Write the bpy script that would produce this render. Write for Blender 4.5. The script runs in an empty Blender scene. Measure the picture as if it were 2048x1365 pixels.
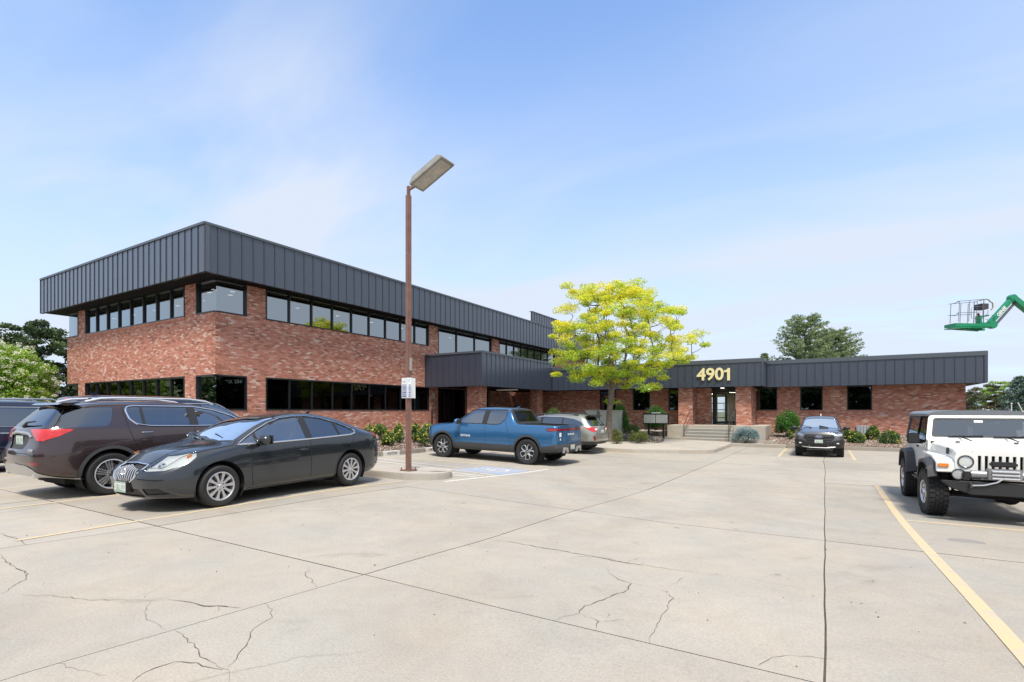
import bpy, bmesh, math, random
import numpy as np
from mathutils import Vector, Matrix
from mathutils.bvhtree import BVHTree
R = math.radians
rnd = random.Random(7)
S = bpy.context.scene
COL = S.collection

# ------------------------------------------------------------------ camera
F = 1030.0 / 2048 * 36
cam_d = bpy.data.cameras.new('camera')
cam_d.lens = F; cam_d.sensor_width = 36; cam_d.clip_end = 3000; cam_d.clip_start = 0.05
cam_d.shift_y = (822 - 682.5) / 2048
cam = bpy.data.objects.new('camera', cam_d); COL.objects.link(cam)
cam.location = (0, 0, 1.5)
cam.rotation_euler = (R(90), 0, R(31.27))
S.camera = cam

# ------------------------------------------------------------------ world
SUN_EL, SUN_AZ = 62.0, 146.0          # azimuth measured from +y towards +x
w = bpy.data.worlds.new('World'); S.world = w; w.use_nodes = True
nt = w.node_tree; nt.nodes.clear()
def nd(t, typ, **kw):
    n = t.nodes.new(typ)
    for k, v in kw.items(): setattr(n, k, v)
    return n
def lk(t, a, b): t.links.new(a, b)
out = nd(nt, 'ShaderNodeOutputWorld'); bg = nd(nt, 'ShaderNodeBackground')
sky = nd(nt, 'ShaderNodeTexSky', sky_type='NISHITA', sun_disc=False)
sky.sun_elevation = R(SUN_EL); sky.sun_rotation = R(SUN_AZ); sky.altitude = 1600
sky.air_density = 1.0; sky.dust_density = 0.6; sky.ozone_density = 1.3
bg.inputs['Strength'].default_value = 0.115
tc = nd(nt, 'ShaderNodeTexCoord')
sep = nd(nt, 'ShaderNodeSeparateXYZ'); lk(nt, tc.outputs['Generated'], sep.inputs[0])
def mth(t, op, a, b=None, c=None):
    n = nd(t, 'ShaderNodeMath', operation=op)
    for i, v in enumerate((a, b, c)):
        if v is None: continue
        if isinstance(v, (int, float)): n.inputs[i].default_value = v
        else: lk(t, v, n.inputs[i])
    return n.outputs[0]
def rampf(t, src, stops, interp='LINEAR'):
    n = nd(t, 'ShaderNodeValToRGB'); n.color_ramp.interpolation = interp
    e = n.color_ramp.elements
    while len(e) < len(stops): e.new(0.5)
    for i, (p, c) in enumerate(stops):
        e[i].position = p
        e[i].color = (c, c, c, 1) if isinstance(c, (int, float)) else (*c, 1)
    lk(t, src, n.inputs[0]); return n.outputs[0]
# clouds live on a plane far overhead: direction / height
zc = mth(nt, 'ADD', mth(nt, 'MAXIMUM', sep.outputs[2], 0.0), 0.16)
cx = mth(nt, 'DIVIDE', sep.outputs[0], zc); cy = mth(nt, 'DIVIDE', sep.outputs[1], zc)
cmb = nd(nt, 'ShaderNodeCombineXYZ'); lk(nt, cx, cmb.inputs[0]); lk(nt, cy, cmb.inputs[1])
mp = nd(nt, 'ShaderNodeMapping'); lk(nt, cmb.outputs[0], mp.inputs[0])
mp.inputs['Rotation'].default_value = (0, 0, R(-28)); mp.inputs['Scale'].default_value = (0.55, 1.5, 1)
mp.inputs['Location'].default_value = (3.1, 1.7, 0)
n1 = nd(nt, 'ShaderNodeTexNoise'); lk(nt, mp.outputs[0], n1.inputs['Vector'])
n1.inputs['Scale'].default_value = 1.15; n1.inputs['Detail'].default_value = 8; n1.inputs['Roughness'].default_value = 0.5
n1.inputs['Distortion'].default_value = 0.5
n2 = nd(nt, 'ShaderNodeTexNoise'); lk(nt, cmb.outputs[0], n2.inputs['Vector'])
n2.inputs['Scale'].default_value = 0.42; n2.inputs['Detail'].default_value = 3
c1 = rampf(nt, n1.outputs[0], [(0.40, 0.0), (0.68, 1.0)])
c2 = rampf(nt, n2.outputs[0], [(0.34, 0.0), (0.66, 1.0)])
cl = mth(nt, 'MULTIPLY', c1, c2)
hz = rampf(nt, sep.outputs[2], [(0.0, 0.95), (0.09, 0.88), (0.22, 0.72), (0.42, 0.40), (0.6, 0.18), (0.8, 0.08)])
# the cover thickens to the right, behind and overhead (it shows as pale grey cloud mirrored in the glass)
def ddot(v):
    n = nd(nt, 'ShaderNodeVectorMath', operation='DOT_PRODUCT'); lk(nt, tc.outputs['Generated'], n.inputs[0]); n.inputs[1].default_value = v; return n.outputs['Value']
cr_ = rampf(nt, ddot((0.855, 0.519, 0)), [(0.74, 0.0), (0.93, 0.85)])
cb_ = rampf(nt, mth(nt, 'MULTIPLY_ADD', ddot((0.519, -0.855, 0)), 0.5, 0.5), [(0.42, 0.0), (0.68, 0.85)])
ct_ = rampf(nt, sep.outputs[2], [(0.67, 0.0), (0.88, 0.75)])
cov = mth(nt, 'MULTIPLY', mth(nt, 'MAXIMUM', mth(nt, 'MAXIMUM', cr_, cb_), ct_), rampf(nt, n1.outputs[0], [(0.25, 0.72), (0.6, 1.0)]))
fac = mth(nt, 'MINIMUM', mth(nt, 'ADD', mth(nt, 'ADD', mth(nt, 'MULTIPLY', cl, 0.72), hz), cov), 0.97)
mx = nd(nt, 'ShaderNodeMix', data_type='RGBA')
lk(nt, fac, mx.inputs[0]); 
tint = nd(nt, 'ShaderNodeMix', data_type='RGBA', blend_type='MULTIPLY'); tint.inputs[0].default_value = 1
lk(nt, sky.outputs[0], tint.inputs[6]); tint.inputs[7].default_value = (1.48, 2.03, 2.44, 1)
lk(nt, tint.outputs[2], mx.inputs[6])
mx.inputs[7].default_value = (5.2, 5.75, 6.65, 1)
lk(nt, mx.outputs[2], bg.inputs[0]); lk(nt, bg.outputs[0], out.inputs[0])

# ------------------------------------------------------------------ sun
sd = bpy.data.lights.new('sun', 'SUN'); sd.energy = 4.2; sd.angle = R(12); sd.color = (1, 0.93, 0.83)
so = bpy.data.objects.new('sun', sd); COL.objects.link(so)
az, el = R(SUN_AZ), R(SUN_EL)
sv = Vector((math.sin(az) * math.cos(el), math.cos(az) * math.cos(el), math.sin(el)))
so.rotation_euler = sv.to_track_quat('Z', 'Y').to_euler(); so.location = sv * 100
S.view_settings.view_transform = 'Standard'; S.view_settings.look = 'None'
S.view_settings.gamma = 1; S.view_settings.use_curve_mapping = False
S.view_settings.exposure = 0.34
S.cycles.max_bounces = 6; S.cycles.diffuse_bounces = 3; S.cycles.glossy_bounces = 4
S.cycles.transmission_bounces = 4; S.cycles.transparent_max_bounces = 12
S.cycles.use_denoising = True

# ------------------------------------------------------------------ lot levels
def sstep(t):
    t = max(0.0, min(1.0, t)); return t * t * (3 - 2 * t)
def lot_z(x, y):
    v = -x
    u0 = 2 + 0.6 * max(0.0, min(6.0, v - 2)); u1 = 12 + 0.5 * max(0.0, min(6.0, v - 2))
    return -max(0.07, 0.32 - 0.025 * max(0.0, v - 5)) * sstep((y - u0) / (u1 - u0))
FW = Vector((-math.sin(R(31.27)), math.cos(R(31.27)), 0)); RT = Vector((FW.y, -FW.x, 0))
def spot(px, py, h=0.0, flat=None):
    """world point on the lot surface (plus h) under the sight line through photo point px,py"""
    d = FW + RT * ((px - 1024) / 1030.0) + Vector((0, 0, (822 - py) / 1030.0))
    t = 8.0
    for _ in range(40):
        p = d * t
        z = (lot_z(p.x, p.y) if flat is None else flat) + h
        t = t * 0.3 + 0.7 * ((z - 1.5) / d.z)
    p = d * t
    return Vector((p.x, p.y, (lot_z(p.x, p.y) if flat is None else flat) + h))
def on_x(px, X):      # y where the sight line of column px meets the plane x = X
    d = FW + RT * ((px - 1024) / 1030.0); return d.y * (X / d.x)
def on_y(px, Y):
    d = FW + RT * ((px - 1024) / 1030.0); return d.x * (Y / d.y)

# ------------------------------------------------------------------ materials
MATS = {}
def mat(name, col=(0.5, 0.5, 0.5), rough=0.5, metal=0.0, coat=0.0, spec=0.5, bump=0, bscale=20, var=0, vscale=3, emit=None, back=None, flake=0):
    if name in MATS: return MATS[name]
    m = bpy.data.materials.new(name); m.use_nodes = True; t = m.node_tree
    b = t.nodes['Principled BSDF']
    b.inputs['Base Color'].default_value = (*col, 1); b.inputs['Roughness'].default_value = rough
    b.inputs['Metallic'].default_value = metal; b.inputs['Coat Weight'].default_value = coat
    b.inputs['Coat Roughness'].default_value = 0.03
    b.inputs['Specular IOR Level'].default_value = spec
    co = nd(t, 'ShaderNodeTexCoord')
    if var:
        n = nd(t, 'ShaderNodeTexNoise'); n.inputs['Scale'].default_value = vscale; n.inputs['Detail'].default_value = 6
        n.inputs['Roughness'].default_value = 0.65
        lk(t, co.outputs['Object'], n.inputs['Vector'])
        r = rampf(t, n.outputs[0], [(0.3, 1 - var), (0.7, 1 + var)])
        x = nd(t, 'ShaderNodeMix', data_type='RGBA', blend_type='MULTIPLY'); x.inputs[0].default_value = 1
        x.inputs[6].default_value = (*col, 1); lk(t, r, x.inputs[7]); lk(t, x.outputs[2], b.inputs['Base Color'])
        lk(t, mth(t, 'ADD', mth(t, 'MULTIPLY', n.outputs[0], 0.25), rough - 0.12), b.inputs['Roughness'])
    if bump:
        n = nd(t, 'ShaderNodeTexNoise'); n.inputs['Scale'].default_value = bscale; n.inputs['Detail'].default_value = 5
        lk(t, co.outputs['Object'], n.inputs['Vector'])
        bp = nd(t, 'ShaderNodeBump'); bp.inputs['Strength'].default_value = bump; bp.inputs['Distance'].default_value = 0.01
        lk(t, n.outputs[0], bp.inputs['Height']); lk(t, bp.outputs[0], b.inputs['Normal'])
    if emit: 
        b.inputs['Emission Color'].default_value = (*emit[0], 1); b.inputs['Emission Strength'].default_value = emit[1]
    if back:
        g = nd(t, 'ShaderNodeNewGeometry'); d = nd(t, 'ShaderNodeBsdfDiffuse'); d.inputs[0].default_value = (*back, 1)
        ms = nd(t, 'ShaderNodeMixShader'); lk(t, g.outputs['Backfacing'], ms.inputs[0])
        lk(t, b.outputs[0], ms.inputs[1]); lk(t, d.outputs[0], ms.inputs[2]); lk(t, ms.outputs[0], t.nodes['Material Output'].inputs[0])
    MATS[name] = m; return m
def glass(name, tint=(0.3, 0.33, 0.33), refl=0.12, gcol=(0.9, 0.95, 1.0), rough=0.01, wav=0, fk=0.9):
    if name in MATS: return MATS[name]
    m = bpy.data.materials.new(name); m.use_nodes = True; t = m.node_tree; t.nodes.remove(t.nodes['Principled BSDF'])
    tr = nd(t, 'ShaderNodeBsdfTransparent'); tr.inputs[0].default_value = (*tint, 1)
    gl = nd(t, 'ShaderNodeBsdfGlossy'); gl.inputs['Color'].default_value = (*gcol, 1); gl.inputs['Roughness'].default_value = rough
    lw = nd(t, 'ShaderNodeLayerWeight'); lw.inputs[0].default_value = 0.35
    f = mth(t, 'MINIMUM', mth(t, 'ADD', mth(t, 'MULTIPLY', lw.outputs['Fresnel'], fk), refl), 1.0)
    if wav:
        co = nd(t, 'ShaderNodeTexCoord'); n = nd(t, 'ShaderNodeTexNoise'); n.inputs['Scale'].default_value = 0.9
        lk(t, co.outputs['Object'], n.inputs['Vector']); bp = nd(t, 'ShaderNodeBump'); bp.inputs['Strength'].default_value = wav
        bp.inputs['Distance'].default_value = 0.02; lk(t, n.outputs[0], bp.inputs['Height']); lk(t, bp.outputs[0], gl.inputs['Normal'])
    ms = nd(t, 'ShaderNodeMixShader'); lk(t, f, ms.inputs[0]); lk(t, tr.outputs[0], ms.inputs[1]); lk(t, gl.outputs[0], ms.inputs[2])
    lk(t, ms.outputs[0], t.nodes['Material Output'].inputs[0]); MATS[name] = m; return m

# ------------------------------------------------------------------ objects
def tag(o, label=None, cat=None, group=None, kind=None):
    if label: o['label'] = label
    if cat: o['category'] = cat
    if group: o['group'] = group
    if kind: o['kind'] = kind
    return o
def empty(name, loc, label=None, cat=None, group=None, rz=0.0, rx=0.0, ry=0.0):
    o = bpy.data.objects.new(name, None); COL.objects.link(o); o.location = loc
    o.rotation_euler = (rx, ry, rz); o.empty_display_size = 0.3
    return tag(o, label, cat, group)
def link(name, me, parent=None, loc=None):
    o = bpy.data.objects.new(name, me); COL.objects.link(o)
    if parent is not None: o.parent = parent
    if loc is not None: o.location = loc
    return o
def copy_tree(o, parent=None):
    c = o.copy(); COL.objects.link(c); c.parent = parent
    for ch in list(o.children): copy_tree(ch, c)
    return c

class MB:
    def __init__(s): s.v = []; s.f = []; s.m = []; s.mi = 0; s.off = Vector((0, 0, 0))
    def add(s, vs, fs):
        b = len(s.v); s.v += [tuple(v) for v in vs]; s.f += [tuple(i + b for i in f) for f in fs]; s.m += [s.mi] * len(fs); return s
    def box(s, a, b):
        x0, x1 = sorted((a[0], b[0])); y0, y1 = sorted((a[1], b[1])); z0, z1 = sorted((a[2], b[2]))
        return s.add([(x0,y0,z0),(x1,y0,z0),(x1,y1,z0),(x0,y1,z0),(x0,y0,z1),(x1,y0,z1),(x1,y1,z1),(x0,y1,z1)],
              [(0,3,2,1),(4,5,6,7),(0,1,5,4),(1,2,6,5),(2,3,7,6),(3,0,4,7)])
    def obox(s, c, ax, ay, az, hx, hy, hz):
        c, ax, ay, az = Vector(c), Vector(ax).normalized(), Vector(ay).normalized(), Vector(az).normalized()
        vs = [c + ax * hx * i + ay * hy * j + az * hz * k for k in (-1, 1) for (i, j) in ((-1,-1),(1,-1),(1,1),(-1,1))]
        return s.add(vs, [(0,3,2,1),(4,5,6,7),(0,1,5,4),(1,2,6,5),(2,3,7,6),(3,0,4,7)])
    def bar(s, p, q, wd, ht=None, up=(0, 0, 1)):
        p, q = Vector(p), Vector(q); d = q - p; L = d.length; d.normalize(); u = Vector(up)
        sd_ = d.cross(u)
        if sd_.length < 1e-4: sd_ = d.cross(Vector((1, 0, 0)))
        sd_.normalize(); u = sd_.cross(d)
        return s.obox((p + q) / 2, d, sd_, u, L / 2, wd / 2, (ht or wd) / 2)
    def prism(s, poly, z0, z1):       # poly xy, ccw
        n = len(poly)
        z0f = z0 if callable(z0) else (lambda x, y: z0); z1f = z1 if callable(z1) else (lambda x, y: z1)
        s.add([(x, y, z0f(x, y)) for x, y in poly] + [(x, y, z1f(x, y)) for x, y in poly],
              [tuple(range(n - 1, -1, -1)), tuple(range(n, 2 * n))] + [(i, (i + 1) % n, n + (i + 1) % n, n + i) for i in range(n)]); return s
    def extr(s, poly, o, ex, ez, ey, d0, d1):    # poly (a,b) in frame o + a*ex + b*ez, extruded along ey
        o, ex, ez, ey = Vector(o), Vector(ex), Vector(ez), Vector(ey); n = len(poly)
        vs = [o + ex * a + ez * b + ey * d0 for a, b in poly] + [o + ex * a + ez * b + ey * d1 for a, b in poly]
        fs = [tuple(range(n - 1, -1, -1)), tuple(range(n, 2 * n))] + [(i, (i + 1) % n, n + (i + 1) % n, n + i) for i in range(n)]
        A = sum(p[0] * q[1] - q[0] * p[1] for p, q in zip(poly, poly[1:] + poly[:1]))
        if A * ex.cross(ez).dot(ey) * (d1 - d0) < 0: fs = [f[::-1] for f in fs]
        s.add(vs, fs); return s
    def tube(s, pts, r, n=8, closed=False, cap=True):
        pts = [Vector(p) for p in pts]; k = len(pts); rs = r if isinstance(r, (list, tuple)) else [r] * k
        vs = []; prev = None
        for i, p in enumerate(pts):
            a = pts[i - 1] if (i or closed) else p; b = pts[(i + 1) % k] if (i < k - 1 or closed) else p
            d = (b - a)
            if d.length < 1e-9: d = Vector((0, 0, 1))
            d.normalize()
            if prev is None:
                u = d.cross(Vector((0, 0, 1)))
                if u.length < 1e-3: u = d.cross(Vector((1, 0, 0)))
            else: u = prev - d * prev.dot(d)
            if u.length < 1e-6: u = d.orthogonal()
            u.normalize(); prev = u; w_ = d.cross(u)
            vs += [p + (u * math.cos(2 * math.pi * j / n) + w_ * math.sin(2 * math.pi * j / n)) * rs[i] for j in range(n)]
        fs = []
        for i in range(k if closed else k - 1):
            i2 = (i + 1) % k
            fs += [(i * n + j, i * n + (j + 1) % n, i2 * n + (j + 1) % n, i2 * n + j) for j in range(n)]
        if cap and not closed:
            fs += [tuple(range(n - 1, -1, -1)), tuple(range((k - 1) * n, k * n))]
        return s.add(vs, fs)
    def lathe(s, prof, c=(0, 0, 0), axis=(0, 1, 0), n=32, caps=False):   # prof (r, h)
        c, ax = Vector(c), Vector(axis).normalized(); u = ax.orthogonal().normalized(); w_ = ax.cross(u); k = len(prof)
        vs = [c + ax * h + (u * math.cos(2 * math.pi * j / n) + w_ * math.sin(2 * math.pi * j / n)) * r for r, h in prof for j in range(n)]
        fs = [(i * n + j, i * n + (j + 1) % n, (i + 1) * n + (j + 1) % n, (i + 1) * n + j) for i in range(k - 1) for j in range(n)]
        if caps: fs += [tuple(range(n - 1, -1, -1)), tuple(range((k - 1) * n, k * n))]
        return s.add(vs, fs)
    def ball(s, c, rx, ry=None, rz=None, n=10, m=7):
        ry = ry or rx; rz = rz or rx
        vs = [(c[0] + rx * math.sin(math.pi * i / m) * math.cos(2 * math.pi * j / n), c[1] + ry * math.sin(math.pi * i / m) * math.sin(2 * math.pi * j / n), c[2] + rz * math.cos(math.pi * i / m)) for i in range(m + 1) for j in range(n)]
        return s.add(vs, [(i * n + j, (i + 1) * n + j, (i + 1) * n + (j + 1) % n, i * n + (j + 1) % n) for i in range(m) for j in range(n)])
    def mesh(s, name, mats, smooth=False, sub=(0, 0, 0), bevel=0, ang=35):
        me = bpy.data.meshes.new(name)
        o = Vector(sub)
        me.from_pydata([tuple(Vector(v) - o) for v in s.v], [], s.f)
        if not isinstance(mats, (list, tuple)): mats = [mats]
        for m_ in mats: me.materials.append(m_)
        me.polygons.foreach_set('material_index', s.m)
        if bevel:
            bm = bmesh.new(); bm.from_mesh(me); bmesh.ops.remove_doubles(bm, verts=bm.verts, dist=1e-5)
            es = [e for e in bm.edges if len(e.link_faces) == 2 and e.calc_face_angle(0) > R(25)]
            bmesh.ops.bevel(bm, geom=es, offset=bevel, segments=2, affect='EDGES', clamp_overlap=True)
            bm.to_mesh(me); bm.free()
        if smooth:
            me.polygons.foreach_set('use_smooth', [True] * len(me.polygons)); me.update()
            try: me.set_sharp_from_angle(angle=R(ang))
            except Exception: pass
        me.update(); return me
    def build(s, name, mats, parent=None, smooth=False, world=False, **kw):
        me = s.mesh(name, mats, smooth, **kw)
        o = link(name, me, parent)
        if world and parent is not None and parent.parent is None: o.location = -parent.location
        return o
def quick(name, mats, parent, fn, smooth=False, world=False, **kw):
    b = MB(); fn(b); return b.build(name, mats, parent, smooth, world, **kw)
def text_mesh(txt, size, depth, name, m, bold=0.0, res=3, space=1.0):
    cu = bpy.data.curves.new(name, 'FONT'); cu.body = txt; cu.size = size; cu.extrude = depth; cu.offset = bold
    cu.resolution_u = res; cu.align_x = 'CENTER'; cu.align_y = 'CENTER'; cu.space_character = space
    o = bpy.data.objects.new(name, cu); COL.objects.link(o)
    dg = bpy.context.evaluated_depsgraph_get(); me = bpy.data.meshes.new_from_object(o.evaluated_get(dg))
    bpy.data.objects.remove(o); me.materials.clear(); me.materials.append(m); me.name = name
    return me
def frame_mat(o, right, up, pos):
    """local x -> right, local y -> up, placed at pos"""
    r_, u_ = Vector(right).normalized(), Vector(up).normalized(); n_ = r_.cross(u_)
    o.matrix_local = Matrix(((r_.x, u_.x, n_.x, pos[0]), (r_.y, u_.y, n_.y, pos[1]), (r_.z, u_.z, n_.z, pos[2]), (0, 0, 0, 1)))
# ================================================================== SITE
def concrete(name, base, warm=(1, 1, 1), joints=False):
    if name in MATS: return MATS[name]
    m = bpy.data.materials.new(name); m.use_nodes = True; t = m.node_tree; b = t.nodes['Principled BSDF']
    geo = nd(t, 'ShaderNodeNewGeometry'); oi = nd(t, 'ShaderNodeObjectInfo')
    def noi(s, d=6, r=0.6, dist=0):
        n = nd(t, 'ShaderNodeTexNoise'); n.inputs['Scale'].default_value = s; n.inputs['Detail'].default_value = d
        n.inputs['Roughness'].default_value = r; n.inputs['Distortion'].default_value = dist; lk(t, geo.outputs['Position'], n.inputs['Vector']); return n.outputs[0]
    big = rampf(t, noi(0.28, 5, 0.6, 1.2), [(0.3, 0.88), (0.5, 1.0), (0.72, 1.07)])
    mid_raw = noi(2.2, 8, 0.7, 0.6)
    mid = rampf(t, mid_raw, [(0.3, 0.91), (0.55, 1.0), (0.75, 1.05)])
    fine = rampf(t, noi(60, 4, 0.8), [(0.3, 0.80), (0.5, 1.0), (0.7, 1.13)])
    spk = rampf(t, noi(150, 2, 0.6), [(0.28, 0.45), (0.35, 1.0), (0.70, 1.0), (0.76, 1.3)])
    sl = mth(t, 'ADD', mth(t, 'MULTIPLY', oi.outputs['Random'], 0.12), 0.94)
    # soft tyre lanes and old stains
    st = rampf(t, noi(0.9, 3, 0.5, 2.0), [(0.2, 0.80), (0.36, 1.0)])
    # oil drips and old spots
    vd = nd(t, 'ShaderNodeTexVoronoi'); vd.inputs['Scale'].default_value = 1.1; vd.inputs['Randomness'].default_value = 1; lk(t, geo.outputs['Position'], vd.inputs['Vector'])
    sr = rampf(t, mth(t, 'ADD', vd.outputs['Distance'], mth(t, 'MULTIPLY', mid_raw, 0.12)), [(0.075, 0.62), (0.12, 1.0)])
    # fine map cracking
    vo = nd(t, 'ShaderNodeTexVoronoi', feature='DISTANCE_TO_EDGE'); vo.inputs['Scale'].default_value = 0.55
    nn = nd(t, 'ShaderNodeTexNoise'); nn.inputs['Scale'].default_value = 2.5; nn.inputs['Detail'].default_value = 5
    lk(t, geo.outputs['Position'], nn.inputs['Vector'])
    va = nd(t, 'ShaderNodeMix', data_type='RGBA'); va.inputs[0].default_value = 0.25
    lk(t, geo.outputs['Position'], va.inputs[6]); lk(t, nn.outputs['Color'], va.inputs[7]); lk(t, va.outputs[2], vo.inputs['Vector'])
    cr = rampf(t, vo.outputs['Distance'], [(0.0, 0.62), (0.004, 0.84), (0.009, 1.0)])
    crm = rampf(t, noi(0.33, 2, 0.5), [(0.60, 0.0), (0.70, 1.0)])
    crk = nd(t, 'ShaderNodeMix', data_type='FLOAT'); lk(t, crm, crk.inputs[0]); crk.inputs[2].default_value = 1.0; lk(t, cr, crk.inputs[3])
    v = big
    for k in (mid, fine, spk, sl, st, sr, crk.outputs[0]): v = mth(t, 'MULTIPLY', v, k)
    hue = nd(t, 'ShaderNodeMix', data_type='RGBA'); lk(t, rampf(t, noi(0.8, 4, 0.6), [(0.35, 0.0), (0.65, 1.0)]), hue.inputs[0])
    hue.inputs[6].default_value = (base * 1.05 * warm[0], base * 0.985 * warm[1], base * 0.905 * warm[2], 1)
    hue.inputs[7].default_value = (base * 0.96 * warm[0], base * 0.955 * warm[1], base * 0.93 * warm[2], 1)
    x = nd(t, 'ShaderNodeMix', data_type='RGBA', blend_type='MULTIPLY'); x.inputs[0].default_value = 1
    lk(t, hue.outputs[2], x.inputs[6]); lk(t, v, x.inputs[7]); lk(t, x.outputs[2], b.inputs['Base Color'])
    b.inputs['Roughness'].default_value = 0.85; b.inputs['Specular IOR Level'].default_value = 0.3
    bp = nd(t, 'ShaderNodeBump'); bp.inputs['Strength'].default_value = 0.35; bp.inputs['Distance'].default_value = 0.004
    lk(t, fine, bp.inputs['Height']); lk(t, bp.outputs[0], b.inputs['Normal'])
    MATS[name] = m; return m
M_conc = concrete('lot_concrete', 0.345, (1.045, 0.985, 0.89))
M_walk = concrete('walk_concrete', 0.41, (1.05, 0.98, 0.89))
M_curb = concrete('curb_concrete', 0.30, (1.02, 0.95, 0.86))
M_joint = mat('joint_dirt', (0.085, 0.070, 0.055), 0.95, var=.3, vscale=6)
M_crack = mat('crack_dirt', (0.085, 0.07, 0.058), 0.95)
def paint(name, col, worn=0.5):
    if name in MATS: return MATS[name]
    m = bpy.data.materials.new(name); m.use_nodes = True; t = m.node_tree; b = t.nodes['Principled BSDF']
    geo = nd(t, 'ShaderNodeNewGeometry'); n = nd(t, 'ShaderNodeTexNoise'); n.inputs['Scale'].default_value = 9; n.inputs['Detail'].default_value = 8
    n.inputs['Roughness'].default_value = 0.75; lk(t, geo.outputs['Position'], n.inputs['Vector'])
    f = rampf(t, n.outputs[0], [(worn - 0.10, 0.0), (worn + 0.10, 1.0)])
    x = nd(t, 'ShaderNodeMix', data_type='RGBA'); lk(t, f, x.inputs[0]); x.inputs[6].default_value = (0.40, 0.375, 0.34, 1)
    x.inputs[7].default_value = (*col, 1); lk(t, x.outputs[2], b.inputs['Base Color']); b.inputs['Roughness'].default_value = 0.8
    MATS[name] = m; return m
M_yel = paint('worn_yellow_paint', (0.57, 0.435, 0.255), 0.43)
M_yel2 = paint('faded_yellow_paint', (0.58, 0.45, 0.25), 0.47)
M_wht = paint('worn_white_paint', (0.62, 0.61, 0.58), 0.43)
M_blu = paint('worn_blue_paint', (0.22, 0.31, 0.50), 0.50)

ground = MB(); ground.add([(-900, -900, -0.6), (900, -900, -0.6), (900, 900, -0.6), (-900, 900, -0.6)], [(0, 1, 2, 3)])
tag(ground.build('ground', mat('dry_grass', (0.12, 0.13, 0.07), 0.9, var=0.4, vscale=0.5)), kind='structure')

XS = [-60, -49, -38, -34, -30, -26.3, -22.5, -18.8, -15, -11.3, -7.55, -3.85, 0, 3.9, 7.8, 11.7, 16, 25, 38]
YS = [-26, -14, -6, -0.6, 3.33, 7.9, 11.6, 15.2, 19, 23, 28.6]
GX = {0: .0065, -3.85: .0080, -7.55: .0055}
def LX(x, y):
    if x == -3.85: return interp0([(-.6, -3.95), (1, -3.92), (3.3, -3.61), (5.1, -3.46), (7.8, -3.55), (21, -3.3)], y)
    if x == -7.55: return interp0([(-.6, -8.0), (1.9, -7.69), (3.35, -7.42), (8, -7.3)], y)
    if x == 0: return .004 * math.sin(y * 1.9) + .003 * math.sin(y * 4.7 + 1) + .04 * sstep((y - 15) / 8) * math.sin(y * .8)
    return x
def interp0(tab, x):
    if x <= tab[0][0]: return tab[0][1]
    for (a, b_), (c, d_) in zip(tab, tab[1:]):
        if x <= c: return b_ + (d_ - b_) * (x - a) / (c - a)
    return tab[-1][1]
lot = MB()
xs = [-60, -40] + list(np.arange(-25, 18.1, 0.5)) + [28, 38]; ys = [-26, -12] + list(np.arange(-4, 28.6, 0.5)) + [28.9]; nx = len(xs)
vs = [(x, y, lot_z(x, y) - 0.010) for y in ys for x in xs]
lot.add(vs, [(j * nx + i, j * nx + i + 1, (j + 1) * nx + i + 1, (j + 1) * nx + i) for j in range(len(ys) - 1) for i in range(nx - 1)])
vs = [(38, 28, -.34), (38, 80, -.34), (7.6, 80, -.34), (7.6, 28, -.34)]
LOT = lot.build('parking_lot', [M_joint]); tag(LOT, kind='structure')
rs = random.Random(3)
for i in range(len(XS) - 1):
    for j in range(len(YS) - 1):
        x0, x1, y0, y1 = XS[i], XS[i + 1], YS[j], YS[j + 1]
        if x1 <= -15 and y0 >= 11.5: continue
        gl = GX.get(x0, 0.004); gr = GX.get(x1, 0.004); gb = 0.007 if y0 == 3.33 else .003; gt = 0.007 if y1 == 3.33 else .003
        step = 0.5 if abs(x0) < 20 else 2.0
        nxx = max(1, int((x1 - x0) / step)); nyy = max(1, int((y1 - y0) / step))
        ax = np.linspace(0, 1, nxx + 1); ay = np.linspace(y0 + gb, y1 - gt, nyy + 1)
        wx = lambda t, y: (LX(x0, y) + gl) * (1 - t) + (LX(x1, y) - gr) * t
        dz = rs.uniform(-0.002, 0.002)
        b = MB(); N = nxx + 1
        b.add([(wx(x, y), y, lot_z(wx(x, y), y) + dz) for y in ay for x in ax], [(q * N + p, q * N + p + 1, (q + 1) * N + p + 1, (q + 1) * N + p) for q in range(nyy) for p in range(nxx)])
        rim = [(x, ay[0]) for x in ax] + [(ax[-1], y) for y in ay[1:]] + [(x, ay[-1]) for x in ax[::-1][1:]] + [(ax[0], y) for y in ay[::-1][1:-1]]
        rim = [(wx(x, y), y) for x, y in rim]; n = len(rim)
        b.mi = 1
        b.add([(x, y, lot_z(x, y) + dz) for x, y in rim] + [(x, y, lot_z(x, y) - 0.03) for x, y in rim], [(k, n + k, n + (k + 1) % n, (k + 1) % n) for k in range(n)])
        b.build('slab', [M_conc, M_joint], LOT)
# lot east of the wing, running back past it
e = MB(); e.box((7.6, 28.65, -0.5), (38, 90, -0.325)); tag(e.build('service_yard', M_conc), kind='structure')

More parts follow.
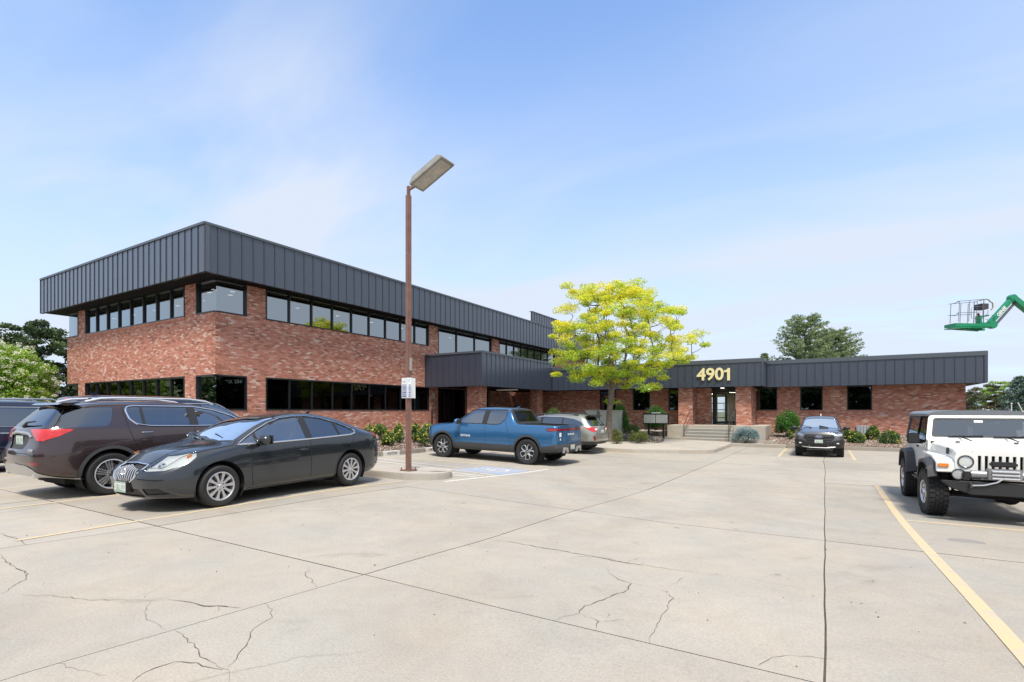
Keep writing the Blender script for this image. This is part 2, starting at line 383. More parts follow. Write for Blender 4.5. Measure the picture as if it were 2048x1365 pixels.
def ribbon(name, pts, wd, m, h=0.004, jitter=0, taper=True, seed=1, parent=LOT, seg=0.12):
    r_ = random.Random(seed); P = [Vector((p[0], p[1], 0)) for p in pts]; Q = []
    for a, c in zip(P, P[1:]):
        n = max(1, int((c - a).length / seg))
        Q += [a.lerp(c, k / n) for k in range(n)]
    Q.append(P[-1]); vs = []
    for k, q in enumerate(Q):
        d = (Q[min(k + 1, len(Q) - 1)] - Q[max(k - 1, 0)]).normalized(); s = Vector((-d.y, d.x, 0))
        if jitter and 0 < k < len(Q) - 1: q = q + s * r_.uniform(-jitter, jitter)
        ww = wd * (r_.uniform(0.35, 1.4) if jitter else 1)
        if taper and jitter: ww *= min(1, 0.25 + 3 * min(k, len(Q) - 1 - k) / len(Q))
        for e_ in (-1, 1):
            p = q + s * e_ * ww / 2; vs.append((p.x, p.y, lot_z(p.x, p.y) + h))
    b = MB(); b.add(vs, [(2 * k, 2 * k + 1, 2 * k + 3, 2 * k + 2) for k in range(len(Q) - 1)])
    o = b.build(name, m, parent)
    me = o.data
    if len(me.polygons) and me.polygons[0].normal.z < 0: me.flip_normals()
    return o
# cracks, laid where they run on the slabs (traced once, in photo points)
CR = [([(978, 1080), (1024, 1085), (1055, 1091), (1125, 1103), (1180, 1112), (1236, 1124), (1300, 1133), (1348, 1140), (1385, 1145)], 0.016),
      ([(1138, 1118), (1160, 1113), (1215, 1117), (1252, 1127)], 0.007), ([(1252, 1127), (1275, 1118), (1290, 1117)], 0.005),
      ([(1214, 1138), (1218, 1148), (1236, 1160), (1262, 1167), (1254, 1182), (1196, 1203), (1170, 1213), (1158, 1228), (1102, 1242)], 0.011),
      ([(1262, 1167), (1300, 1174), (1332, 1184), (1345, 1197), (1330, 1226), (1306, 1264), (1299, 1287)], 0.007),
      ([(1372, 1150), (1356, 1165), (1334, 1172)], 0.004), ([(1160, 1229), (1198, 1244), (1190, 1262)], 0.007), ([(1198, 1244), (1252, 1240)], 0.004),
      ([(1513, 1334), (1545, 1316), (1580, 1312), (1640, 1316), (1664, 1318)], 0.006), ([(1385, 1145), (1500, 1159), (1570, 1171)], 0.004),
      ([(0, 1067), (28, 1077), (54, 1090)], 0.012), ([(0, 1110), (10, 1122), (28, 1134), (56, 1148), (50, 1160), (2, 1190)], 0.010),
      ([(44, 1190), (110, 1193), (190, 1201), (245, 1201), (300, 1202), (340, 1200)], 0.006), ([(336, 1200), (366, 1203), (410, 1212), (484, 1217)], 0.017),
      ([(300, 1203), (291, 1220), (295, 1240), (310, 1250), (334, 1260)], 0.004), ([(434, 1211), (440, 1222), (424, 1226)], 0.004),
      ([(530, 1208), (541, 1221), (547, 1236), (520, 1250), (500, 1268), (497, 1284), (478, 1310), (454, 1336)], 0.010),
      ([(350, 1262), (372, 1280), (398, 1300), (402, 1315), (440, 1334), (456, 1342), (458, 1365)], 0.009),
      ([(265, 1365), (290, 1346), (350, 1324), (398, 1326), (420, 1338), (446, 1341)], 0.014),
      ([(620, 1134), (611, 1150), (636, 1175)], 0.005), ([(113, 1328), (160, 1340), (215, 1352)], 0.004),
      ([(935, 1093), (945, 1092)], 0.02)]
for k, (pp, wd) in enumerate(CR):
    ribbon('crack', [spot(*p) for p in pp], wd * .62, M_crack, h=0.0035, jitter=0.014, seed=k + 3, seg=0.05)
# dirt and pebbles packed in the wide joint
def mark(name, pts, wd, m, h=0.004): return ribbon(name, pts, wd, m, h, parent=LOT, seg=0.25)
mark('parking_stripe', [(1.08, -6), (1.08, 15.3)], 0.115, M_yel)
mark('parking_stripe', [(1.15, 10.6), (6.2, 10.6)], 0.10, M_yel)
mark('parking_stripe', [(-7.98, 2.1), (-7.98, 8.55)], 0.09, M_yel2)
mark('parking_stripe', [(-10.75, 2.1), (-10.75, 8.55)], 0.09, M_yel2)
mark('parking_stripe', [(-13.5, 2.1), (-13.5, 8.55)], 0.09, M_yel2)
mark('parking_stripe', [(-16.25, 2.1), (-16.25, 8.55)], 0.10, M_yel)
mark('parking_stripe', [(-1.57, 22.9), (-1.57, 28.2)], 0.11, M_yel2)
mark('parking_stripe', [(0.95, 22.7), (0.95, 28.2)], 0.11, M_yel2)
mark('parking_stripe', [(-7.3, 17.3), (-13.1, 17.3)], 0.10, M_yel2)
mark('parking_stripe', [(-7.3, 13.4), (-13.1, 13.4)], 0.10, M_yel2)
mark('parking_stripe', [(-7.32, 9.1), (-7.12, 13.85)], 0.10, M_wht)
for (x0, y0, x1, y1) in ((-7.36, 11.25, -12.6, 11.8), (-8.9, 12.0, -13.1, 12.45), (-7.38, 10.45, -8.6, 10.2), (-7.38, 10.75, -12.4, 11.0)): mark('hatch_stripe', [(x0, y0), (x1, y1)], 0.10, M_wht, h=.005)
b = MB(); x0, x1, y0, y1 = -8.85, -7.3, 11.45, 13.1
q = [(x, y) for y in np.linspace(y0, y1, 5) for x in np.linspace(x0, x1, 5)]
b.add([(x, y, lot_z(x, y) + 0.0045) for x, y in q], [(j * 5 + i, j * 5 + i + 1, (j + 1) * 5 + i + 1, (j + 1) * 5 + i) for j in range(4) for i in range(4)])
b.build('accessible_symbol_field', M_blu, LOT)
# wheelchair symbol, read from the aisle
sy = MB(); cc = (-8.1, 12.3)
def sp(u, v): return (cc[0] - v * 0.5, cc[1] + u * 0.5)
def strip(pts, wd): ribbon('accessible_symbol', [sp(*p) for p in pts], wd, M_wht, 0.008, seg=0.1)
strip([(0.55 * math.cos(a), -0.35 + 0.55 * math.sin(a)) for a in np.linspace(R(140), R(400), 16)], 0.09)
strip([(-0.15, 0.75), (-0.1, 0.05), (0.45, 0.05), (0.68, -0.65), (0.9, -0.6)], 0.10)
strip([(-0.1, 0.42), (0.35, 0.42)], 0.08); strip([(-0.15, 1.0), (-0.15, 1.18)], 0.17)
# dark round patch (old cover) right of the long stripe, and a rusty stain
b = MB(); p = Vector((1.62, 9.05, 0)); n = 20
b.add([(p.x, p.y, lot_z(p.x, p.y) + .005)] + [(p.x + .2 * math.cos(6.283 * k / n), p.y + .16 * math.sin(6.283 * k / n), lot_z(p.x, p.y) + .005) for k in range(n)], [(0, k + 1, (k + 1) % n + 1) for k in range(n)])
b.build('utility_cover', mat('cover_grey', (0.24, 0.225, 0.205), 0.9, var=0.15, vscale=9), LOT)

# ---- kerbs: (polyline on the outside face, closed top slab)
def poly_slab(name, poly, h, m, kind='structure', sub=1.0, zf=None, label=None, top=None):
    """flat-ish raised area, perimeter poly ccw, top at lot level + h"""
    b = MB(); zf = zf or (lambda x, y: lot_z(x, y) + h)
    P = []
    for a, c in zip(poly, poly[1:] + poly[:1]):
        a, c = Vector(a), Vector(c); k = max(1, int((c - a).length / sub)); P += [a.lerp(c, i / k) for i in range(k)]
    n = len(P)
    b.add([(p.x, p.y, zf(p.x, p.y)) for p in P] + [(p.x, p.y, lot_z(p.x, p.y) - 0.05) for p in P], [tuple(range(n))] + [(n + k, n + (k + 1) % n, (k + 1) % n, k) for k in range(n)])
    me = b.mesh(name, m)
    bm = bmesh.new(); bm.from_mesh(me); bmesh.ops.remove_doubles(bm, verts=bm.verts, dist=1e-5)
    bmesh.ops.triangulate(bm, faces=[f for f in bm.faces if len(f.verts) > 4]); bmesh.ops.recalc_face_normals(bm, faces=bm.faces)
    es = [e_ for e_ in bm.edges if len(e_.link_faces) == 2 and e_.calc_face_angle(0) > R(60) and max(v.co.z for v in e_.verts) > -1 and abs(e_.verts[0].co.z - e_.verts[1].co.z) < 0.1]
    bmesh.ops.bevel(bm, geom=es, offset=0.02, segments=2, affect='EDGES'); bm.to_mesh(me); bm.free()
    o = link(name, me); tag(o, kind=kind); return o
isl = [(-8.3 + .72 * math.sin(R(a)), 9.45 - .80 * math.cos(R(a))) for a in range(0, 181, 15)] + [(-8.5, 10.27), (-13.35, 10.3), (-18, 10.3), (-18, 8.65)]
poly_slab('kerb_island', isl, 0.15, M_walk, sub=0.5)
# kerb in front of the flower bed, in stones end to end
bedz = lambda x, y: (lot_z(x, y) + 0.13 + (max(0, min(1, (-13.6 - x) / 6.3)) ** 0.8) * 0.30)
poly_slab('planting_bed', [(-13.45, 10.35), (-13.45, 21.0), (-14.5, 24.0), (-20.3, 24.5), (-20.3, 10.35)], 0.12, mat('bed_soil', (0.10, 0.075, 0.058), 0.95, var=0.4, vscale=14), sub=0.8, zf=bedz)
poly_slab('planting_bed', [(-36.5, 9.9), (-20.3, 9.9), (-20.3, 11.2), (-36.5, 11.2)], 0.15, mat('bed_soil', (0.1,.08,.06)), sub=2.0)
kerb = empty('kerb', (-13.35, 16, -0.3)); tag(kerb, 'rough concrete kerb with painted stones before the left flower bed', 'kerb')
yy = 10.5
M_kw = mat('kerb_white_paint', (0.60, 0.58, 0.54), 0.8, var=0.12, vscale=12)
kl = [(10.4, 11.75, 0), (11.75, 13.13, 0), (13.15, 13.98, 1), (14.0, 15.4, 0), (15.42, 16.25, 1), (16.27, 17.6, 0), (17.6, 19.2, 0), (19.2, 20.9, 0)]
for (a, c, wht) in kl:
    b = MB(); z = lot_z(-13.3, (a + c) / 2); b.box((-13.45, a + .005, z - .1), (-13.27, c - .005, z + 0.16))
    b.build('kerb_stone', M_kw if wht else M_curb, kerb, world=True, bevel=0.015)
    if wht:
        me = text_mesh('VISITOR', 0.135, 0.001, 'lettering', mat('stencil_black', (0.03, 0.03, 0.03), 0.8), 0.0)
        t = link('lettering', me, kerb)
        frame_mat(t, (0, 1, 0), (0, 0, 1), Vector((-13.266, (a + c) / 2, z + 0.075)) - kerb.location)
        t.scale = (1.05, 1, 1)
# walk, centre bed, right kerb
poly_slab('walkway', [(-13.45, 20.85), (-8.6, 20.85), (-6.9, 21.15), (-4.25, 23.0), (-4.05, 23.4), (-4.05, 28.3), (-1.6, 28.3), (-1.6, 30.2), (-2.6, 31.2), (-8.5, 31.2), (-8.5, 30.2), (-13.45, 33)], 0.15, M_walk)
for (a, c, d_, e_) in [(-9.3, 20.87, -9.3, 24.6), (-6.6, 21.4, -6.6, 30.3), (-4.05, 28.3, -8.4, 28.3), (-4.1, 25, -7.0, 25.0)]:
    b = MB(); b.bar((a, c, -0.168), (d_, e_, -0.165), 0.012, 0.006); tag(b.build('walk_joint', M_joint), kind='structure')
poly_slab('kerb_strip', [(-1.58, 28.35), (20, 28.35), (20, 28.75), (-1.58, 28.75)], 0.15, M_curb)
bz2 = lambda x, y: lot_z(x, y) + 0.14 + max(0, min(1, (y - 28.7) / 5.5)) * 0.42
poly_slab('mulch_bed', [(-2.65, 28.8), (7.6, 28.8), (7.6, 34.7), (-2.65, 34.7)], 0.1, mat('mulch_soil', (0.115, 0.08, 0.06), 0.95, var=0.4, vscale=14), zf=bz2)
bz3 = lambda x, y: -0.165 + 0.42 * sstep((y - 24) / 7.5)
stone_poly = [(-14.5, 25.0), (-9.2, 24.6), (-8.2, 24.1), (-7.5, 24.5), (-7.15, 26.2), (-7.3, 27.6), (-8.6, 28.8), (-8.6, 33.6), (-16.5, 33.6), (-16.5, 25.5)]
poly_slab('stone_bed', stone_poly, 0.1, mat('bed_soil2', (0.10, 0.08, 0.065), 0.95, var=0.4, vscale=14), zf=bz3)
b = MB(); b.box((-9.6, 29.3, -0.3), (-6.62, 29.9, 0.02)); tag(b.build('kerb_strip', M_walk), kind='structure')
# loose stones / mulch chips
def inpoly(x, y, P):
    c = False
    for (x1, y1), (x2, y2) in zip(P, P[1:] + P[:1]):
        if (y1 > y) != (y2 > y) and x < (x2 - x1) * (y - y1) / (y2 - y1) + x1: c = not c
    return c
def chips(name, poly, zf, n, s0, s1, cols, seed):
    r_ = random.Random(seed); xs_ = [p[0] for p in poly]; ys_ = [p[1] for p in poly]; b = MB(); k = 0
    while k < n:
        x, y = r_.uniform(min(xs_), max(xs_)), r_.uniform(min(ys_), max(ys_))
        if not inpoly(x, y, poly): continue
        k += 1; s = r_.uniform(s0, s1); a = r_.uniform(0, 6.28); z = zf(x, y); b.mi = r_.randrange(len(cols))
        p = [Vector((x + s * r_.uniform(.6, 1) * math.cos(a + q), y + s * r_.uniform(.4, 1) * math.sin(a + q), z - s * .2)) for q in (0, 1.7, 3.3, 4.8)]
        t1 = Vector((x + r_.uniform(-.3, .3) * s, y + r_.uniform(-.3, .3) * s, z + s * r_.uniform(.35, .8)))
        b.add(p + [t1], [(0, 1, 4), (1, 2, 4), (2, 3, 4), (3, 0, 4)])
    o = b.build(name, cols); tag(o, kind='stuff'); return o
mulch = [mat('chip_%d' % i, c, 0.9) for i, c in enumerate([(0.22, 0.15, 0.11), (0.32, 0.25, 0.20), (0.10, 0.07, 0.055), (0.42, 0.36, 0.31), (0.16, 0.10, 0.08)])]
river = [mat('pebble_%d' % i, c, 0.7) for i, c in enumerate([(0.32, 0.28, 0.25), (0.42, 0.36, 0.31), (0.22, 0.17, 0.15), (0.5, 0.46, 0.42), (0.27, 0.2, 0.17)])]
tag(chips('gravel_mulch', [(-13.5, 10.45), (-13.5, 20.9), (-14.6, 23.9), (-20.1, 24.3), (-20.1, 10.45)], bedz, 16000, 0.022, 0.05, mulch, 1), 'brown gravel mulch covering the bed below the two storey block', 'gravel')
tag(chips('gravel_mulch', [(-2.55, 28.85), (7.5, 28.85), (7.5, 34.5), (-2.55, 34.5)], bz2, 13000, 0.025, 0.06, mulch, 2), 'reddish brown mulch covering the bed along the single storey wing', 'gravel')
tag(chips('river_stones', [(x * 0.985 - 0.14, y + (0.12 if y < 27 else -.1)) for x, y in stone_poly], bz3, 9000, 0.035, 0.08, river, 3), 'rounded grey and tan stones in the bed around the yellow tree', 'stones')

tag(chips('grit', [(-9, .8), (7, .8), (7, 16), (-9, 16)], lambda x, y: lot_z(x, y) + .002, 420, 0.004, 0.013, [mulch[0], mulch[2], M_crack], 8), 'scattered grit and bits of leaf on the concrete', 'grit')
# ================================================================== BUILDING
def brick_mat(name, attr):
    m = bpy.data.materials.new(name); m.use_nodes = True; t = m.node_tree; b = t.nodes['Principled BSDF']
    if attr: a = nd(t, 'ShaderNodeAttribute', attribute_name='tint').outputs['Fac']
    else: a = nd(t, 'ShaderNodeObjectInfo').outputs['Random']
    geo = nd(t, 'ShaderNodeNewGeometry'); n = nd(t, 'ShaderNodeTexNoise'); n.inputs['Scale'].default_value = 1.0; n.inputs['Detail'].default_value = 3
    mpb = nd(t, 'ShaderNodeMapping'); mpb.inputs['Scale'].default_value = (1.1, 1.1, 7.0); lk(t, geo.outputs['Position'], mpb.inputs['Vector']); lk(t, mpb.outputs[0], n.inputs['Vector'])
    a2 = mth(t, 'ADD', a, mth(t, 'MULTIPLY', mth(t, 'SUBTRACT', n.outputs[0], 0.5), 0.28))
    r = rampf(t, a2, [(0.0, (0.25, 0.125, 0.095)), (0.07, (0.37, 0.165, 0.118)), (0.18, (0.44, 0.185, 0.128)), (0.40, (0.505, 0.215, 0.150)), (0.62, (0.54, 0.250, 0.180)), (0.82, (0.57, 0.295, 0.225)), (0.94, (0.64, 0.42, 0.345)), (0.99, (0.66, 0.50, 0.42))])
    n3 = nd(t, 'ShaderNodeTexNoise'); n3.inputs['Scale'].default_value = 30; n3.inputs['Detail'].default_value = 4
    lk(t, geo.outputs['Position'], n3.inputs['Vector'])
    x = nd(t, 'ShaderNodeMix', data_type='RGBA', blend_type='MULTIPLY'); x.inputs[0].default_value = 1
    lk(t, r, x.inputs[6]); lk(t, rampf(t, n3.outputs[0], [(0.3, 0.75), (0.7, 1.2)]), x.inputs[7]); lk(t, x.outputs[2], b.inputs['Base Color'])
    b.inputs['Roughness'].default_value = 0.85; b.inputs['Specular IOR Level'].default_value = 0.25
    return m
M_brickA = brick_mat('brick_attr', True); M_brickO = brick_mat('brick_obj', False)
M_mortar = mat('mortar', (0.40, 0.295, 0.25), 0.95, var=0.15, vscale=8)
M_black = mat('black_frame', (0.012, 0.012, 0.014), 0.35)
M_soff = mat('soffit_black', (0.004, 0.004, 0.0045), 0.8, spec=.2)
M_fascia = mat('fascia_steel', (0.034, 0.045, 0.071), 0.45, 0.0, coat=1.0, var=0.12, vscale=1.3, spec=0.5, bump=.25, bscale=2.2)
M_fascia.node_tree.nodes['Principled BSDF'].inputs['Coat Roughness'].default_value = 0.24
M_cope = mat('coping_steel', (0.10, 0.115, 0.135), 0.4, 0.3)
M_roof = mat('roof', (0.2, 0.2, 0.2), 0.9)
M_pane = glass('tinted_pane', (0.07, 0.075, 0.075), 0.34, (0.80, 0.86, 0.88), 0.006, wav=0.06)
M_pane0 = glass('dark_pane', (0.05, 0.05, 0.05), 0.03, (0.6, 0.65, 0.68), 0.012, fk=.35)
M_paneL = glass('low_pane', (0.06, 0.065, 0.065), 0.15, (0.7, 0.76, 0.78), 0.008, wav=.05)
M_dark = mat('interior_dark', (0.03, 0.03, 0.032), 0.9)
M_lobby = mat('lobby_wall', (0.6, 0.57, 0.48), 0.8)
M_lamp = mat('downlight', (1, 1, 1), 0.5, emit=((1, 0.95, 0.85), 6))
BLD = empty('office_building', (-20.2, 11.1, 0.2), 'red brick office building with dark ribbed metal fascia, two storey block and low wing', 'building')

BH, BL, GAP, PROUD = 0.0677, 0.203, 0.010, 0.010
big_bricks = []      # candidates for single objects
def rects(a0, a1, z0, z1, ops):
    A = sorted({a0, a1, *[min(max(o[i], a0), a1) for o in ops for i in (0, 1)]}); Z = sorted({z0, z1, *[min(max(o[i], z0), z1) for o in ops for i in (2, 3)]})
    out_ = []
    for p, q in zip(A, A[1:]):
        for r_, s_ in zip(Z, Z[1:]):
            ca, cz = (p + q) / 2, (r_ + s_) / 2
            if q - p > 1e-4 and s_ - r_ > 1e-4 and not any(o[0] < ca < o[1] and o[2] < cz < o[3] for o in ops): out_.append((p, q, r_, s_))
    return out_
def wall(name, axis, c, sgn, a0, a1, z0, z1, ops=(), thick=0.25, ext0=0.0, ext1=0.0, single=None, parent=None):
    """axis 'x': plane x=c, runs along y. sgn: outward direction"""
    parent = parent or BLD
    P = (lambda a, d, z: (c + sgn * d, a, z)) if axis == 'x' else (lambda a, d, z: (a, c + sgn * d, z))
    b = MB()
    for (p, q, r_, s_) in rects(a0, a1, z0, z1, ops): b.box(P(p, -thick, r_), P(q, 0, s_))
    W = b.build(name, M_mortar, parent, world=True)
    V, Fc, T = [], [], []; r_ = random.Random(hash((round(c * 10), round(a0 * 10))) % 9999); row = 0; z = z0
    flip = (axis == 'x') == (sgn > 0)
    nz = int(round((z1 - z0) / BH)); bh = (z1 - z0) / nz
    for row in range(nz):
        zb, zt = z0 + row * bh + GAP / 2, z0 + (row + 1) * bh - GAP / 2; zm = (zb + zt) / 2
        iv = [(a0 - ext0, a1 + ext1)]
        for o in ops:
            if o[2] < zm < o[3]:
                nv = []
                for p, q in iv:
                    if o[1] <= p or o[0] >= q: nv.append((p, q)); continue
                    if o[0] > p: nv.append((p, o[0]))
                    if o[1] < q: nv.append((o[1], q))
                iv = nv
        for p, q in iv:
            a = p - (BL / 2 if row % 2 else 0)
            while a < q - 0.02:
                s_, e_ = max(a, p), min(a + BL, q)
                if e_ - s_ > 0.03:
                    s2, e2 = s_ + (GAP / 2 if s_ > p else 0), e_ - (GAP / 2 if e_ < q else 0)
                    pr = PROUD + r_.uniform(-0.003, 0.003)
                    if single and single(s2, e2, zm) and e_ - s_ > BL * 0.98:
                        big_bricks.append((W, axis, c, sgn, (s2 + e2) / 2, zm, pr))
                    else:
                        k = len(V)
                        V += [P(s2, 0, zb), P(e2, 0, zb), P(e2, 0, zt), P(s2, 0, zt), P(s2, pr, zb), P(e2, pr, zb), P(e2, pr, zt), P(s2, pr, zt)]
                        ff = [(4, 5, 6, 7), (0, 1, 5, 4), (1, 2, 6, 5), (2, 3, 7, 6), (3, 0, 4, 7)]
                        if not (axis == 'y' and sgn < 0 or axis == 'x' and sgn > 0): ff = [f[::-1] for f in ff]
                        Fc += [tuple(i + k for i in f) for f in ff]; T += [r_.random()] * 5
                a += BL
    me = bpy.data.meshes.new('brickwork'); me.from_pydata(V, [], Fc); me.materials.append(M_brickA)
    at = me.attributes.new('tint', 'FLOAT', 'FACE'); at.data.foreach_set('value', T)
    o = link('brickwork', me, W); tag(o, kind='stuff'); return W
def sill_row(axis, c, sgn, a0, a1, z, parent):
    """rowlock course under a window"""
    n = max(1, int((a1 - a0) / 0.0677)); st = (a1 - a0) / n; V, Fc, T = [], [], []
    P = (lambda a, d, zz: (c + sgn * d, a, zz)) if axis == 'x' else (lambda a, d, zz: (a, c + sgn * d, zz))
    b = MB()
    for k in range(n): b.box(P(a0 + k * st + .004, 0.001, z - 0.10), P(a0 + (k + 1) * st - .004, 0.035, z))
    me = b.mesh('sill', M_brickA); at = me.attributes.new('tint', 'FLOAT', 'FACE'); r_ = random.Random(int(a0 * 100) % 977)
    tt = []; [tt.extend([r_.uniform(.1, .8)] * 6) for _ in range(n)]; at.data.foreach_set('value', tt)
    return link('sill', me, parent)
def window(axis, c, sgn, cuts, z0, z1, fr=0.05, corner0=False, corner1=False, inset=0.07, pane=None, trim=0.035, hbar=None):
    P = (lambda a, d, z: (c + sgn * d, a, z)) if axis == 'x' else (lambda a, d, z: (a, c + sgn * d, z))
    a0, a1 = cuts[0], cuts[-1]; b = MB()
    lo = a0 if corner0 else a0 + fr; hi = a1 if corner1 else a1 - fr
    if not corner0: b.box(P(a0, -0.14, z0), P(a0 + fr, trim, z1))
    if not corner1: b.box(P(a1 - fr, -0.14, z0), P(a1, trim, z1))
    b.box(P(lo, -0.14, z0), P(hi, trim, z0 + fr)); b.box(P(lo, -0.14, z1 - fr), P(hi, trim, z1))
    Wn = b.build('window', M_black, BLD, world=True)
    for k, cc_ in enumerate(cuts[1:-1]):
        mb_ = MB(); mb_.box(P(cc_ - 0.03, -0.12, z0 + fr), P(cc_ + 0.03, 0.0, z1 - fr)); mb_.build('mullion', M_black, Wn)
    for p, q in zip(cuts, cuts[1:]):
        p2 = p if (p == a0 and corner0) else p + 0.028; q2 = q if (q == a1 and corner1) else q - 0.028
        pb = MB(); vs_ = [P(p2, -inset, z0 + fr - .01), P(q2, -inset, z0 + fr - .01), P(q2, -inset, z1 - fr + .01), P(p2, -inset, z1 - fr + .01)]
        pb.add(vs_, [(0, 1, 2, 3) if (axis == 'y') == (sgn < 0) else (3, 2, 1, 0)]); pb.build('pane', pane or M_pane, Wn)
    return Wn
def fascia(segs, z0, z1, step, cope_h=0.12, closed=False):
    """segs: list of (axis, c, sgn, a0, a1)"""
    fa = MB()
    for axis, c, sgn, a0, a1 in segs:
        P = (lambda a, d, z: (c + sgn * d, a, z)) if axis == 'x' else (lambda a, d, z: (a, c + sgn * d, z))
        fa.box(P(a0, -0.12, z0 + .01), P(a1, -0.012, z1 - 0.02))
    FA = fa.build('fascia', M_black, BLD, world=True)
    for axis, c, sgn, a0, a1 in segs:
        P = (lambda a, d, z: (c + sgn * d, a, z)) if axis == 'x' else (lambda a, d, z: (a, c + sgn * d, z))
        n = max(1, round((a1 - a0) / step)); st = (a1 - a0) / n
        O = (lambda a, d, z: (sgn * d, a, z)) if axis == 'x' else (lambda a, d, z: (a, sgn * d, z))
        pm = MB(); pm.box(O(0.021, -0.010, z0), O(st - 0.008, 0.0, z1 - cope_h)); pm.box(O(-0.004, -0.009, z0 + .001), O(0.014, 0.030, z1 - cope_h))
        me = pm.mesh('panel', M_fascia)
        for k in range(n):
            o = link('panel', me, FA); o.location = (c, a0 + k * st, 0) if axis == 'x' else (a0 + k * st, c, 0)
        cp = MB(); e0 = 0.045
        cp.box(P(a0 - 0.001, 0.0012, z1 - cope_h), P(a1 + 0.001, e0, z1 + 0.02)); cp.box(P(a0, 0.0, z1 - 0.0), P(a1, -0.3, z1 + 0.019))
        cp.build('coping', M_cope, FA)
        dr = MB(); dr.box(P(a0, -0.10, z0 - 0.012), P(a1, 0.012, z0 - .0005)); dr.build('drip_edge', M_black, FA)
    return FA

X0, Y0 = -20.2, 11.1                 # south-east corner of the block
U0, U1, G0, G1, SOF, TOP = 5.35, 6.63, 1.53, 2.90, 6.63, 8.40
XL = -34.3; WB = 0.15
lf = [-34.3, -32.9, -32.03, -22.44, -21.56, -20.2]
RC = [13.2, 14.35, 15.51, 16.68, 17.85, 19.01, 20.18, 21.34, 22.5, 23.68]
RD = [24.55, 26.45, 28.45, 30.45]; RE = [31.45, 32.55, 33.63, 34.72, 35.82, 36.92, 38.03, 39.17, 40.5]
YE = 47.0
single_S = lambda s, e, z: s > -21.9 and 2.95 < z < 5.3 and (z < 4.2 or s > -21.2)
single_E = lambda s, e, z: e < 12.55 and 2.95 < z < 5.3
ops_l = [(lf[0] - .1, lf[1], U0, U1 + .1), (lf[2], lf[3], U0, U1 + .1), (lf[4], lf[5] + .1, U0, U1 + .1),
         (lf[0] - .1, lf[1], G0, G1), (lf[2], lf[3], G0, G1), (lf[4], lf[5] + .1, G0, G1)]
wall('wall', 'y', Y0, -1, XL, X0, WB, SOF, ops_l, ext1=PROUD, single=single_S)
ops_r = [(Y0 - .1, 12.36, U0, U1 + .1), (RC[0], RC[-1], U0, U1 + .1), (RD[0], RD[-1], U0 - 1.2, U1 + .1), (RE[0], RE[-1], U0, U1 + .1),
         (Y0 - .1, 12.36, G0, G1), (RC[0], RC[-1], G0, G1), (RD[0], 28.6, WB - .1, G1), (29.2, 30.45, WB - .1, G1)]
wall('wall', 'x', X0, 1, Y0, YE, WB, SOF, ops_r, single=single_E)
# the bricks nearest the camera, one by one
big_bricks.sort(key=lambda q: ((q[2] if q[1] == 'x' else q[4]) + 20.2) ** 2 * 1.0 + ((q[4] if q[1] == 'x' else q[2]) - 11.1) ** 2)
bm_x = MB().box((0.0, -(BL - GAP) / 2, -(BH - GAP) / 2), (PROUD, (BL - GAP) / 2, (BH - GAP) / 2)).mesh('brick', M_brickO)
bm_y = MB().box((-(BL - GAP) / 2, -PROUD, -(BH - GAP) / 2), ((BL - GAP) / 2, 0, (BH - GAP) / 2)).mesh('brick', M_brickO)
cntb = {}
rest = []
for (W, axis, c, sgn, a, z, pr) in big_bricks:
    if cntb.get(W.name, 0) >= 300: rest.append((W, axis, c, sgn, a, z, pr)); continue
    cntb[W.name] = cntb.get(W.name, 0) + 1
    o = link('brick', bm_x if axis == 'x' else bm_y, W); o.location = (c, a, z) if axis == 'x' else (a, c, z)
for W in {q[0] for q in rest}:
    V, Fc, T = [], [], []; r_ = random.Random(5)
    for (w_, axis, c, sgn, a, z, pr) in rest:
        if w_ is not W: continue
        b_ = MB(); L, H = (BL - GAP) / 2, (BH - GAP) / 2
        b_.box((c, a - L, z - H), (c + PROUD, a + L, z + H)) if axis == 'x' else b_.box((a - L, c - PROUD, z - H), (a + L, c, z + H))
        k = len(V); V += b_.v; Fc += [tuple(i + k for i in f) for f in b_.f]; T += [r_.random()] * 6
    me = bpy.data.meshes.new('brickwork'); me.from_pydata(V, [], Fc); me.materials.append(M_brickA)
    me.attributes.new('tint', 'FLOAT', 'FACE').data.foreach_set('value', T); tag(link('brickwork', me, W), kind='stuff')
# windows of the block
n_l = np.linspace(lf[2], lf[3], 9).tolist()
for (z0, z1) in ((U0, U1), (G0, G1)):
    window('y', Y0, -1, [lf[0], lf[1]], z0, z1, corner0=True); window('y', Y0, -1, n_l, z0, z1, pane=M_pane if z0 > 3 else M_paneL)
    window('y', Y0, -1, [lf[4], lf[5] - .07], z0, z1, corner1=True)
    window('x', X0, 1, [Y0 + .07, 12.36], z0, z1, corner0=True, pane=M_pane if z0 > 3 else M_pane0); window('x', X0, 1, RC, z0, z1, pane=M_pane if z0 > 3 else M_pane0)
window('x', X0, 1, RD, U0 - 1.2, U1); window('x', X0, 1, RE, U0, U1)
window('x', X0 - 0.35, 1, [24.55, 25.6, 26.6, 27.6, 28.6], WB + .05, G1, pane=M_pane0); window('x', X0 - 0.35, 1, [29.2, 30.45], WB + .05, G1, pane=M_pane0)
for z in (U0, G0): sill_row('y', Y0, -1, lf[2], lf[3], z, BLD).location = -BLD.location
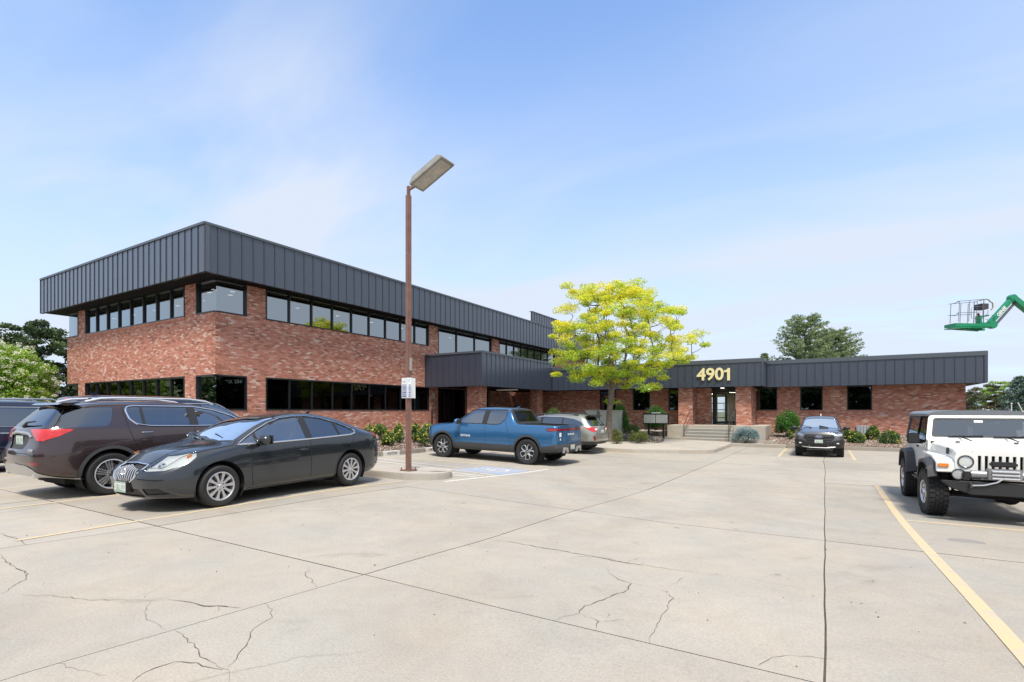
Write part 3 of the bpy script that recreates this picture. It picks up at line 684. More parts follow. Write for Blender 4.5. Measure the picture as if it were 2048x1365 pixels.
# inner shell: floors, ceilings, core
b = MB(); b.box((XL + .3, Y0 + .3, 6.50), (X0 - .3, YE, 6.60)); b.box((XL + .3, Y0 + .3, 3.0), (X0 - .3, YE, 4.2)); b.box((XL + .3, Y0 + .3, 0.15), (X0 - .3, YE, .3))
b.box((XL + 4, Y0 + 6, .3), (X0 - 6, YE - 1, 6.5)); b.build('interior', M_dark, BLD, world=True)
b = MB(); b.box((XL, Y0 + .3, WB), (XL + .25, YE, SOF)); b.box((XL, YE, WB), (X0, YE + .25, SOF)); b.build('wall', M_mortar, BLD, world=True)
b = MB()
for x in np.arange(-33, -21, 2.2):
    b.box((x, 12.6, 6.485), (x + .16, 12.76, 6.499))
for y in np.arange(13.5, 30, 2.4): b.box((-22.0, y, 6.485), (-21.84, y + .16, 6.499))
for (x, y) in ((-21.3, 12.3), (-21.0, 13.4), (-22.3, 11.9), (-23, 14), (-21.6, 11.7)): b.box((x, y, 6.485), (x + .15, y + .15, 6.499))
b.build('downlight', M_lamp, BLD, world=True)
# soffits, roof and fascia of the block
OV = 0.85
b = MB(); b.box((XL - OV, Y0 - OV + .02, SOF + .002), (X0 + OV - .02, YE + .5, SOF + .06)); b.build('soffit', M_soff, BLD, world=True)
b = MB(); b.box((XL - OV, Y0 - OV + .15, SOF + .08), (X0 + OV - .15, YE + .5, TOP - .1)); b.build('roof', M_roof, BLD, world=True)
fascia([('y', Y0 - OV, -1, XL - OV, X0 + OV), ('x', X0 + OV, 1, Y0 - OV, YE + .5)], SOF - .03, TOP, 0.465, cope_h=0.07)
fascia([('x', -22.0, 1, 39.6, 49.0)], 7.2, 10.25, 0.465, cope_h=0.06)
b = MB(); b.box((X0 + OV - .16, Y0 - OV - .004, SOF - .032), (X0 + OV + .036, Y0 - OV + .0, TOP - .07)); b.box((X0 + OV + .0005, Y0 - OV - .004, SOF - .032), (X0 + OV + .034, Y0 - OV + .16, TOP - .07)); b.build('corner_trim', M_cope, BLD, world=True)
def corner_trim(x, y, z0, z1):
    b = MB(); b.box((x - .10, y - .0355, z0 - .004), (x + .0005, y - .0005, z1)); b.box((x + .0006, y - .0345, z0 - .002), (x + .036, y + .10, z1 - .001)); b.build('corner_trim', M_fascia, BLD, world=True)
# side canopy
CX, CY, CZ0, CZ1 = -16.1, 23.35, 2.88, 4.80
b = MB(); b.box((X0 + .03, CY + .02, CZ0 + .03), (CX - .02, 32.3, CZ0 + .09)); b.build('soffit', M_soff, BLD, world=True)
b = MB(); b.box((X0 + .03, CY + .14, CZ0 + .12), (CX - .14, 32.2, CZ1 - .1)); b.build('roof', M_roof, BLD, world=True)
fascia([('y', CY, -1, X0 + .03, CX), ('x', CX, 1, CY, 32.0)], CZ0, CZ1, 0.45, cope_h=0.09)
corner_trim(CX, CY, CZ0, CZ1 - .09)
def column(x0, x1, y0, y1, z0, z1):
    W = MB().box((x0, y0, z0), (x1, y1, z1)).build('column', M_mortar, BLD, world=True)
    V, Fc, T = [], [], []; r_ = random.Random(int(abs(x0 * 31 + y0))); nz = int((z1 - z0) / BH); bh = (z1 - z0) / nz
    b_ = MB()
    for row in range(nz):
        zb, zt = z0 + row * bh + GAP / 2, z0 + (row + 1) * bh - GAP / 2
        for (axis, c, sgn, a0, a1) in (('y', y0, -1, x0, x1), ('x', x1, 1, y0, y1), ('x', x0, -1, y0, y1)):
            a = a0 - (BL / 2 if row % 2 else 0)
            while a < a1 - .01:
                s_, e_ = max(a, a0), min(a + BL, a1)
                if e_ - s_ > .02:
                    p = lambda aa, d, z: (c + sgn * d, aa, z) if axis == 'x' else (aa, c + sgn * d, z)
                    b_.box(p(s_ + .005, 0.0005, zb), p(e_ - .005, PROUD, zt)); T += [r_.random()] * 6
                a += BL
    me = b_.mesh('brickwork', M_brickA); me.attributes.new('tint', 'FLOAT', 'FACE').data.foreach_set('value', T)
    tag(link('brickwork', me, W), kind='stuff'); return W
column(-17.55, -16.75, 23.95, 24.75, -.1, CZ0 + .03); column(-17.3, -16.75, 30.9, 31.7, -.1, CZ0 + .03)
quick('downspout', mat('brown_metal', (0.05, 0.03, 0.025), 0.5), BLD, lambda q: q.box((-17.75, 24.0, 0), (-17.62, 24.12, CZ0)), world=True)
b = MB(); b.box((-18.3, 28.2, CZ0 - .06), (-16.9, 28.55, CZ0 - .0)); b.build('canopy_light', mat('canopy_light', (.8, .78, .7), .6, emit=((1, .93, .8), .06)), BLD, world=True)
# ---- wing
M_pane2 = glass('wing_pane', (0.07, 0.075, 0.075), 0.14, (0.7, 0.78, 0.78), 0.01, wav=.05)
WS, WT = 2.90, 4.44
def wing_wall(y, x0, x1, ops): return wall('wall', 'y', y, -1, x0, x1, -0.15, WS + .05, ops)
wing_wall(33.6, X0 + .05, -6.0, [(-13.29, -12.13, G0, 3), (-10.95, -9.8, G0, 3), (-8.6, -7.75, G0, 3)])
wing_wall(34.6, -3.75, 6.16, [(-3.55, -2.43, G0, 3), (-1.23, -.1, G0, 3), (1.07, 2.23, G0, 3)])
for y, p, q in ((33.6, -13.29, -12.13), (33.6, -10.95, -9.8), (33.6, -8.6, -7.75), (34.6, -3.55, -2.43), (34.6, -1.23, -.1), (34.6, 1.07, 2.23)):
    window('y', y, -1, [p, q], G0, WS - .01, pane=M_pane2); sill_row('y', y, -1, p - .02, q + .02, G0 - .005, BLD).location = -BLD.location
wall('wall', 'x', 6.16, 1, 34.6, 46, -0.3, WS + .05, ())
b = MB(); b.box((X0, 46, -.3), (-9.6, 46.25, 2.9)); b.box((-2.4, 46, -.3), (6.1, 46.25, 2.9)); b.build('wall', M_mortar, BLD, world=True)
b = MB(); b.box((X0 + .1, 34.2, 2.75), (-9.6, 45.9, 2.85)); b.box((-3.3, 34.95, 2.75), (5.9, 45.9, 2.85)); b.box((X0 + .1, 34, -.2), (-9.6, 45.9, .1)); b.box((-3.3, 34.95, -.2), (5.9, 45.9, .1))
b.box((-9.7, 34.2, .1), (-9.6, 45.8, 2.7)); b.box((-3.4, 34.95, .1), (-3.3, 45.8, 2.7)); b.box((X0 + .1, 39, .1), (-9.7, 39.1, 2.7)); b.box((-3.3, 39, .1), (5.9, 39.1, 2.7)); b.build('interior', M_dark, BLD, world=True)
# piers and recessed entrance
PZ = 0.66
column(-7.66, -6.84, 32.25, 33.55, PZ, WS); column(-4.42, -3.60, 32.25, 34.5, PZ, WS)
wall('wall', 'y', 33.95, -1, -5.99, -5.75, PZ, WS, ())
b = MB(); dz0, dz1 = PZ + .03, 2.62; dx0, dx1 = -5.98, -4.43; yd = 33.9
b.box((dx0, yd, dz1), (dx1, yd + .1, WS)); b.box((dx0, yd, dz0), (dx0 + .14, yd + .1, dz1)); b.box((dx1 - .1, yd, dz0), (dx1, yd + .1, dz1)); b.box((dx0 + .14, yd, dz0 - .03), (dx1 - .1, yd + .1, dz0 + .02))
b.build('door_frame', M_black, BLD, world=True)
xm = (dx0 + dx1 + .04) / 2; clear = glass('clear_pane', (0.80, 0.84, 0.82), 0.02, (1, 1, 1))
for (p, q) in ((dx0 + .145, xm - .005), (xm + .005, dx1 - .105)):
    d = MB(); f_ = .065
    d.box((p, yd - .01, dz0 + .03), (p + f_, yd + .04, dz1 - .01)); d.box((q - f_, yd - .01, dz0 + .03), (q, yd + .04, dz1 - .01))
    d.box((p + f_, yd - .01, dz1 - .08), (q - f_, yd + .04, dz1 - .01)); d.box((p + f_, yd - .01, dz0 + .03), (q - f_, yd + .04, dz0 + .16))
    D = d.build('door', M_black, BLD, world=True)
    g = MB(); g.add([(p + f_, yd + .015, dz0 + .16), (q - f_, yd + .015, dz0 + .16), (q - f_, yd + .015, dz1 - .08), (p + f_, yd + .015, dz1 - .08)], [(0, 1, 2, 3)]); g.build('pane', clear, D)
    hx = q - f_ - .05 if p < xm - .3 else p + f_ + .05
    quick('door_handle', mat('brushed_steel', (.6, .6, .6), .3, 1), D, lambda z: z.bar((hx, yd - .06, 1.35), (hx, yd - .06, 1.95), .025))
# lobby seen through the doors
b = MB(); b.box((-9.55, 34.1, PZ - .1), (-3.4, 46, PZ)); b.build('lobby_floor', mat('lobby_floor', (.35, .33, .3), .25), BLD, world=True)
b = MB(); b.box((-9.55, 36.0, PZ), (-9.5, 45.9, 2.8)); b.box((-9.5, 35.9, PZ), (-6.6, 36.0, 2.72)); b.box((-6.7, 34.1, PZ), (-6.6, 35.9, 2.72)); b.box((-3.5, 34.95, PZ), (-3.41, 45.9, 2.8)); b.box((-9.5, 34.05, 2.72), (-3.5, 45.9, 2.8)); b.box((-6.3, 41, PZ), (-5.6, 41.1, 2.72)); b.build('lobby_wall', M_lobby, BLD, world=True)
b = MB()
for x in np.linspace(-9.5, -3.5, 8): b.box((x, 45.9, PZ), (x + .08, 46.0, 2.72))
for z in (0.9, 1.55, 2.1, 2.66): b.box((-9.5, 45.92, z), (-3.4, 45.98, z + .06))
b.build('lobby_window', M_black, BLD, world=True)
b = MB(); b.box((-5.4, 36.5, 2.70), (-4.8, 37.1, 2.715)); b.box((-7.3, 39, 2.70), (-6.7, 39.6, 2.715)); b.box((-8.3, 42, 2.70), (-7.7, 42.6, 2.715)); b.build('lobby_light', mat('lobby_light', (1, 1, 1), .5, emit=((1, .92, .75), 8)), BLD, world=True)
b = MB(); b.box((-9.6, 35, WS + .1), (-2, 46, WS + .2)); b.build('ceiling', M_dark, BLD, world=True)
# wing soffit, roof, fascia
b = MB(); b.box((CX - .5, 31.85, WS + .002), (-2.95, 35, WS + .05)); b.box((-2.95, 33.75, WS + .002), (6.78, 47, WS + .05)); b.box((X0 + .1, 33.0, WS + .002), (CX - .5, 35, WS + .05)); b.build('soffit', M_soff, BLD, world=True)
b = MB(); b.box((X0 + .9, 32.0, WS + .21), (-3.1, 46.2, WT - .15)); b.box((-3.1, 33.9, WS + .21), (6.6, 46.8, WT - .15)); b.build('roof', M_roof, BLD, world=True)
fascia([('y', 31.8, -1, CX + .05, -2.93), ('x', -2.93, 1, 31.8, 33.65)], WS - .01, WT, 0.43, cope_h=0.20)
fascia([('y', 33.7, -1, -2.9, 6.80), ('x', 6.80, 1, 33.7, 47)], WS - .01, WT - .01, 0.41, cope_h=0.20)
corner_trim(-2.93, 31.8, WS, WT - .2); corner_trim(6.8, 33.7, WS, WT - .2)
# address numerals
xw = on_y(1394, 31.75)
gold = mat('gold_numeral', (0.76, 0.68, 0.38), 0.4, 0.0)
for ch, px_ in (('4', 1402.5), ('9', 1420.5), ('0', 1438.5), ('1', 1455)):
    me = text_mesh(ch, 0.98, 0.035, 'address_numeral', gold, 0.022)
    if ch == '1':
        mb1 = MB(); mb1.extr([(-.02, -.36), (.13, -.36), (.13, .35), (.02, .35), (-.06, .25), (-.19, .21), (-.19, .11), (-.02, .13)], (0, 0, 0), (1, 0, 0), (0, 1, 0), (0, 0, 1), -.035, .035); me = mb1.mesh('address_numeral', gold)
    o = link('address_numeral', me, BLD); frame_mat(o, (1, 0, 0), (0, 0, 1), Vector((on_y(px_, 31.72), 31.74, 3.60)) - BLD.location); o.scale = (1.02, 1, 1)
    o['label'] = 'gold numeral %s' % ch
# small fittings
for (x, y, z) in ((-9.6, 32.6, 2.88), (-5.3, 33.3, 2.88)): quick('soffit_lamp', mat('lamp_white', (.8, .8, .78), .4, emit=((1, .95, .85), 1.2)), BLD, lambda q: q.box((x - .1, y - .1, z - .03), (x + .1, y + .1, z + .02)), world=True)
quick('wall_lamp', mat('cream', (.5, .45, .35), .5), BLD, lambda q: q.box((X0 + .012, 24.0, 2.25), (X0 + .1, 24.12, 2.55)), world=True)
# mirrored lettering stuck inside the corner window
me = text_mesh('685 XC', 0.21, 0.002, 'lettering', mat('faint_letter', (.09, .115, .11), .5), 0.002)
o = link('lettering', me, BLD); frame_mat(o, (0, -1, 0), (0, -.2, 1), Vector((X0 - .05, 11.85, 2.66)) - BLD.location)
# ---- podium and steps
POD = empty('entrance_steps', (-5.5, 31, -.17), 'pale concrete landing with five worn steps below the glass doors', 'steps')
b = MB(); b.box((-7.95, 30.75, -.3), (-6.78, 33.58, PZ)); b.box((-6.78, 31.0 , -.3), (-4.32, 33.9, PZ - .002)); b.box((-4.32, 30.75, -.3), (-2.72, 34.55, PZ)); b.build('landing', M_walk, POD, world=True, bevel=.012)
M_step = concrete('step_concrete', 0.28, (1, .97, .92))
for k in range(5):
    b = MB(); yt = 31.0 - (k) * .30; zt = PZ - (k + 1) * .166 + .166 * .0
    b.box((-6.775, yt - .30, -.32), (-4.325, yt - .002, zt)); b.build('step', M_step, POD, world=True, bevel=.01)
    quick('nosing', mat('nosing', (.5, .5, .46), .8), POD, lambda q: q.box((-6.77, yt - .302, zt - .03), (-4.33, yt - .25, zt + .002)), world=True)
quick('planter_kerb', M_walk, POD, lambda q: (q.box((-4.2, 29.0, -.3), (-2.3, 29.15, -.02)), q.box((-2.3, 29.0, -.3), (-2.15, 30.74, -.02))), world=True)
for x in (-6.72, -4.38):
    h = MB(); h.tube([(x, 29.55, -.2), (x, 29.55, .72), (x, 31.1, 1.55), (x, 32.0, 1.60), (x, 32.0, PZ)], .022); h.tube([(x, 29.55, .3), (x, 31.1, 1.12), (x, 32.0, 1.15)], .015)
    o = h.build('handrail', mat('rail_black', (.03, .03, .035), .45), None, smooth=True, sub=(x, 29.55, -.17)); o.location = (x, 29.55, -.17)
    tag(o, 'black pipe handrail on the %s side of the entrance steps' % ('left' if x < -5 else 'right'), 'handrail', 'handrails beside the entrance steps')
# ================================================================== VEHICLES
def car_paint(name, col, metal=0.5, rough=0.32):
    return mat(name, col, rough, metal, coat=1.0, back=(0.02, 0.02, 0.022))
M_trim = mat('black_trim', (0.018, 0.018, 0.02), 0.5)
M_plast = mat('grey_plastic', (0.045, 0.047, 0.05), 0.65)
M_under = mat('underbody', (0.008, 0.008, 0.008), 0.9)
M_chrome = mat('chrome', (0.82, 0.83, 0.85), 0.12, 1.0)
M_alloy = mat('alloy', (0.62, 0.63, 0.65), 0.32, 0.85)
M_tyre = mat('tyre', (0.018, 0.018, 0.019), 0.75, bump=0.3, bscale=60)
M_wdark = mat('wheel_dark', (0.015, 0.015, 0.016), 0.5)
M_disc = mat('brake_disc', (0.22, 0.21, 0.2), 0.4, 0.8)
M_seat = mat('seat_grey', (0.10, 0.095, 0.09), 0.8)
M_seatd = mat('seat_black', (0.03, 0.03, 0.032), 0.7)
M_red = mat('tail_red', (0.50, 0.014, 0.016), 0.25, coat=1, var=.3, vscale=9)
M_redd = mat('tail_red_dark', (0.22, 0.008, 0.012), 0.12, coat=1)
M_lampw = mat('lamp_chrome', (0.60, 0.61, 0.61), 0.3, 0.3)
M_amber = mat('amber', (0.75, 0.22, 0.02), 0.2, coat=1)
M_plate = mat('plate', (0.66, 0.69, 0.66), 0.5)
M_platet = mat('plate_text', (0.30, 0.40, 0.34), 0.5)
M_silver = mat('satin_silver', (0.55, 0.55, 0.54), 0.35, 0.8)
M_white = mat('white_print', (0.8, 0.8, 0.78), 0.5)
G_side = glass('car_side_glass', (0.66, 0.72, 0.69), 0.26)
G_priv = glass('car_privacy_glass', (0.10, 0.11, 0.115), 0.20, (0.8, 0.85, 0.9))
G_wind = glass('car_windscreen', (0.50, 0.56, 0.54), 0.80, (0.97, 1, 1))
G_lens = glass('lamp_lens', (0.9, 0.92, 0.92), 0.04)

def interp(tab, x):
    if x <= tab[0][0]: return tab[0][1]
    for (a, b), (c, d) in zip(tab, tab[1:]):
        if x <= c: return b + (d - b) * (x - a) / (c - a) if c > a else d
    return tab[-1][1]
def smooth_fn(tab, wd):
    tab = sorted(tab)
    def f(x):
        s = 0; n = 9
        for k in range(n): s += interp(tab, x + wd * (k - (n - 1) / 2) / (n - 1) * 2)
        return s / n
    return f
def clip_x(poly, x0, x1):
    def cl(P, k, keep):
        out_ = []
        for a, b in zip(P, P[1:] + P[:1]):
            ia, ib = keep(a), keep(b)
            if ia: out_.append(a)
            if ia != ib:
                t = (k - a[0]) / (b[0] - a[0]); out_.append((k, a[1] + t * (b[1] - a[1])))
        return out_
    return cl(cl(poly, x0, lambda p: p[0] >= x0), x1, lambda p: p[0] <= x1)
def shrink(poly, d):
    n = len(poly); out_ = []; A = sum(a[0] * b[1] - b[0] * a[1] for a, b in zip(poly, poly[1:] + poly[:1]))
    sg = 1 if A > 0 else -1
    for i in range(n):
        p0, p1, p2 = Vector(poly[i - 1]), Vector(poly[i]), Vector(poly[(i + 1) % n])
        e1, e2 = (p1 - p0).normalized(), (p2 - p1).normalized()
        n1, n2 = Vector((-e1.y, e1.x)) * sg, Vector((-e2.y, e2.x)) * sg
        k = max(0.35, 1 + n1.dot(n2)); q = p1 + (n1 + n2) * d / k; out_.append((q.x, q.y))
    return out_
def rounded(poly, r, seg=3):
    out_ = []; n = len(poly)
    for i in range(n):
        p0, p1, p2 = Vector(poly[i - 1]), Vector(poly[i]), Vector(poly[(i + 1) % n])
        a, b = p0 - p1, p2 - p1; rr = min(r, a.length * .45, b.length * .45); a.normalize(); b.normalize()
        s, e_ = p1 + a * rr, p1 + b * rr
        for k in range(seg + 1):
            t = k / seg; q = s * (1 - t) ** 2 + p1 * 2 * t * (1 - t) + e_ * t * t; out_.append((q.x, q.y))
    return out_
def circ(cx_, cz_, r, n=28): return [(cx_ + r * math.cos(6.28318 * k / n), cz_ + r * math.sin(6.28318 * k / n)) for k in range(n)]

def make_shell(sp_):
    xf, xr, W = sp_['xf'], sp_['xr'], sp_['W']
    top = smooth_fn(sp_['top'], sp_.get('sm', 0.13)); sho = smooth_fn(sp_['sho'], 0.15); rail = smooth_fn(sp_['rail'], 0.10)
    crown = smooth_fn(sp_.get('crown', [(0, 0.05)]), 0.1); bot = smooth_fn(sp_['bot'], 0.05)
    tum = smooth_fn(sp_.get('shin', [(0, 0.05)]), 0.1)
    Ra, Rb, Sa, Sb = sp_.get('cf', (0.4, 0.3, 0.35, 0.2))
    xs_ = []
    for k in range(8): xs_.append(xf - Ra * (1 - math.cos(R(90) * k / 8)))
    x = xf - Ra
    n = int((xf - Ra - (xr + Sa)) / sp_.get('dx', 0.075)); xs_ += [xf - Ra - (xf - Ra - xr - Sa) * k / n for k in range(n)]
    for k in range(9): xs_.append(xr + Sa * (1 - math.cos(R(90) * (8 - k) / 8)))
    pf, pr = sp_['pf'], sp_['pr']; ff, fr = sp_.get('ff', 0.7), sp_.get('fr', 0.7); bow_f, bow_r = sp_.get('bow', (0.12, 0.06))
    def ins(d, a, b): return 0 if d >= a else b * (1 - math.sqrt(max(0, 1 - ((a - d) / a) ** 2)))
    rings = []
    def warp(p, x0):
        dF, dR = xf - x0, x0 - xr; x_ = p[0]
        if dF < ff: t = 1 - dF / ff; x_ += interp(pf, p[2]) * t * t * (3 - 2 * t)
        if dR < fr: t = 1 - dR / fr; x_ -= interp(pr, p[2]) * t * t * (3 - 2 * t)
        if dF < 0.6: t = 1 - dF / .6; x_ -= bow_f * (p[1] / W) ** 2 * t
        if dR < 0.6: t = 1 - dR / .6; x_ += bow_r * (p[1] / W) ** 2 * t
        return (x_, p[1], p[2])
    for x0 in xs_:
        zt, zs, yr, zb, cr = top(x0), sho(x0), rail(x0), bot(x0), crown(x0)
        zs = min(zs, zt - cr - 0.01); zr = zt - cr; sh = tum(x0)
        k = ins(xf - x0, Ra, Rb) + ins(x0 - xr, Sa, Sb); fac_ = (W - k) / W
        zm = zb + (zs - zb) * 0.55
        key = [(W - 0.075, zb), (W - 0.02, zb + 0.07), (W - 0.006, zb + (zs - zb) * .3), (W, zm), (W - 0.012, zs - (zs - zb) * 0.2), (W - sh, zs), (yr, zr), (yr * 0.62, zt - cr * 0.28), (0, zt)]
        cnt = [2, 3, 3, 3, 3, 7, 3, 4]
        pts = []
        for (a, b), c in zip(zip(key, key[1:]), cnt):
            for q in range(c):
                t = q / c; pts.append([a[0] + (b[0] - a[0]) * t, a[1] + (b[1] - a[1]) * t])
        pts.append(list(key[-1]))
        for _ in range(2):
            pp = [p[:] for p in pts]
            for q in range(1, len(pts) - 1):
                if q in (14,): w_ = 0.25
                else: w_ = 0.5
                pts[q] = [pp[q][i] * (1 - w_) + (pp[q - 1][i] + pp[q + 1][i]) / 2 * w_ for i in (0, 1)]
        rings.append([(x0, y * fac_, z) for y, z in pts])
    bm = bmesh.new(); NL = bm.verts.layers.float_vector.new('N'); ZL = bm.faces.layers.int.new('tag')
    n = len(rings[0]); V = []
    for r_ in rings:
        L = [bm.verts.new(warp(p, r__x)) for r__x, p in ((r_[0][0], p) for p in r_)]
        Rr = [bm.verts.new(warp((p[0], -p[1], p[2]), p[0])) for p in r_[:-1]]
        V.append(Rr + L[::-1])     # right bottom .. top .. left bottom
    m = len(V[0])
    for a, b in zip(V, V[1:]):
        for j in range(m - 1): bm.faces.new((a[j], a[j + 1], b[j + 1], b[j]))
        bm.faces.new((a[m - 1], a[0], b[0], b[m - 1]))
    def cap(ring, Vr, flip):
        C = 14; rows = []
        for j in range(n - 1):
            l, r__ = Vr[m - 1 - j], Vr[j]; y = ring[j][1]; row = [r__]
            for k in range(1, C):
                t = -1 + 2 * k / C; row.append(bm.verts.new(warp((ring[j][0], y * t, ring[j][2]), ring[j][0])))
            row.append(l); rows.append(row)
        for j in range(n - 2):
            for k in range(C):
                f = (rows[j][k], rows[j][k + 1], rows[j + 1][k + 1], rows[j + 1][k]); bm.faces.new(f if not flip else f[::-1])
        tv = Vr[n - 1]
        for k in range(C):
            f = (rows[-1][k], rows[-1][k + 1], tv); bm.faces.new(f if not flip else f[::-1])
    cap(rings[0], V[0], False); cap(rings[-1], V[-1], True)
    bmesh.ops.recalc_face_normals(bm, faces=bm.faces)
    bm.normal_update()
    if sum(f.calc_center_median().z * f.normal.z for f in bm.faces if f.normal.z > .9) < 0: bmesh.ops.reverse_faces(bm, faces=bm.faces); bm.normal_update()
    for v in bm.verts: v[NL] = v.normal
    return bm

def axes(d, s):
    if d == 'S': return Vector((0, s, 0)), Vector((1, 0, 0)), Vector((0, 0, 1))
    if d == 'F': return Vector((1, 0, 0)), Vector((0, s, 0)), Vector((0, 0, 1))
    if d == 'R': return Vector((-1, 0, 0)), Vector((0, s, 0)), Vector((0, 0, 1))
    if d == 'T': return Vector((0, 0, 1)), Vector((1, 0, 0)), Vector((0, s, 0))
def cut(bm, d, s, poly, thr, tagid, lim=None, ylim=None):
    D, ea, eb = axes(d, s); ZL = bm.faces.layers.int['tag']
    a0, a1 = min(p[0] for p in poly), max(p[0] for p in poly); b0, b1 = min(p[1] for p in poly), max(p[1] for p in poly)
    def bb(f):
        A = [v.co.dot(ea) for v in f.verts]; B = [v.co.dot(eb) for v in f.verts]; return min(A), max(A), min(B), max(B)
    C = {}
    for f in bm.faces:
        if f.normal.dot(D) > thr and not (d == 'R' and f.calc_center_median().x > -.8) and not (d == 'F' and f.calc_center_median().x < .8) and (lim is None or lim(f.calc_center_median())):
            q = bb(f)
            if q[1] > a0 and q[0] < a1 and q[3] > b0 and q[2] < b1: C[f] = q
    for p, q in zip(poly, poly[1:] + poly[:1]):
        pa, pb = min(p[0], q[0]) - .0005, min(p[1], q[1]) - .0005; qa, qb = max(p[0], q[0]) + .0005, max(p[1], q[1]) + .0005
        sub = [f for f, r_ in C.items() if r_[1] > pa and r_[0] < qa and r_[3] > pb and r_[2] < qb]
        if not sub: continue
        n_ = ea * (q[1] - p[1]) - eb * (q[0] - p[0])
        if n_.length < 1e-7: continue
        n_.normalize(); g = list({e for f in sub for e in f.edges}) + list({v for f in sub for v in f.verts}) + sub
        res = bmesh.ops.bisect_plane(bm, geom=g, plane_co=ea * p[0] + eb * p[1], plane_no=n_, dist=1e-5)
        for f in sub: C.pop(f, None)
        for f in res['geom']:
            if isinstance(f, bmesh.types.BMFace) and f.is_valid: C[f] = bb(f)
    if ylim:
        sub = [f for f in C if min(abs(v.co.y) for v in f.verts) < ylim < max(abs(v.co.y) for v in f.verts)]
        if sub:
            g = list({e for f in sub for e in f.edges}) + list({v for f in sub for v in f.verts}) + sub
            res = bmesh.ops.bisect_plane(bm, geom=g, plane_co=(0, s * ylim, 0), plane_no=(0, 1, 0), dist=1e-5)
            for f in sub: C.pop(f, None)
            for f in res['geom']:
                if isinstance(f, bmesh.types.BMFace) and f.is_valid: C[f] = bb(f)
        C = {f: 0 for f in C if f.calc_center_median().y * s > ylim}
    for f in C:
        c = f.calc_center_median(); a, b = c.dot(ea), c.dot(eb)
        if inpoly(a, b, poly): f[ZL] = tagid

def piece(bm, faces, name, m, off, parent, skirt=0.012, push=None):
    NL = bm.verts.layers.float_vector['N']; vm = {}; V, N, Fc = [], [], []
    for f in faces:
        ff = []
        for v in f.verts:
            if v not in vm:
                nn = Vector(v[NL]); nn = nn.normalized() if nn.length > .01 else v.normal
                vm[v] = len(V); V.append(v.co + (Vector(push) if push else nn * off)); N.append(nn)
            ff.append(vm[v])
        Fc.append(ff)
    ec = {}
    for f in Fc:
        for a, b in zip(f, f[1:] + f[:1]): ec[(a, b)] = 1
    bd = [(a, b) for (a, b) in ec if (b, a) not in ec]
    dn = {}
    for a, b in bd:
        q = []
        for i in (a, b):
            for kk in (0, 1):
                if (i, kk) not in dn:
                    dn[(i, kk)] = len(V)
                    if kk == 0: V.append(V[i].copy())
                    else: V.append(V[i] - (Vector(push) if push else N[i] * (skirt + max(off, 0))))
                    N.append(N[i])
        Fc.append([dn[(a, 0)], dn[(a, 1)], dn[(b, 1)], dn[(b, 0)]][::-1] if not push else [dn[(a, 0)], dn[(a, 1)], dn[(b, 1)], dn[(b, 0)]])
    me = bpy.data.meshes.new(name); me.from_pydata([tuple(v) for v in V], [], Fc); me.materials.append(m)
    me.polygons.foreach_set('use_smooth', [True] * len(me.polygons)); me.update()
    me.normals_split_custom_set_from_vertices([tuple(n_) for n_ in N])
    return link(name, me, parent)

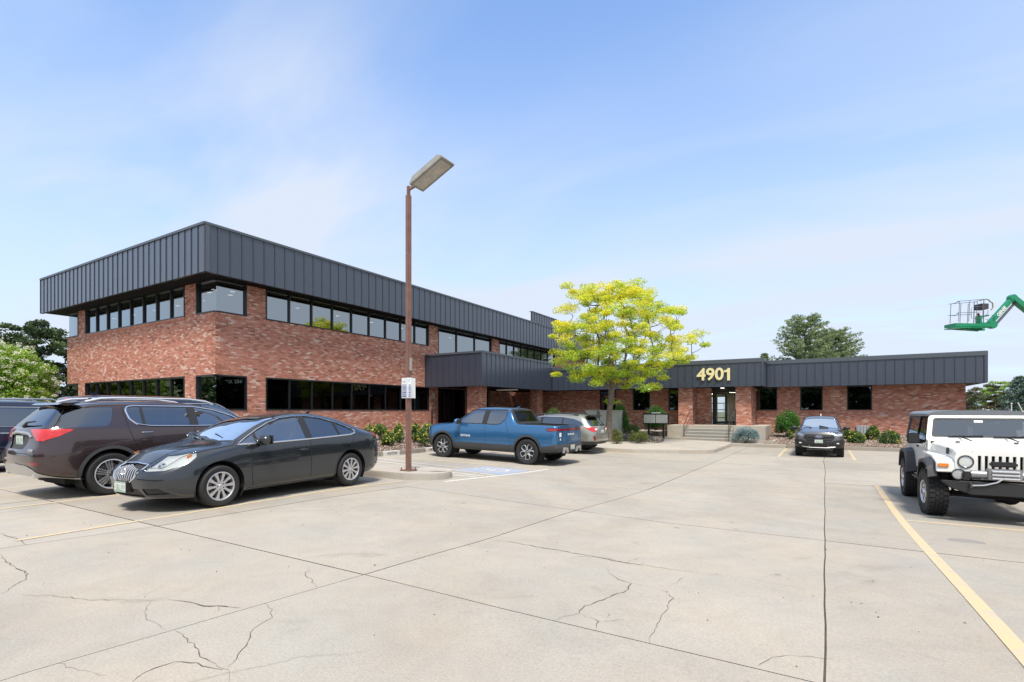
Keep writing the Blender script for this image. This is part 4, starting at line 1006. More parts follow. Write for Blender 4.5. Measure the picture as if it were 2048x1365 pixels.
def spoke(b, poly, ang, d0, d1):
    ex = Vector((math.cos(ang), 0, math.sin(ang))); ez = Vector((-math.sin(ang), 0, math.cos(ang)))
    b.extr(poly, (0, 0, 0), ex, ez, (0, 1, 0), d0, d1)
def make_wheel(Rr, w_, rr, style):
    """three meshes: tyre, rim, brake disc; outward is +y"""
    h = w_ / 2; b = MB()
    b.lathe([(rr, -h + .02), (rr + .012, -h), (Rr - .035, -h - .004), (Rr - .010, -h + .02), (Rr, -h + .05), (Rr, h - .05), (Rr - .010, h - .02), (Rr - .035, h + .004), (rr + .018, h + .006), (rr + .004, h - .004), (rr, h - .02)], n=56)
    if style in ('slot', 'petal', 'offroad'):
        nb = 30 if style == 'slot' else 44; hh = .012 if style == 'slot' else .005
        for k in range(nb):
            for (y0, y1, o_) in ((-h + .004, -h + .075, 0), (-h + .09, -.01, .5), (.01, h - .09, 0), (h - .075, h - .004, .5)):
                a = 6.28318 * (k + o_) / nb; er = Vector((math.cos(a), 0, math.sin(a))); et = Vector((-math.sin(a), 0, math.cos(a)))
                b.obox(er * (Rr + hh / 2 - .008) + Vector((0, (y0 + y1) / 2, 0)), er, et, (0, 1, 0), hh / 2 + .008, Rr * 2.1 / nb, (y1 - y0) / 2)
    tyre = b.mesh('wheel', M_tyre, True, ang=40)
    b = MB(); b.mi = 1 if style == 'petal' else 0
    b.lathe([(rr + .002, h - .016), (rr + .002, h - .002), (rr - .008, h + .002), (rr - .018, h - .006), (rr - .026, h - .03), (rr - .03, -h + .03)], n=48)
    b.mi = 1; b.lathe([(0.001, -h + .04), (rr - .03, -h + .03)], n=32); b.mi = 0
    t = rr - .012; yo = h - .012
    if style == 'ten':
        for k in range(10): spoke(b, [(.05, -.017), (.12, -.016), (t, -.030), (t, .030), (.12, .016), (.05, .017)], 6.28318 * k / 10, yo - .05, yo)
        b.lathe([(0.001, yo + .006), (.03, yo + .006), (.036, yo), (.075, yo - .003), (.08, yo - .05)], n=24)
    elif style == 'triple':
        for k in range(6):
            for o_ in (-.034, 0, .034): spoke(b, [(.055, o_ * .8 - .009), (t, o_ * 1.35 - .011), (t, o_ * 1.35 + .011), (.055, o_ * .8 + .009)], 6.28318 * k / 6 + .2, yo - .03, yo)
        b.lathe([(0.001, yo + .006), (.032, yo + .006), (.04, yo), (.085, yo - .003), (.09, yo - .04)], n=24)
    elif style == 'petal':
        b.mi = 1; b.lathe([(0.001, yo - .03), (t, yo - .05)], n=40); b.mi = 0
        for k in range(5):
            a0_ = 6.28318 * k / 5 + 1.5708
            pts = []
            for (r_, t_) in ((.055, -.012), (.11, -.062), (.20, -.085), (t - .005, -.052), (t - .005, .052), (.20, .085), (.11, .062), (.055, .012)):
                r2 = r_ * rr / .27; pts.append((math.cos(a0_) * r2 - math.sin(a0_) * t_, yo - .014, math.sin(a0_) * r2 + math.cos(a0_) * t_))
            b.tube(pts, .0165, 6, closed=False)
        b.lathe([(0.001, yo), (.022, yo), (.028, yo - .01)], n=16)
    elif style == 'slot':
        b.lathe([(.045, yo + .03), (.06, yo - .01), (.10, yo - .03)], n=32); b.mi = 1; b.lathe([(.001, yo + .03), (.045, yo + .03)], n=16); b.mi = 0
        b.mi = 1; b.lathe([(.09, yo - .05), (t, yo - .05)], n=32); b.mi = 0
        for k in range(8): spoke(b, [(.085, -.018), (t, -.036), (t, .036), (.085, .018)], 6.28318 * k / 8, yo - .05, yo - .012)
        b.lathe([(t - .022, yo - .01), (t, yo - .012)], n=40)
    elif style == 'offroad':
        for k in range(6): spoke(b, [(.05, -.03), (.13, -.022), (t, -.055), (t, .055), (.13, .022), (.05, .03)], 6.28318 * k / 6, yo - .05, yo - .005)
        b.lathe([(0.001, yo), (.07, yo), (.08, yo - .03)], n=24)
    else:
        for k in range(5):
            for o_ in (-.16, .16): spoke(b, [(.05, -.012), (t, -.018), (t, .018), (.05, .012)], 6.28318 * k / 5 + o_, yo - .04, yo - .003)
        b.lathe([(0.001, yo + .004), (.03, yo + .004), (.06, yo - .003), (.07, yo - .04)], n=24)
    b.mi = 1
    for k in range(5): a = 6.28318 * (k + .5) / 5; b.lathe([(.001, yo + .002), (.009, yo + .002), (.009, yo - .02)], (math.cos(a) * .052, 0, math.sin(a) * .052), n=8)
    rim = b.mesh('rim', [M_alloy, M_wdark], True, ang=30)
    b = MB(); b.lathe([(.06, h * .1), (rr * .72, h * .1), (rr * .72, h * .1 - .02)], n=28); disc = b.mesh('brake_disc', M_disc)
    return tyre, rim, disc
def put_wheels(root, wm, pos, steer=0.0):
    for (x, y, z) in pos:
        o = link('wheel', wm[0], root, (x, y, z)); o.rotation_euler = (0, rnd.uniform(0, 6), (math.pi if y < 0 else 0) + (steer if x > 0 else 0))
        link('rim', wm[1], o); link('brake_disc', wm[2], o)

def seats(root, rows, zf, wid=.5, m=None, h=.62):
    m = m or M_seat
    for (x, ys) in rows:
        for y in ys:
            b = MB(); b.box((x - .25, y - wid / 2, zf), (x + .25, y + wid / 2, zf + .28)); b.obox((x - .30, y, zf + .28 + h / 2 - .05), (1, 0, .22), (0, 1, 0), (-.22, 0, 1), .07, wid / 2 - .02, h / 2)
            b.obox((x - .385, y, zf + .28 + h + .06), (1, 0, .2), (0, 1, 0), (-.2, 0, 1), .05, .13, .09); b.build('seat', m, root, True, bevel=.03)
def steering(root, x, y, z):
    b = MB(); pts = [(x + .06 * math.sin(a), y + .185 * math.cos(a), z + .175 * math.sin(a)) for a in np.linspace(0, 6.28, 24)[:-1]]
    b.tube(pts, .014, 6, True); b.bar((x, y - .17, z), (x, y + .17, z), .03); b.bar((x, y, z), (x + .3, y, z - .12), .05); b.build('steering_wheel', M_trim, root, True)
def on_shell(bvh, d, s, a, b):
    D, ea, eb = axes(d, s); o = ea * a + eb * b + D * 4
    h = bvh.ray_cast(o, -D, 8); return (h[0], h[1]) if h[0] is not None else (None, None)
def strip_on(bvh, name, d, s, pts, r, m, root, closed=False, lift=0.002, seg=.06, flat=None):
    P = []; pp = pts + pts[:1] if closed else pts
    for a, c in zip(pp, pp[1:]):
        L = math.hypot(c[0] - a[0], c[1] - a[1]); k = max(1, int(L / seg))
        for q in range(k): P.append((a[0] + (c[0] - a[0]) * q / k, a[1] + (c[1] - a[1]) * q / k))
    if not closed: P.append(pp[-1])
    Q = []
    for a, c in P:
        h, n_ = on_shell(bvh, d, s, a, c)
        if h is not None: Q.append(h + n_ * lift)
    if len(Q) < 2: return None
    b = MB(); b.tube(Q, r, 6, closed); return b.build(name, m, root, True)

def plate(root, pos, rot, txt, m_txt=None, w_=.305, h_=.152):
    """rot: (right, up)"""
    o = link('license_plate', MB().box((-w_ / 2, -h_ / 2, 0), (w_ / 2, h_ / 2, .006)).mesh('license_plate', M_plate), root); frame_mat(o, rot[0], rot[1], pos)
    b = MB(); b.add([(-w_ / 2, -h_ / 2, .0075), (w_ / 2, -h_ / 2, .0075), (w_ / 2, -h_ / 2 + .022, .0075), (-w_ / 2 + .11, -h_ / 2 + .05, .0075), (-w_ / 2, -h_ / 2 + .028, .0075)], [(0, 1, 2, 3, 4)])
    b.add([(-w_ / 2, h_ / 2 - .02, .0075), (w_ / 2, h_ / 2 - .02, .0075), (w_ / 2, h_ / 2, .0075), (-w_ / 2, h_ / 2, .0075)], [(0, 1, 2, 3)])
    for k in range(6):                       # the photograph does not let the characters be read: six dark strokes
        x = -.115 + k * .042 + (.02 if k > 2 else 0); b.box((x, -.028, .007), (x + .026, .038, .0082))
    b.build('lettering', M_platet, o); return o

def build_car(sp_, name, loc, rz, label, cat, group=None, pitch=0.0, roll=0.0):
    root = empty(name, loc, label, cat, group, rz=rz); root.rotation_mode = 'XYZ'; root.rotation_euler = (roll, pitch, rz)
    bm = make_shell(sp_); me0 = bpy.data.meshes.new('tmp'); bm.to_mesh(me0)
    bvh = BVHTree.FromBMesh(bm); W = sp_['W']; P = sp_['paint']
    regs = []
    wb, tr, Rw, ar = sp_['wb'], sp_['track'], sp_['R'], sp_['arch']
    for x in (wb / 2, -wb / 2):
        if sp_.get('flare'):
            regs.append(dict(k='wheel_arch', d='S', p=[q for q in circ(x, Rw, ar + sp_['flare'], 36)], o=.012, m=M_plast, x=x))
    regs = sp_['regs'][:sp_.get('pre', 0)] + regs + sp_['regs'][sp_.get('pre', 0):]
    for x in (wb / 2, -wb / 2): regs.append(dict(k=None, d='S', p=circ(x, Rw + sp_.get('arz', .01), ar, 36)))
    tags = {}
    for r_ in regs:
        for s in ((1, -1) if r_.get('both', True) else (1,)):
            key = (r_['k'], s if r_.get('split', True) else 0, r_.get('x', 0)) if r_['k'] else ('', 0, 0)
            if key not in tags: tags[key] = (len(tags) + 1, r_)
            tid = tags[key][0]
            if r_['k'] is None:
                # wheel opening: also clears the floor behind it
                cut(bm, 'S', s, r_['p'], .25, tid)
            else: cut(bm, r_['d'], s, r_['p'], r_.get('t', .3), tid, r_.get('lim'), r_.get('ylim'))
    ZL = bm.faces.layers.int['tag']; groups_ = {}
    for f in bm.faces:
        if f.normal.z < -.9 and any(abs(f.calc_center_median().x - x) < ar for x in (wb / 2, -wb / 2)): continue
        groups_.setdefault(f[ZL], []).append(f)
    parts = {}
    body = piece(bm, groups_.get(0, []), 'body', P, 0, root, skirt=.02)
    for key, (tid, r_) in tags.items():
        if not r_['k'] or tid not in groups_: continue
        par = root
        if r_.get('par'):
            par = parts.get((r_['par'], key[1], 0)) or parts.get((r_['par'], 0, 0)) or root
        o = piece(bm, groups_[tid], r_.get('n', r_['k']), r_.get('m') or P, r_.get('o', 0), par, push=r_.get('push'), skirt=r_.get('sk', .014))
        if r_.get('lab'): o['label'] = r_['lab']
        parts[key] = o
        if r_.get('cover'): piece(bm, groups_[tid], 'lens', G_lens, .001, o, skirt=.0)
    bm.free()
    # wheel wells, underbody
    b = MB()
    for x in (wb / 2, -wb / 2):
        for s in (1, -1):
            a_ = np.linspace(R(-32), R(212), 18); pr_ = [(x + (ar + .012) * math.cos(t), Rw + .01 + (ar + .012) * math.sin(t)) for t in a_]
            y0, y1 = s * (W - .03), s * (W - .42); k = len(b.v)
            b.add([(p[0], y0, p[1]) for p in pr_] + [(p[0], y1, p[1]) for p in pr_], [(i, i + 1, len(pr_) + i + 1, len(pr_) + i) for i in range(len(pr_) - 1)])
            b.add([(p[0], y1, p[1]) for p in pr_], [tuple(range(len(pr_)))])
    zb = interp(sorted(sp_['bot']), 0); b.box((sp_['xr'] + .5, -W + .35, zb - .03), (sp_['xf'] - .4, W - .35, zb + .1))
    b.bar((wb / 2, -tr, Rw), (wb / 2, tr, Rw), .07); b.bar((-wb / 2, -tr, Rw), (-wb / 2, tr, Rw), .09)
    b.build('underbody', M_under, root)
    wm = make_wheel(Rw, sp_['tw'], sp_['rr'], sp_['wheel'])
    put_wheels(root, wm, [(sx * wb / 2, sy * tr, Rw) for sx in (1, -1) for sy in (1, -1)], sp_.get('steer', 0))
    for (nm, d, pts, r_, m_, cl_, both) in sp_.get('strips', []):
        for s in ((1, -1) if both else (1,)): strip_on(bvh, nm, d, s, pts, r_, m_, root, cl_)
    # handles, mirrors
    for (x, z) in sp_.get('handles', []):
        for s in (1, -1):
            h, n_ = on_shell(bvh, 'S', s, x, z)
            if h is None: continue
            b = MB(); b.tube([h + Vector((-.09, 0, 0)), h + Vector((-.07, s * .032, .0)), h + Vector((.07, s * .032, 0)), h + Vector((.09, 0, 0))], .011, 8)
            b.build('door_handle', sp_.get('hm') or P, root, True)
            b = MB(); b.ball((h.x, h.y - s * .012, h.z), .075, .022, .028); b.build('handle_recess', M_trim, root, True)
    if 'mirror' in sp_:
        mx_, mz_, my_, sc = sp_['mirror']
        for s in (1, -1):
            b = MB(); b.mi = 0; v0 = len(b.v)
            b.ball((mx_, s * (my_ + .12 * sc), mz_), .075 * sc, .125 * sc, .078 * sc, 14, 9)
            b.mi = 1; b.bar((mx_, s * (my_ - .08), mz_ - .05), (mx_, s * (my_ + .06), mz_ - .055), .06, .035)
            b.obox((mx_ - .068 * sc, s * (my_ + .125 * sc), mz_), (1, 0, 0), (0, 1, 0), (0, 0, 1), .01, .10 * sc, .058 * sc)
            b.build('mirror', [sp_.get('mm') or P, M_trim], root, True)
    if sp_.get('seats'): seats(root, *sp_['seats'])
    if sp_.get('steering'): steering(root, *sp_['steering'])
    if sp_.get('dash'):
        x, z = sp_['dash']; quick('dashboard', M_seatd, root, lambda q: q.box((x - .18, -W + .22, z - .25), (x + .35, W - .22, z)), bevel=.04, smooth=True)
    return root, bvh, parts

Z90 = R(90)
# ---------- charcoal sedan ----------
gl_out = [(1.02, .955), (.86, 1.05), (.62, 1.175), (.36, 1.285), (.08, 1.36), (-.22, 1.395), (-.52, 1.395), (-.82, 1.355), (-1.10, 1.28), (-1.36, 1.18), (-1.53, 1.095), (-1.50, 1.05), (-1.36, 1.02), (-.9, 1.0), (-.2, .975), (.5, .955)]
P_sed = car_paint('paint_charcoal', (0.032, 0.037, 0.044), 0.55, 0.22)
fd = [(.80, .28), (.83, .55), (.82, .93), (.98, .98), (.62, 1.215), (.30, 1.335), (-.06, 1.425), (-.34, 1.44), (-.36, .9), (-.35, .28)]
rd = [(-.36, .28), (-.37, .9), (-.35, 1.44), (-.70, 1.41), (-1.12, 1.315), (-1.42, 1.2), (-1.50, 1.08), (-1.42, .92), (-1.22, .74), (-1.02, .62), (-.95, .45), (-.93, .28)]
sedan = dict(xf=2.29, xr=-2.37, W=.907, wb=2.685, track=.79, R=.328, arch=.385, tw=.205, rr=.222, wheel='ten', paint=P_sed, cf=(.75, .42, .6, .26), bow=(.16, .10),
    top=[(2.4, .60), (2.29, .66), (2.1, .78), (1.8, .885), (1.4, .975), (1.16, 1.0), (1.06, 1.025), (.62, 1.255), (.34, 1.375), (0, 1.43), (-.3, 1.47), (-.6, 1.475), (-.95, 1.445), (-1.3, 1.36), (-1.65, 1.22), (-1.88, 1.125), (-2.1, 1.10), (-2.3, 1.085), (-2.45, 1.07)],
    sho=[(2.4, .50), (2.1, .64), (1.8, .75), (1.4, .85), (1.0, .925), (0, .97), (-1.0, 1.0), (-1.6, 1.02), (-2.0, 1.02), (-2.37, .98)],
    rail=[(2.3, .62), (1.8, .70), (1.1, .755), (.9, .735), (.62, .665), (.3, .60), (0, .565), (-.5, .555), (-.95, .56), (-1.4, .60), (-1.75, .655), (-1.95, .70), (-2.37, .70)],
    crown=[(2.3, .05), (1.2, .05), (.6, .03), (0, .045), (-1, .045), (-1.6, .03), (-2.3, .03)], shin=[(2.3, .05), (1.0, .04), (-2.3, .05)],
    bot=[(2.29, .22), (1.6, .19), (0, .20), (-1.6, .21), (-2.37, .28)],
    pf=[(.2, -.10), (.35, -.02), (.5, 0), (.62, -.04), (.7, -.10), (.85, -.2)], pr=[(.2, -.12), (.4, 0), (.7, 0), (1.0, -.05), (1.1, -.03)], ff=.5, fr=.5,
    regs=[dict(k='front_door', n='door', d='S', p=fd, o=.001), dict(k='rear_door', n='door', d='S', p=rd, o=.001),
          dict(k='window_surround', d='S', p=gl_out, m=M_trim, o=.001, t=.15),
          dict(k='w1', n='window', par='front_door', d='S', p=shrink(clip_x(gl_out, .70, 1.02), .012), m=G_side, o=-.006, t=.15),
          dict(k='w2', n='window', par='front_door', d='S', p=shrink(clip_x(gl_out, -.30, .68), .014), m=G_side, o=-.006, t=.15),
          dict(k='w3', n='window', par='rear_door', d='S', p=shrink(clip_x(gl_out, -1.08, -.42), .014), m=G_priv, o=-.006, t=.15),
          dict(k='w4', n='window', par='rear_door', d='S', p=shrink(clip_x(gl_out, -1.6, -1.11), .012), m=G_priv, o=-.006, t=.15),
          dict(k='windscreen_surround', d='T', p=[(1.06, -.70), (1.16, -.4), (1.18, 0), (1.16, .4), (1.06, .70), (.12, .54), (.12, -.54)], m=M_trim, o=.0, t=.2, both=False, split=False),
          dict(k='windscreen', d='T', p=[(1.01, -.67), (1.10, -.38), (1.12, 0), (1.10, .38), (1.01, .67), (.17, .52), (.17, -.52)], m=G_wind, o=-.003, t=.2, both=False, split=False),
          dict(k='rear_window', d='T', p=[(-1.18, -.49), (-1.72, -.55), (-1.72, .55), (-1.18, .49)], m=G_priv, o=-.003, t=.2, both=False, split=False),
          dict(k='headlight', d='S', p=[(2.34, .60), (2.22, .70), (1.98, .80), (1.70, .865), (1.62, .87), (1.68, .80), (1.84, .70), (2.05, .625)], m=M_lampw, o=-.02, cover=True, t=-.2, ylim=.40),
          dict(k='tail_light', d='S', p=[(-2.45, .82), (-2.05, .98), (-2.0, 1.03), (-2.1, 1.06), (-2.45, 1.04)], m=M_red, o=.004, t=-.1, ylim=.42),
          dict(k='grille', d='F', p=rounded([(0, .44), (.18, .45), (.29, .52), (.345, .66), (.32, .70), (0, .72)], .03), m=M_trim, o=-.02, split=False, t=.0),
          dict(k='lower_grille', d='F', p=[(0, .235), (.42, .24), (.36, .36), (0, .355)], m=M_trim, o=-.02, split=False, t=.1),
          dict(k='fog_light_recess', d='F', p=[(.46, .27), (.74, .285), (.66, .375), (.44, .37)], m=M_trim, o=-.012, t=.0)],
    strips=[('window_trim', 'S', gl_out, .014, M_chrome, True, True),
            ('grille_frame', 'F', [(0, .44), (.18, .45), (.29, .52), (.345, .66), (.32, .70), (0, .72)], .012, M_chrome, False, True),
            ('door_gap', 'S', [(.80, .27), (.83, .55), (.82, .93)], .004, M_under, False, True), ('door_gap', 'S', [(-.355, .27), (-.365, .97)], .004, M_under, False, True),
            ('door_gap', 'S', [(-1.50, 1.06), (-1.42, .92), (-1.22, .74), (-1.02, .62), (-.95, .45), (-.93, .27)], .004, M_under, False, True),
            ('sill_crease', 'S', [(.9, .235), (-.9, .235)], .006, M_trim, False, True),
            ('bonnet_gap', 'T', [(2.16, .35), (2.05, .60), (1.7, .72), (1.1, .80), (.98, .72)], .004, M_under, False, True),
            ('bonnet_crease', 'T', [(2.1, .30), (1.6, .42), (1.1, .52)], .004, P_sed, False, True)],
    handles=[(-.20, .80), (-1.22, .87)], hm=P_sed, mirror=(.70, 1.02, .87, 1.2), seats=([(.05, (-.37, .37)), (-.85, (-.35, .35))], .33, .5, M_seat, .55), steering=(.55, .37, .93), dash=(.85, .93))
SED, bv, pt = build_car(sedan, 'parked_sedan', (-8.98, 5.80, 0.0), R(-87.3), 'dark charcoal sedan with chrome window outline and silver ten spoke wheels, facing the camera', 'car', 'cars parked in the left row')
for k in range(-5, 6):
    y = k * .054
    b = MB(); Q = []
    for z in np.linspace(.452 + .085 * (abs(y) / .3) ** 2, .695 - .01 * abs(k), 7):
        h, n_ = on_shell(bv, 'F', 1, y, z); Q.append(h + Vector((.002, 0, 0)))
    b.tube(Q, .0075, 6); b.build('grille_bar', M_alloy, SED, True)
h, _ = on_shell(bv, 'F', 1, 0, .60)
b = MB(); b.lathe([(.048, 0), (.055, .012), (.062, 0)], h + Vector((.01, 0, 0)), (1, 0, 0), 24)
for k in (-1, 0, 1): b.obox(h + Vector((.02, k * .024, -k * .012)), (0, .0, 1), (0, 1, .4), (1, 0, 0), .026, .010, .006)
b.build('emblem', M_chrome, SED, True)
for s in (1, -1):
    for (x, z, r_) in ((2.02, .70, .055), (2.13, .665, .04)):
        h, n_ = on_shell(bv, 'S', s, x, z)
        if h is not None: MB().lathe([(r_ * .35, -.006), (r_ * .5, .004), (r_ * .8, .006), (r_, -.008)], h - n_ * .008, n_, 20).build('projector', M_chrome, SED, True)
    h, n_ = on_shell(bv, 'S', s, 1.74, .815)
    if h is not None: MB().obox(h - n_ * .010, (1, 0, -.35), n_, (.35, 0, 1), .04, .010, .018).build('amber_reflector', M_amber, SED)
    b = MB(); b.tube([(1.06, s * .15, 1.02), (.86, s * .40, 1.10 - .005), (.98, s * .62, 1.06)], .008, 6)
    b = MB(); b.bar((.99, .05 + s * .33, 1.045), (.90, .05 + s * .33 - .36, 1.105), .022, .014); b.build('wiper', M_trim, SED)
plate(SED, (2.315, 0, .38), ((0, 1, 0), (0, 0, 1)), '')
quick('plate_mount', M_trim, SED, lambda q: q.box((2.22, -.16, .30), (2.312, .16, .46)))
quick('antenna_fin', P_sed, SED, lambda q: q.extr([(0, 0), (.12, 0), (.03, .05), (0, .05)], (-1.06, .01, 1.44), (1, 0, .0), (0, 0, 1), (0, -1, 0), 0, .025), bevel=.006)

# ---------- maroon suv ----------
P_mar = car_paint('paint_maroon', (0.060, 0.040, 0.042), 0.55, 0.22)
def zmap_spec(sp_, tab):
    z = lambda v: interp(tab, v)
    for k in ('top', 'sho', 'bot'): sp_[k] = [(a, z(b)) for a, b in sp_[k]]
    for k in ('pf', 'pr'): sp_[k] = [(z(a), b) for a, b in sp_[k]]
    for r_ in sp_['regs']:
        if r_['d'] != 'T': r_['p'] = [(a, z(b)) for a, b in r_['p']]
    sp_['strips'] = [(n_, d, [(a, z(b)) for a, b in p] if d != 'T' else p, *rest) for (n_, d, p, *rest) in sp_['strips']]
    sp_['handles'] = [(a, z(b)) for a, b in sp_['handles']]
    return z
ac_gl = rounded([(1.22, 1.06), (.80, 1.30), (.45, 1.435), (.05, 1.505), (-1.02, 1.515), (-1.12, 1.49), (-1.15, 1.42), (-1.12, 1.24), (-1.02, 1.13), (-.8, 1.085), (0, 1.065)], .04, 2)
ac_fd = [(1.02, .36), (1.06, 1.0), (1.25, 1.06), (.80, 1.34), (.42, 1.48), (.02, 1.545), (-.02, .36)]
ac_rd = [(-.02, .36), (.02, 1.545), (-1.05, 1.55), (-1.17, 1.5), (-1.19, 1.35), (-1.16, 1.05), (-1.10, .82), (-.98, .62), (-.90, .36)]
acad = dict(xf=2.37, xr=-2.50, W=.957, wb=2.857, track=.825, R=.378, arch=.440, tw=.245, rr=.262, wheel='triple', paint=P_mar, cf=(.6, .32, .62, .24), bow=(.12, .10), flare=.065,
    top=[(2.5, .92), (2.37, .98), (2.1, 1.07), (1.6, 1.13), (1.25, 1.17), (.9, 1.34), (.5, 1.51), (.1, 1.60), (-.6, 1.635), (-1.5, 1.61), (-2.2, 1.55), (-2.6, 1.50)],
    sho=[(2.4, .80), (1.8, .95), (1.2, 1.03), (0, 1.055), (-1.2, 1.07), (-2.5, 1.08)],
    rail=[(2.4, .70), (1.3, .80), (1.1, .79), (.8, .74), (.45, .69), (0, .66), (-1.5, .655), (-2.5, .63)],
    crown=[(2.4, .05), (1.2, .04), (.4, .04), (-2.4, .05)], bot=[(2.4, .28), (1.5, .25), (-1.5, .25), (-2.5, .36)],
    pf=[(.3, -.12), (.5, 0), (.9, -.02), (1.0, -.12)], pr=[(.25, -.18), (.36, -.06), (.5, 0), (.66, 0), (.75, -.06), (1.0, -.10), (1.1, -.14), (1.5, -.46), (1.6, -.42)], ff=.5, fr=1.1,
    pre=2,
    regs=[dict(k='cladding', n='sill_cladding', d='S', p=[(1.5, .1), (1.5, .40), (-1.5, .40), (-2.1, .47), (-2.62, .62), (-2.62, .1)], m=P_mar, o=.004, t=-.2),
          dict(k='cladding2', n='bumper', d='R', p=[(0, .2), (1.0, .2), (1.0, .60), (.74, .60), (.5, .64), (0, .64)], m=P_mar, o=.006, t=.35, split=False),
          dict(k='front_door', n='door', d='S', p=ac_fd, o=.001), dict(k='rear_door', n='door', d='S', p=ac_rd, o=.001),
          dict(k='window_surround', d='S', p=ac_gl, m=M_trim, o=.001, t=.12),
          dict(k='w1', n='window', par='front_door', d='S', p=shrink(clip_x(ac_gl, .07, 1.22), .014), m=G_side, o=-.006, t=.12),
          dict(k='w2', n='window', par='rear_door', d='S', p=shrink(clip_x(ac_gl, -.88, -.06), .014), m=G_priv, o=-.006, t=.12),
          dict(k='w2b', n='window', par='rear_door', d='S', p=shrink(clip_x(ac_gl, -1.3, -.90), .012), m=G_priv, o=-.006, t=.12),
          dict(k='w3', n='quarter_window', d='S', p=rounded([(-1.33, 1.49), (-1.40, 1.22), (-1.46, 1.12), (-1.56, 1.10), (-2.18, 1.085), (-1.94, 1.47)], .035, 2), m=G_priv, o=-.003, t=.12),
          dict(k='dpillar', n='pillar_trim', d='S', p=[(-2.20, 1.085), (-1.96, 1.47), (-2.06, 1.47), (-2.36, 1.085)], m=mat('gloss_black', (.01, .01, .012), .1, coat=1), o=.001, t=.0, lim=lambda c: abs(c.y) > .6),
          dict(k='rear_window', d='R', p=[(0, 1.10), (.78, 1.09), (.63, 1.44), (0, 1.47)], m=G_priv, o=-.004, t=.2, split=False),
          dict(k='tail_light', d='R', p=[(.36, 1.06), (.80, 1.06), (.80, .83), (.66, .83), (.55, .92)], m=M_red, o=.006, t=.3, ylim=.3),
          dict(k='tail_light', d='S', p=[(-2.7, .83), (-2.34, .83), (-2.14, .93), (-1.97, 1.04), (-2.0, 1.06), (-2.7, 1.06)], m=M_red, o=.006, t=.15),
          dict(k='plate_recess', d='R', p=[(0, .70), (.31, .70), (.42, .90), (.36, .93), (0, .95)], m=M_plast, o=-.02, t=.3, split=False),
          dict(k='rear_reflector', d='R', p=[(.55, .46), (.78, .46), (.78, .50), (.55, .50)], m=M_redd, o=.009, t=.1),
          dict(k='lower_bumper', d='R', p=[(0, .26), (.60, .30), (.93, .24), (.93, .30), (.66, .42), (.5, .45), (0, .47)], m=M_silver, o=.016, t=-.2, split=False),
          dict(k='windscreen', d='T', p=[(1.22, -.72), (1.27, 0), (1.22, .72), (.42, .62), (.38, 0), (.42, -.62)], m=G_wind, o=-.002, t=.2, both=False, split=False),
          dict(k='headlight', d='S', p=[(2.4, .84), (2.4, .95), (1.85, 1.0), (1.9, .92)], m=M_lampw, o=-.01, cover=True, t=.0)],
    strips=[('window_trim', 'S', ac_gl, .014, M_chrome, True, True),
            ('door_gap', 'S', [(1.02, .42), (1.06, 1.05)], .004, M_under, False, True), ('door_gap', 'S', [(-.02, .42), (-.01, 1.07)], .004, M_under, False, True),
            ('door_gap', 'S', [(-1.19, 1.5), (-1.19, 1.35), (-1.16, 1.05), (-1.10, .82), (-.98, .62)], .004, M_under, False, True),
            ('hatch_gap', 'S', [(-1.93, 1.55), (-2.20, 1.08), (-2.26, .86)], .005, M_under, False, True), ('sill_trim', 'S', [(.9, .41), (-.9, .41)], .006, P_mar, False, True),
            ('bumper_gap', 'R', [(0, .645), (.5, .645), (.74, .605), (.9, .605)], .004, M_under, False, True),
            ('tailgate_bar', 'R', [(-.47, .89), (-.38, .96), (-.2, .985), (.2, .985), (.38, .96), (.47, .89)], .022, M_silver, False, False)],
    handles=[(-.10 + .22, .93), (-.86, .95)], hm=M_chrome, mirror=(.90, 1.10, .92, 1.15), seats=([(.15, (-.4, .4)), (-.75, (-.4, .4)), (-1.6, (-.35, .35))], .45, .5, M_seatd, .6), dash=(1.0, 1.02), steering=(.72, .4, 1.05))
za = zmap_spec(acad, [(0, 0), (.25, .26), (.36, .42), (.47, .62), (.64, .78), (.82, .99), (.95, 1.10), (1.06, 1.19), (1.3, 1.40), (1.5, 1.58), (1.635, 1.70), (1.8, 1.86)])
ACA, bv, pt = build_car(acad, 'parked_suv', (-11.80, 5.58, 0.0), R(90), 'dark maroon suv with red wraparound tail lamps beside the charcoal sedan', 'suv', 'cars parked in the left row')
for s in (1, -1):
    b = MB(); b.mi = 0; zr = 1.645
    b.tube([(.50, s * .63, 1.63), (.35, s * .635, 1.69), (0, s * .64, 1.735), (-1.2, s * .64, 1.74), (-1.50, s * .635, 1.72), (-1.72, s * .63, 1.66)], [.02, .022, .018, .018, .022, .022], 8)
    b.build('roof_rail', mat('bright_silver', (.8, .8, .8), .25, .5), ACA, True)
b = MB(); b.extr([(-1.95, 1.585), (-1.75, 1.655), (-2.04, 1.635), (-2.10, 1.60)], (0, 0, 0), (1, 0, 0), (0, 0, 1), (0, 1, 0), -.62, .62); b.build('spoiler', P_mar, ACA, bevel=.01)
for s in (1, -1): MB().tube([(-2.20, s * .62, .42), (-2.42, s * .62, .42)], .045, 10).build('exhaust_tip', M_chrome, ACA, True)
h, _ = on_shell(bv, 'R', 1, .0, 1.0); plate(ACA, (h.x + .012, 0, 1.0), ((0, -1, 0), (0, 0, 1)), '')
h, n_ = on_shell(bv, 'R', 1, -.60, .84); me = text_mesh('DENALI', .06, .002, 'lettering', M_chrome, .002); o = link('lettering', me, ACA); frame_mat(o, (0, -1, 0), (0, 0, 1), h + Vector((-.012, 0, 0)))
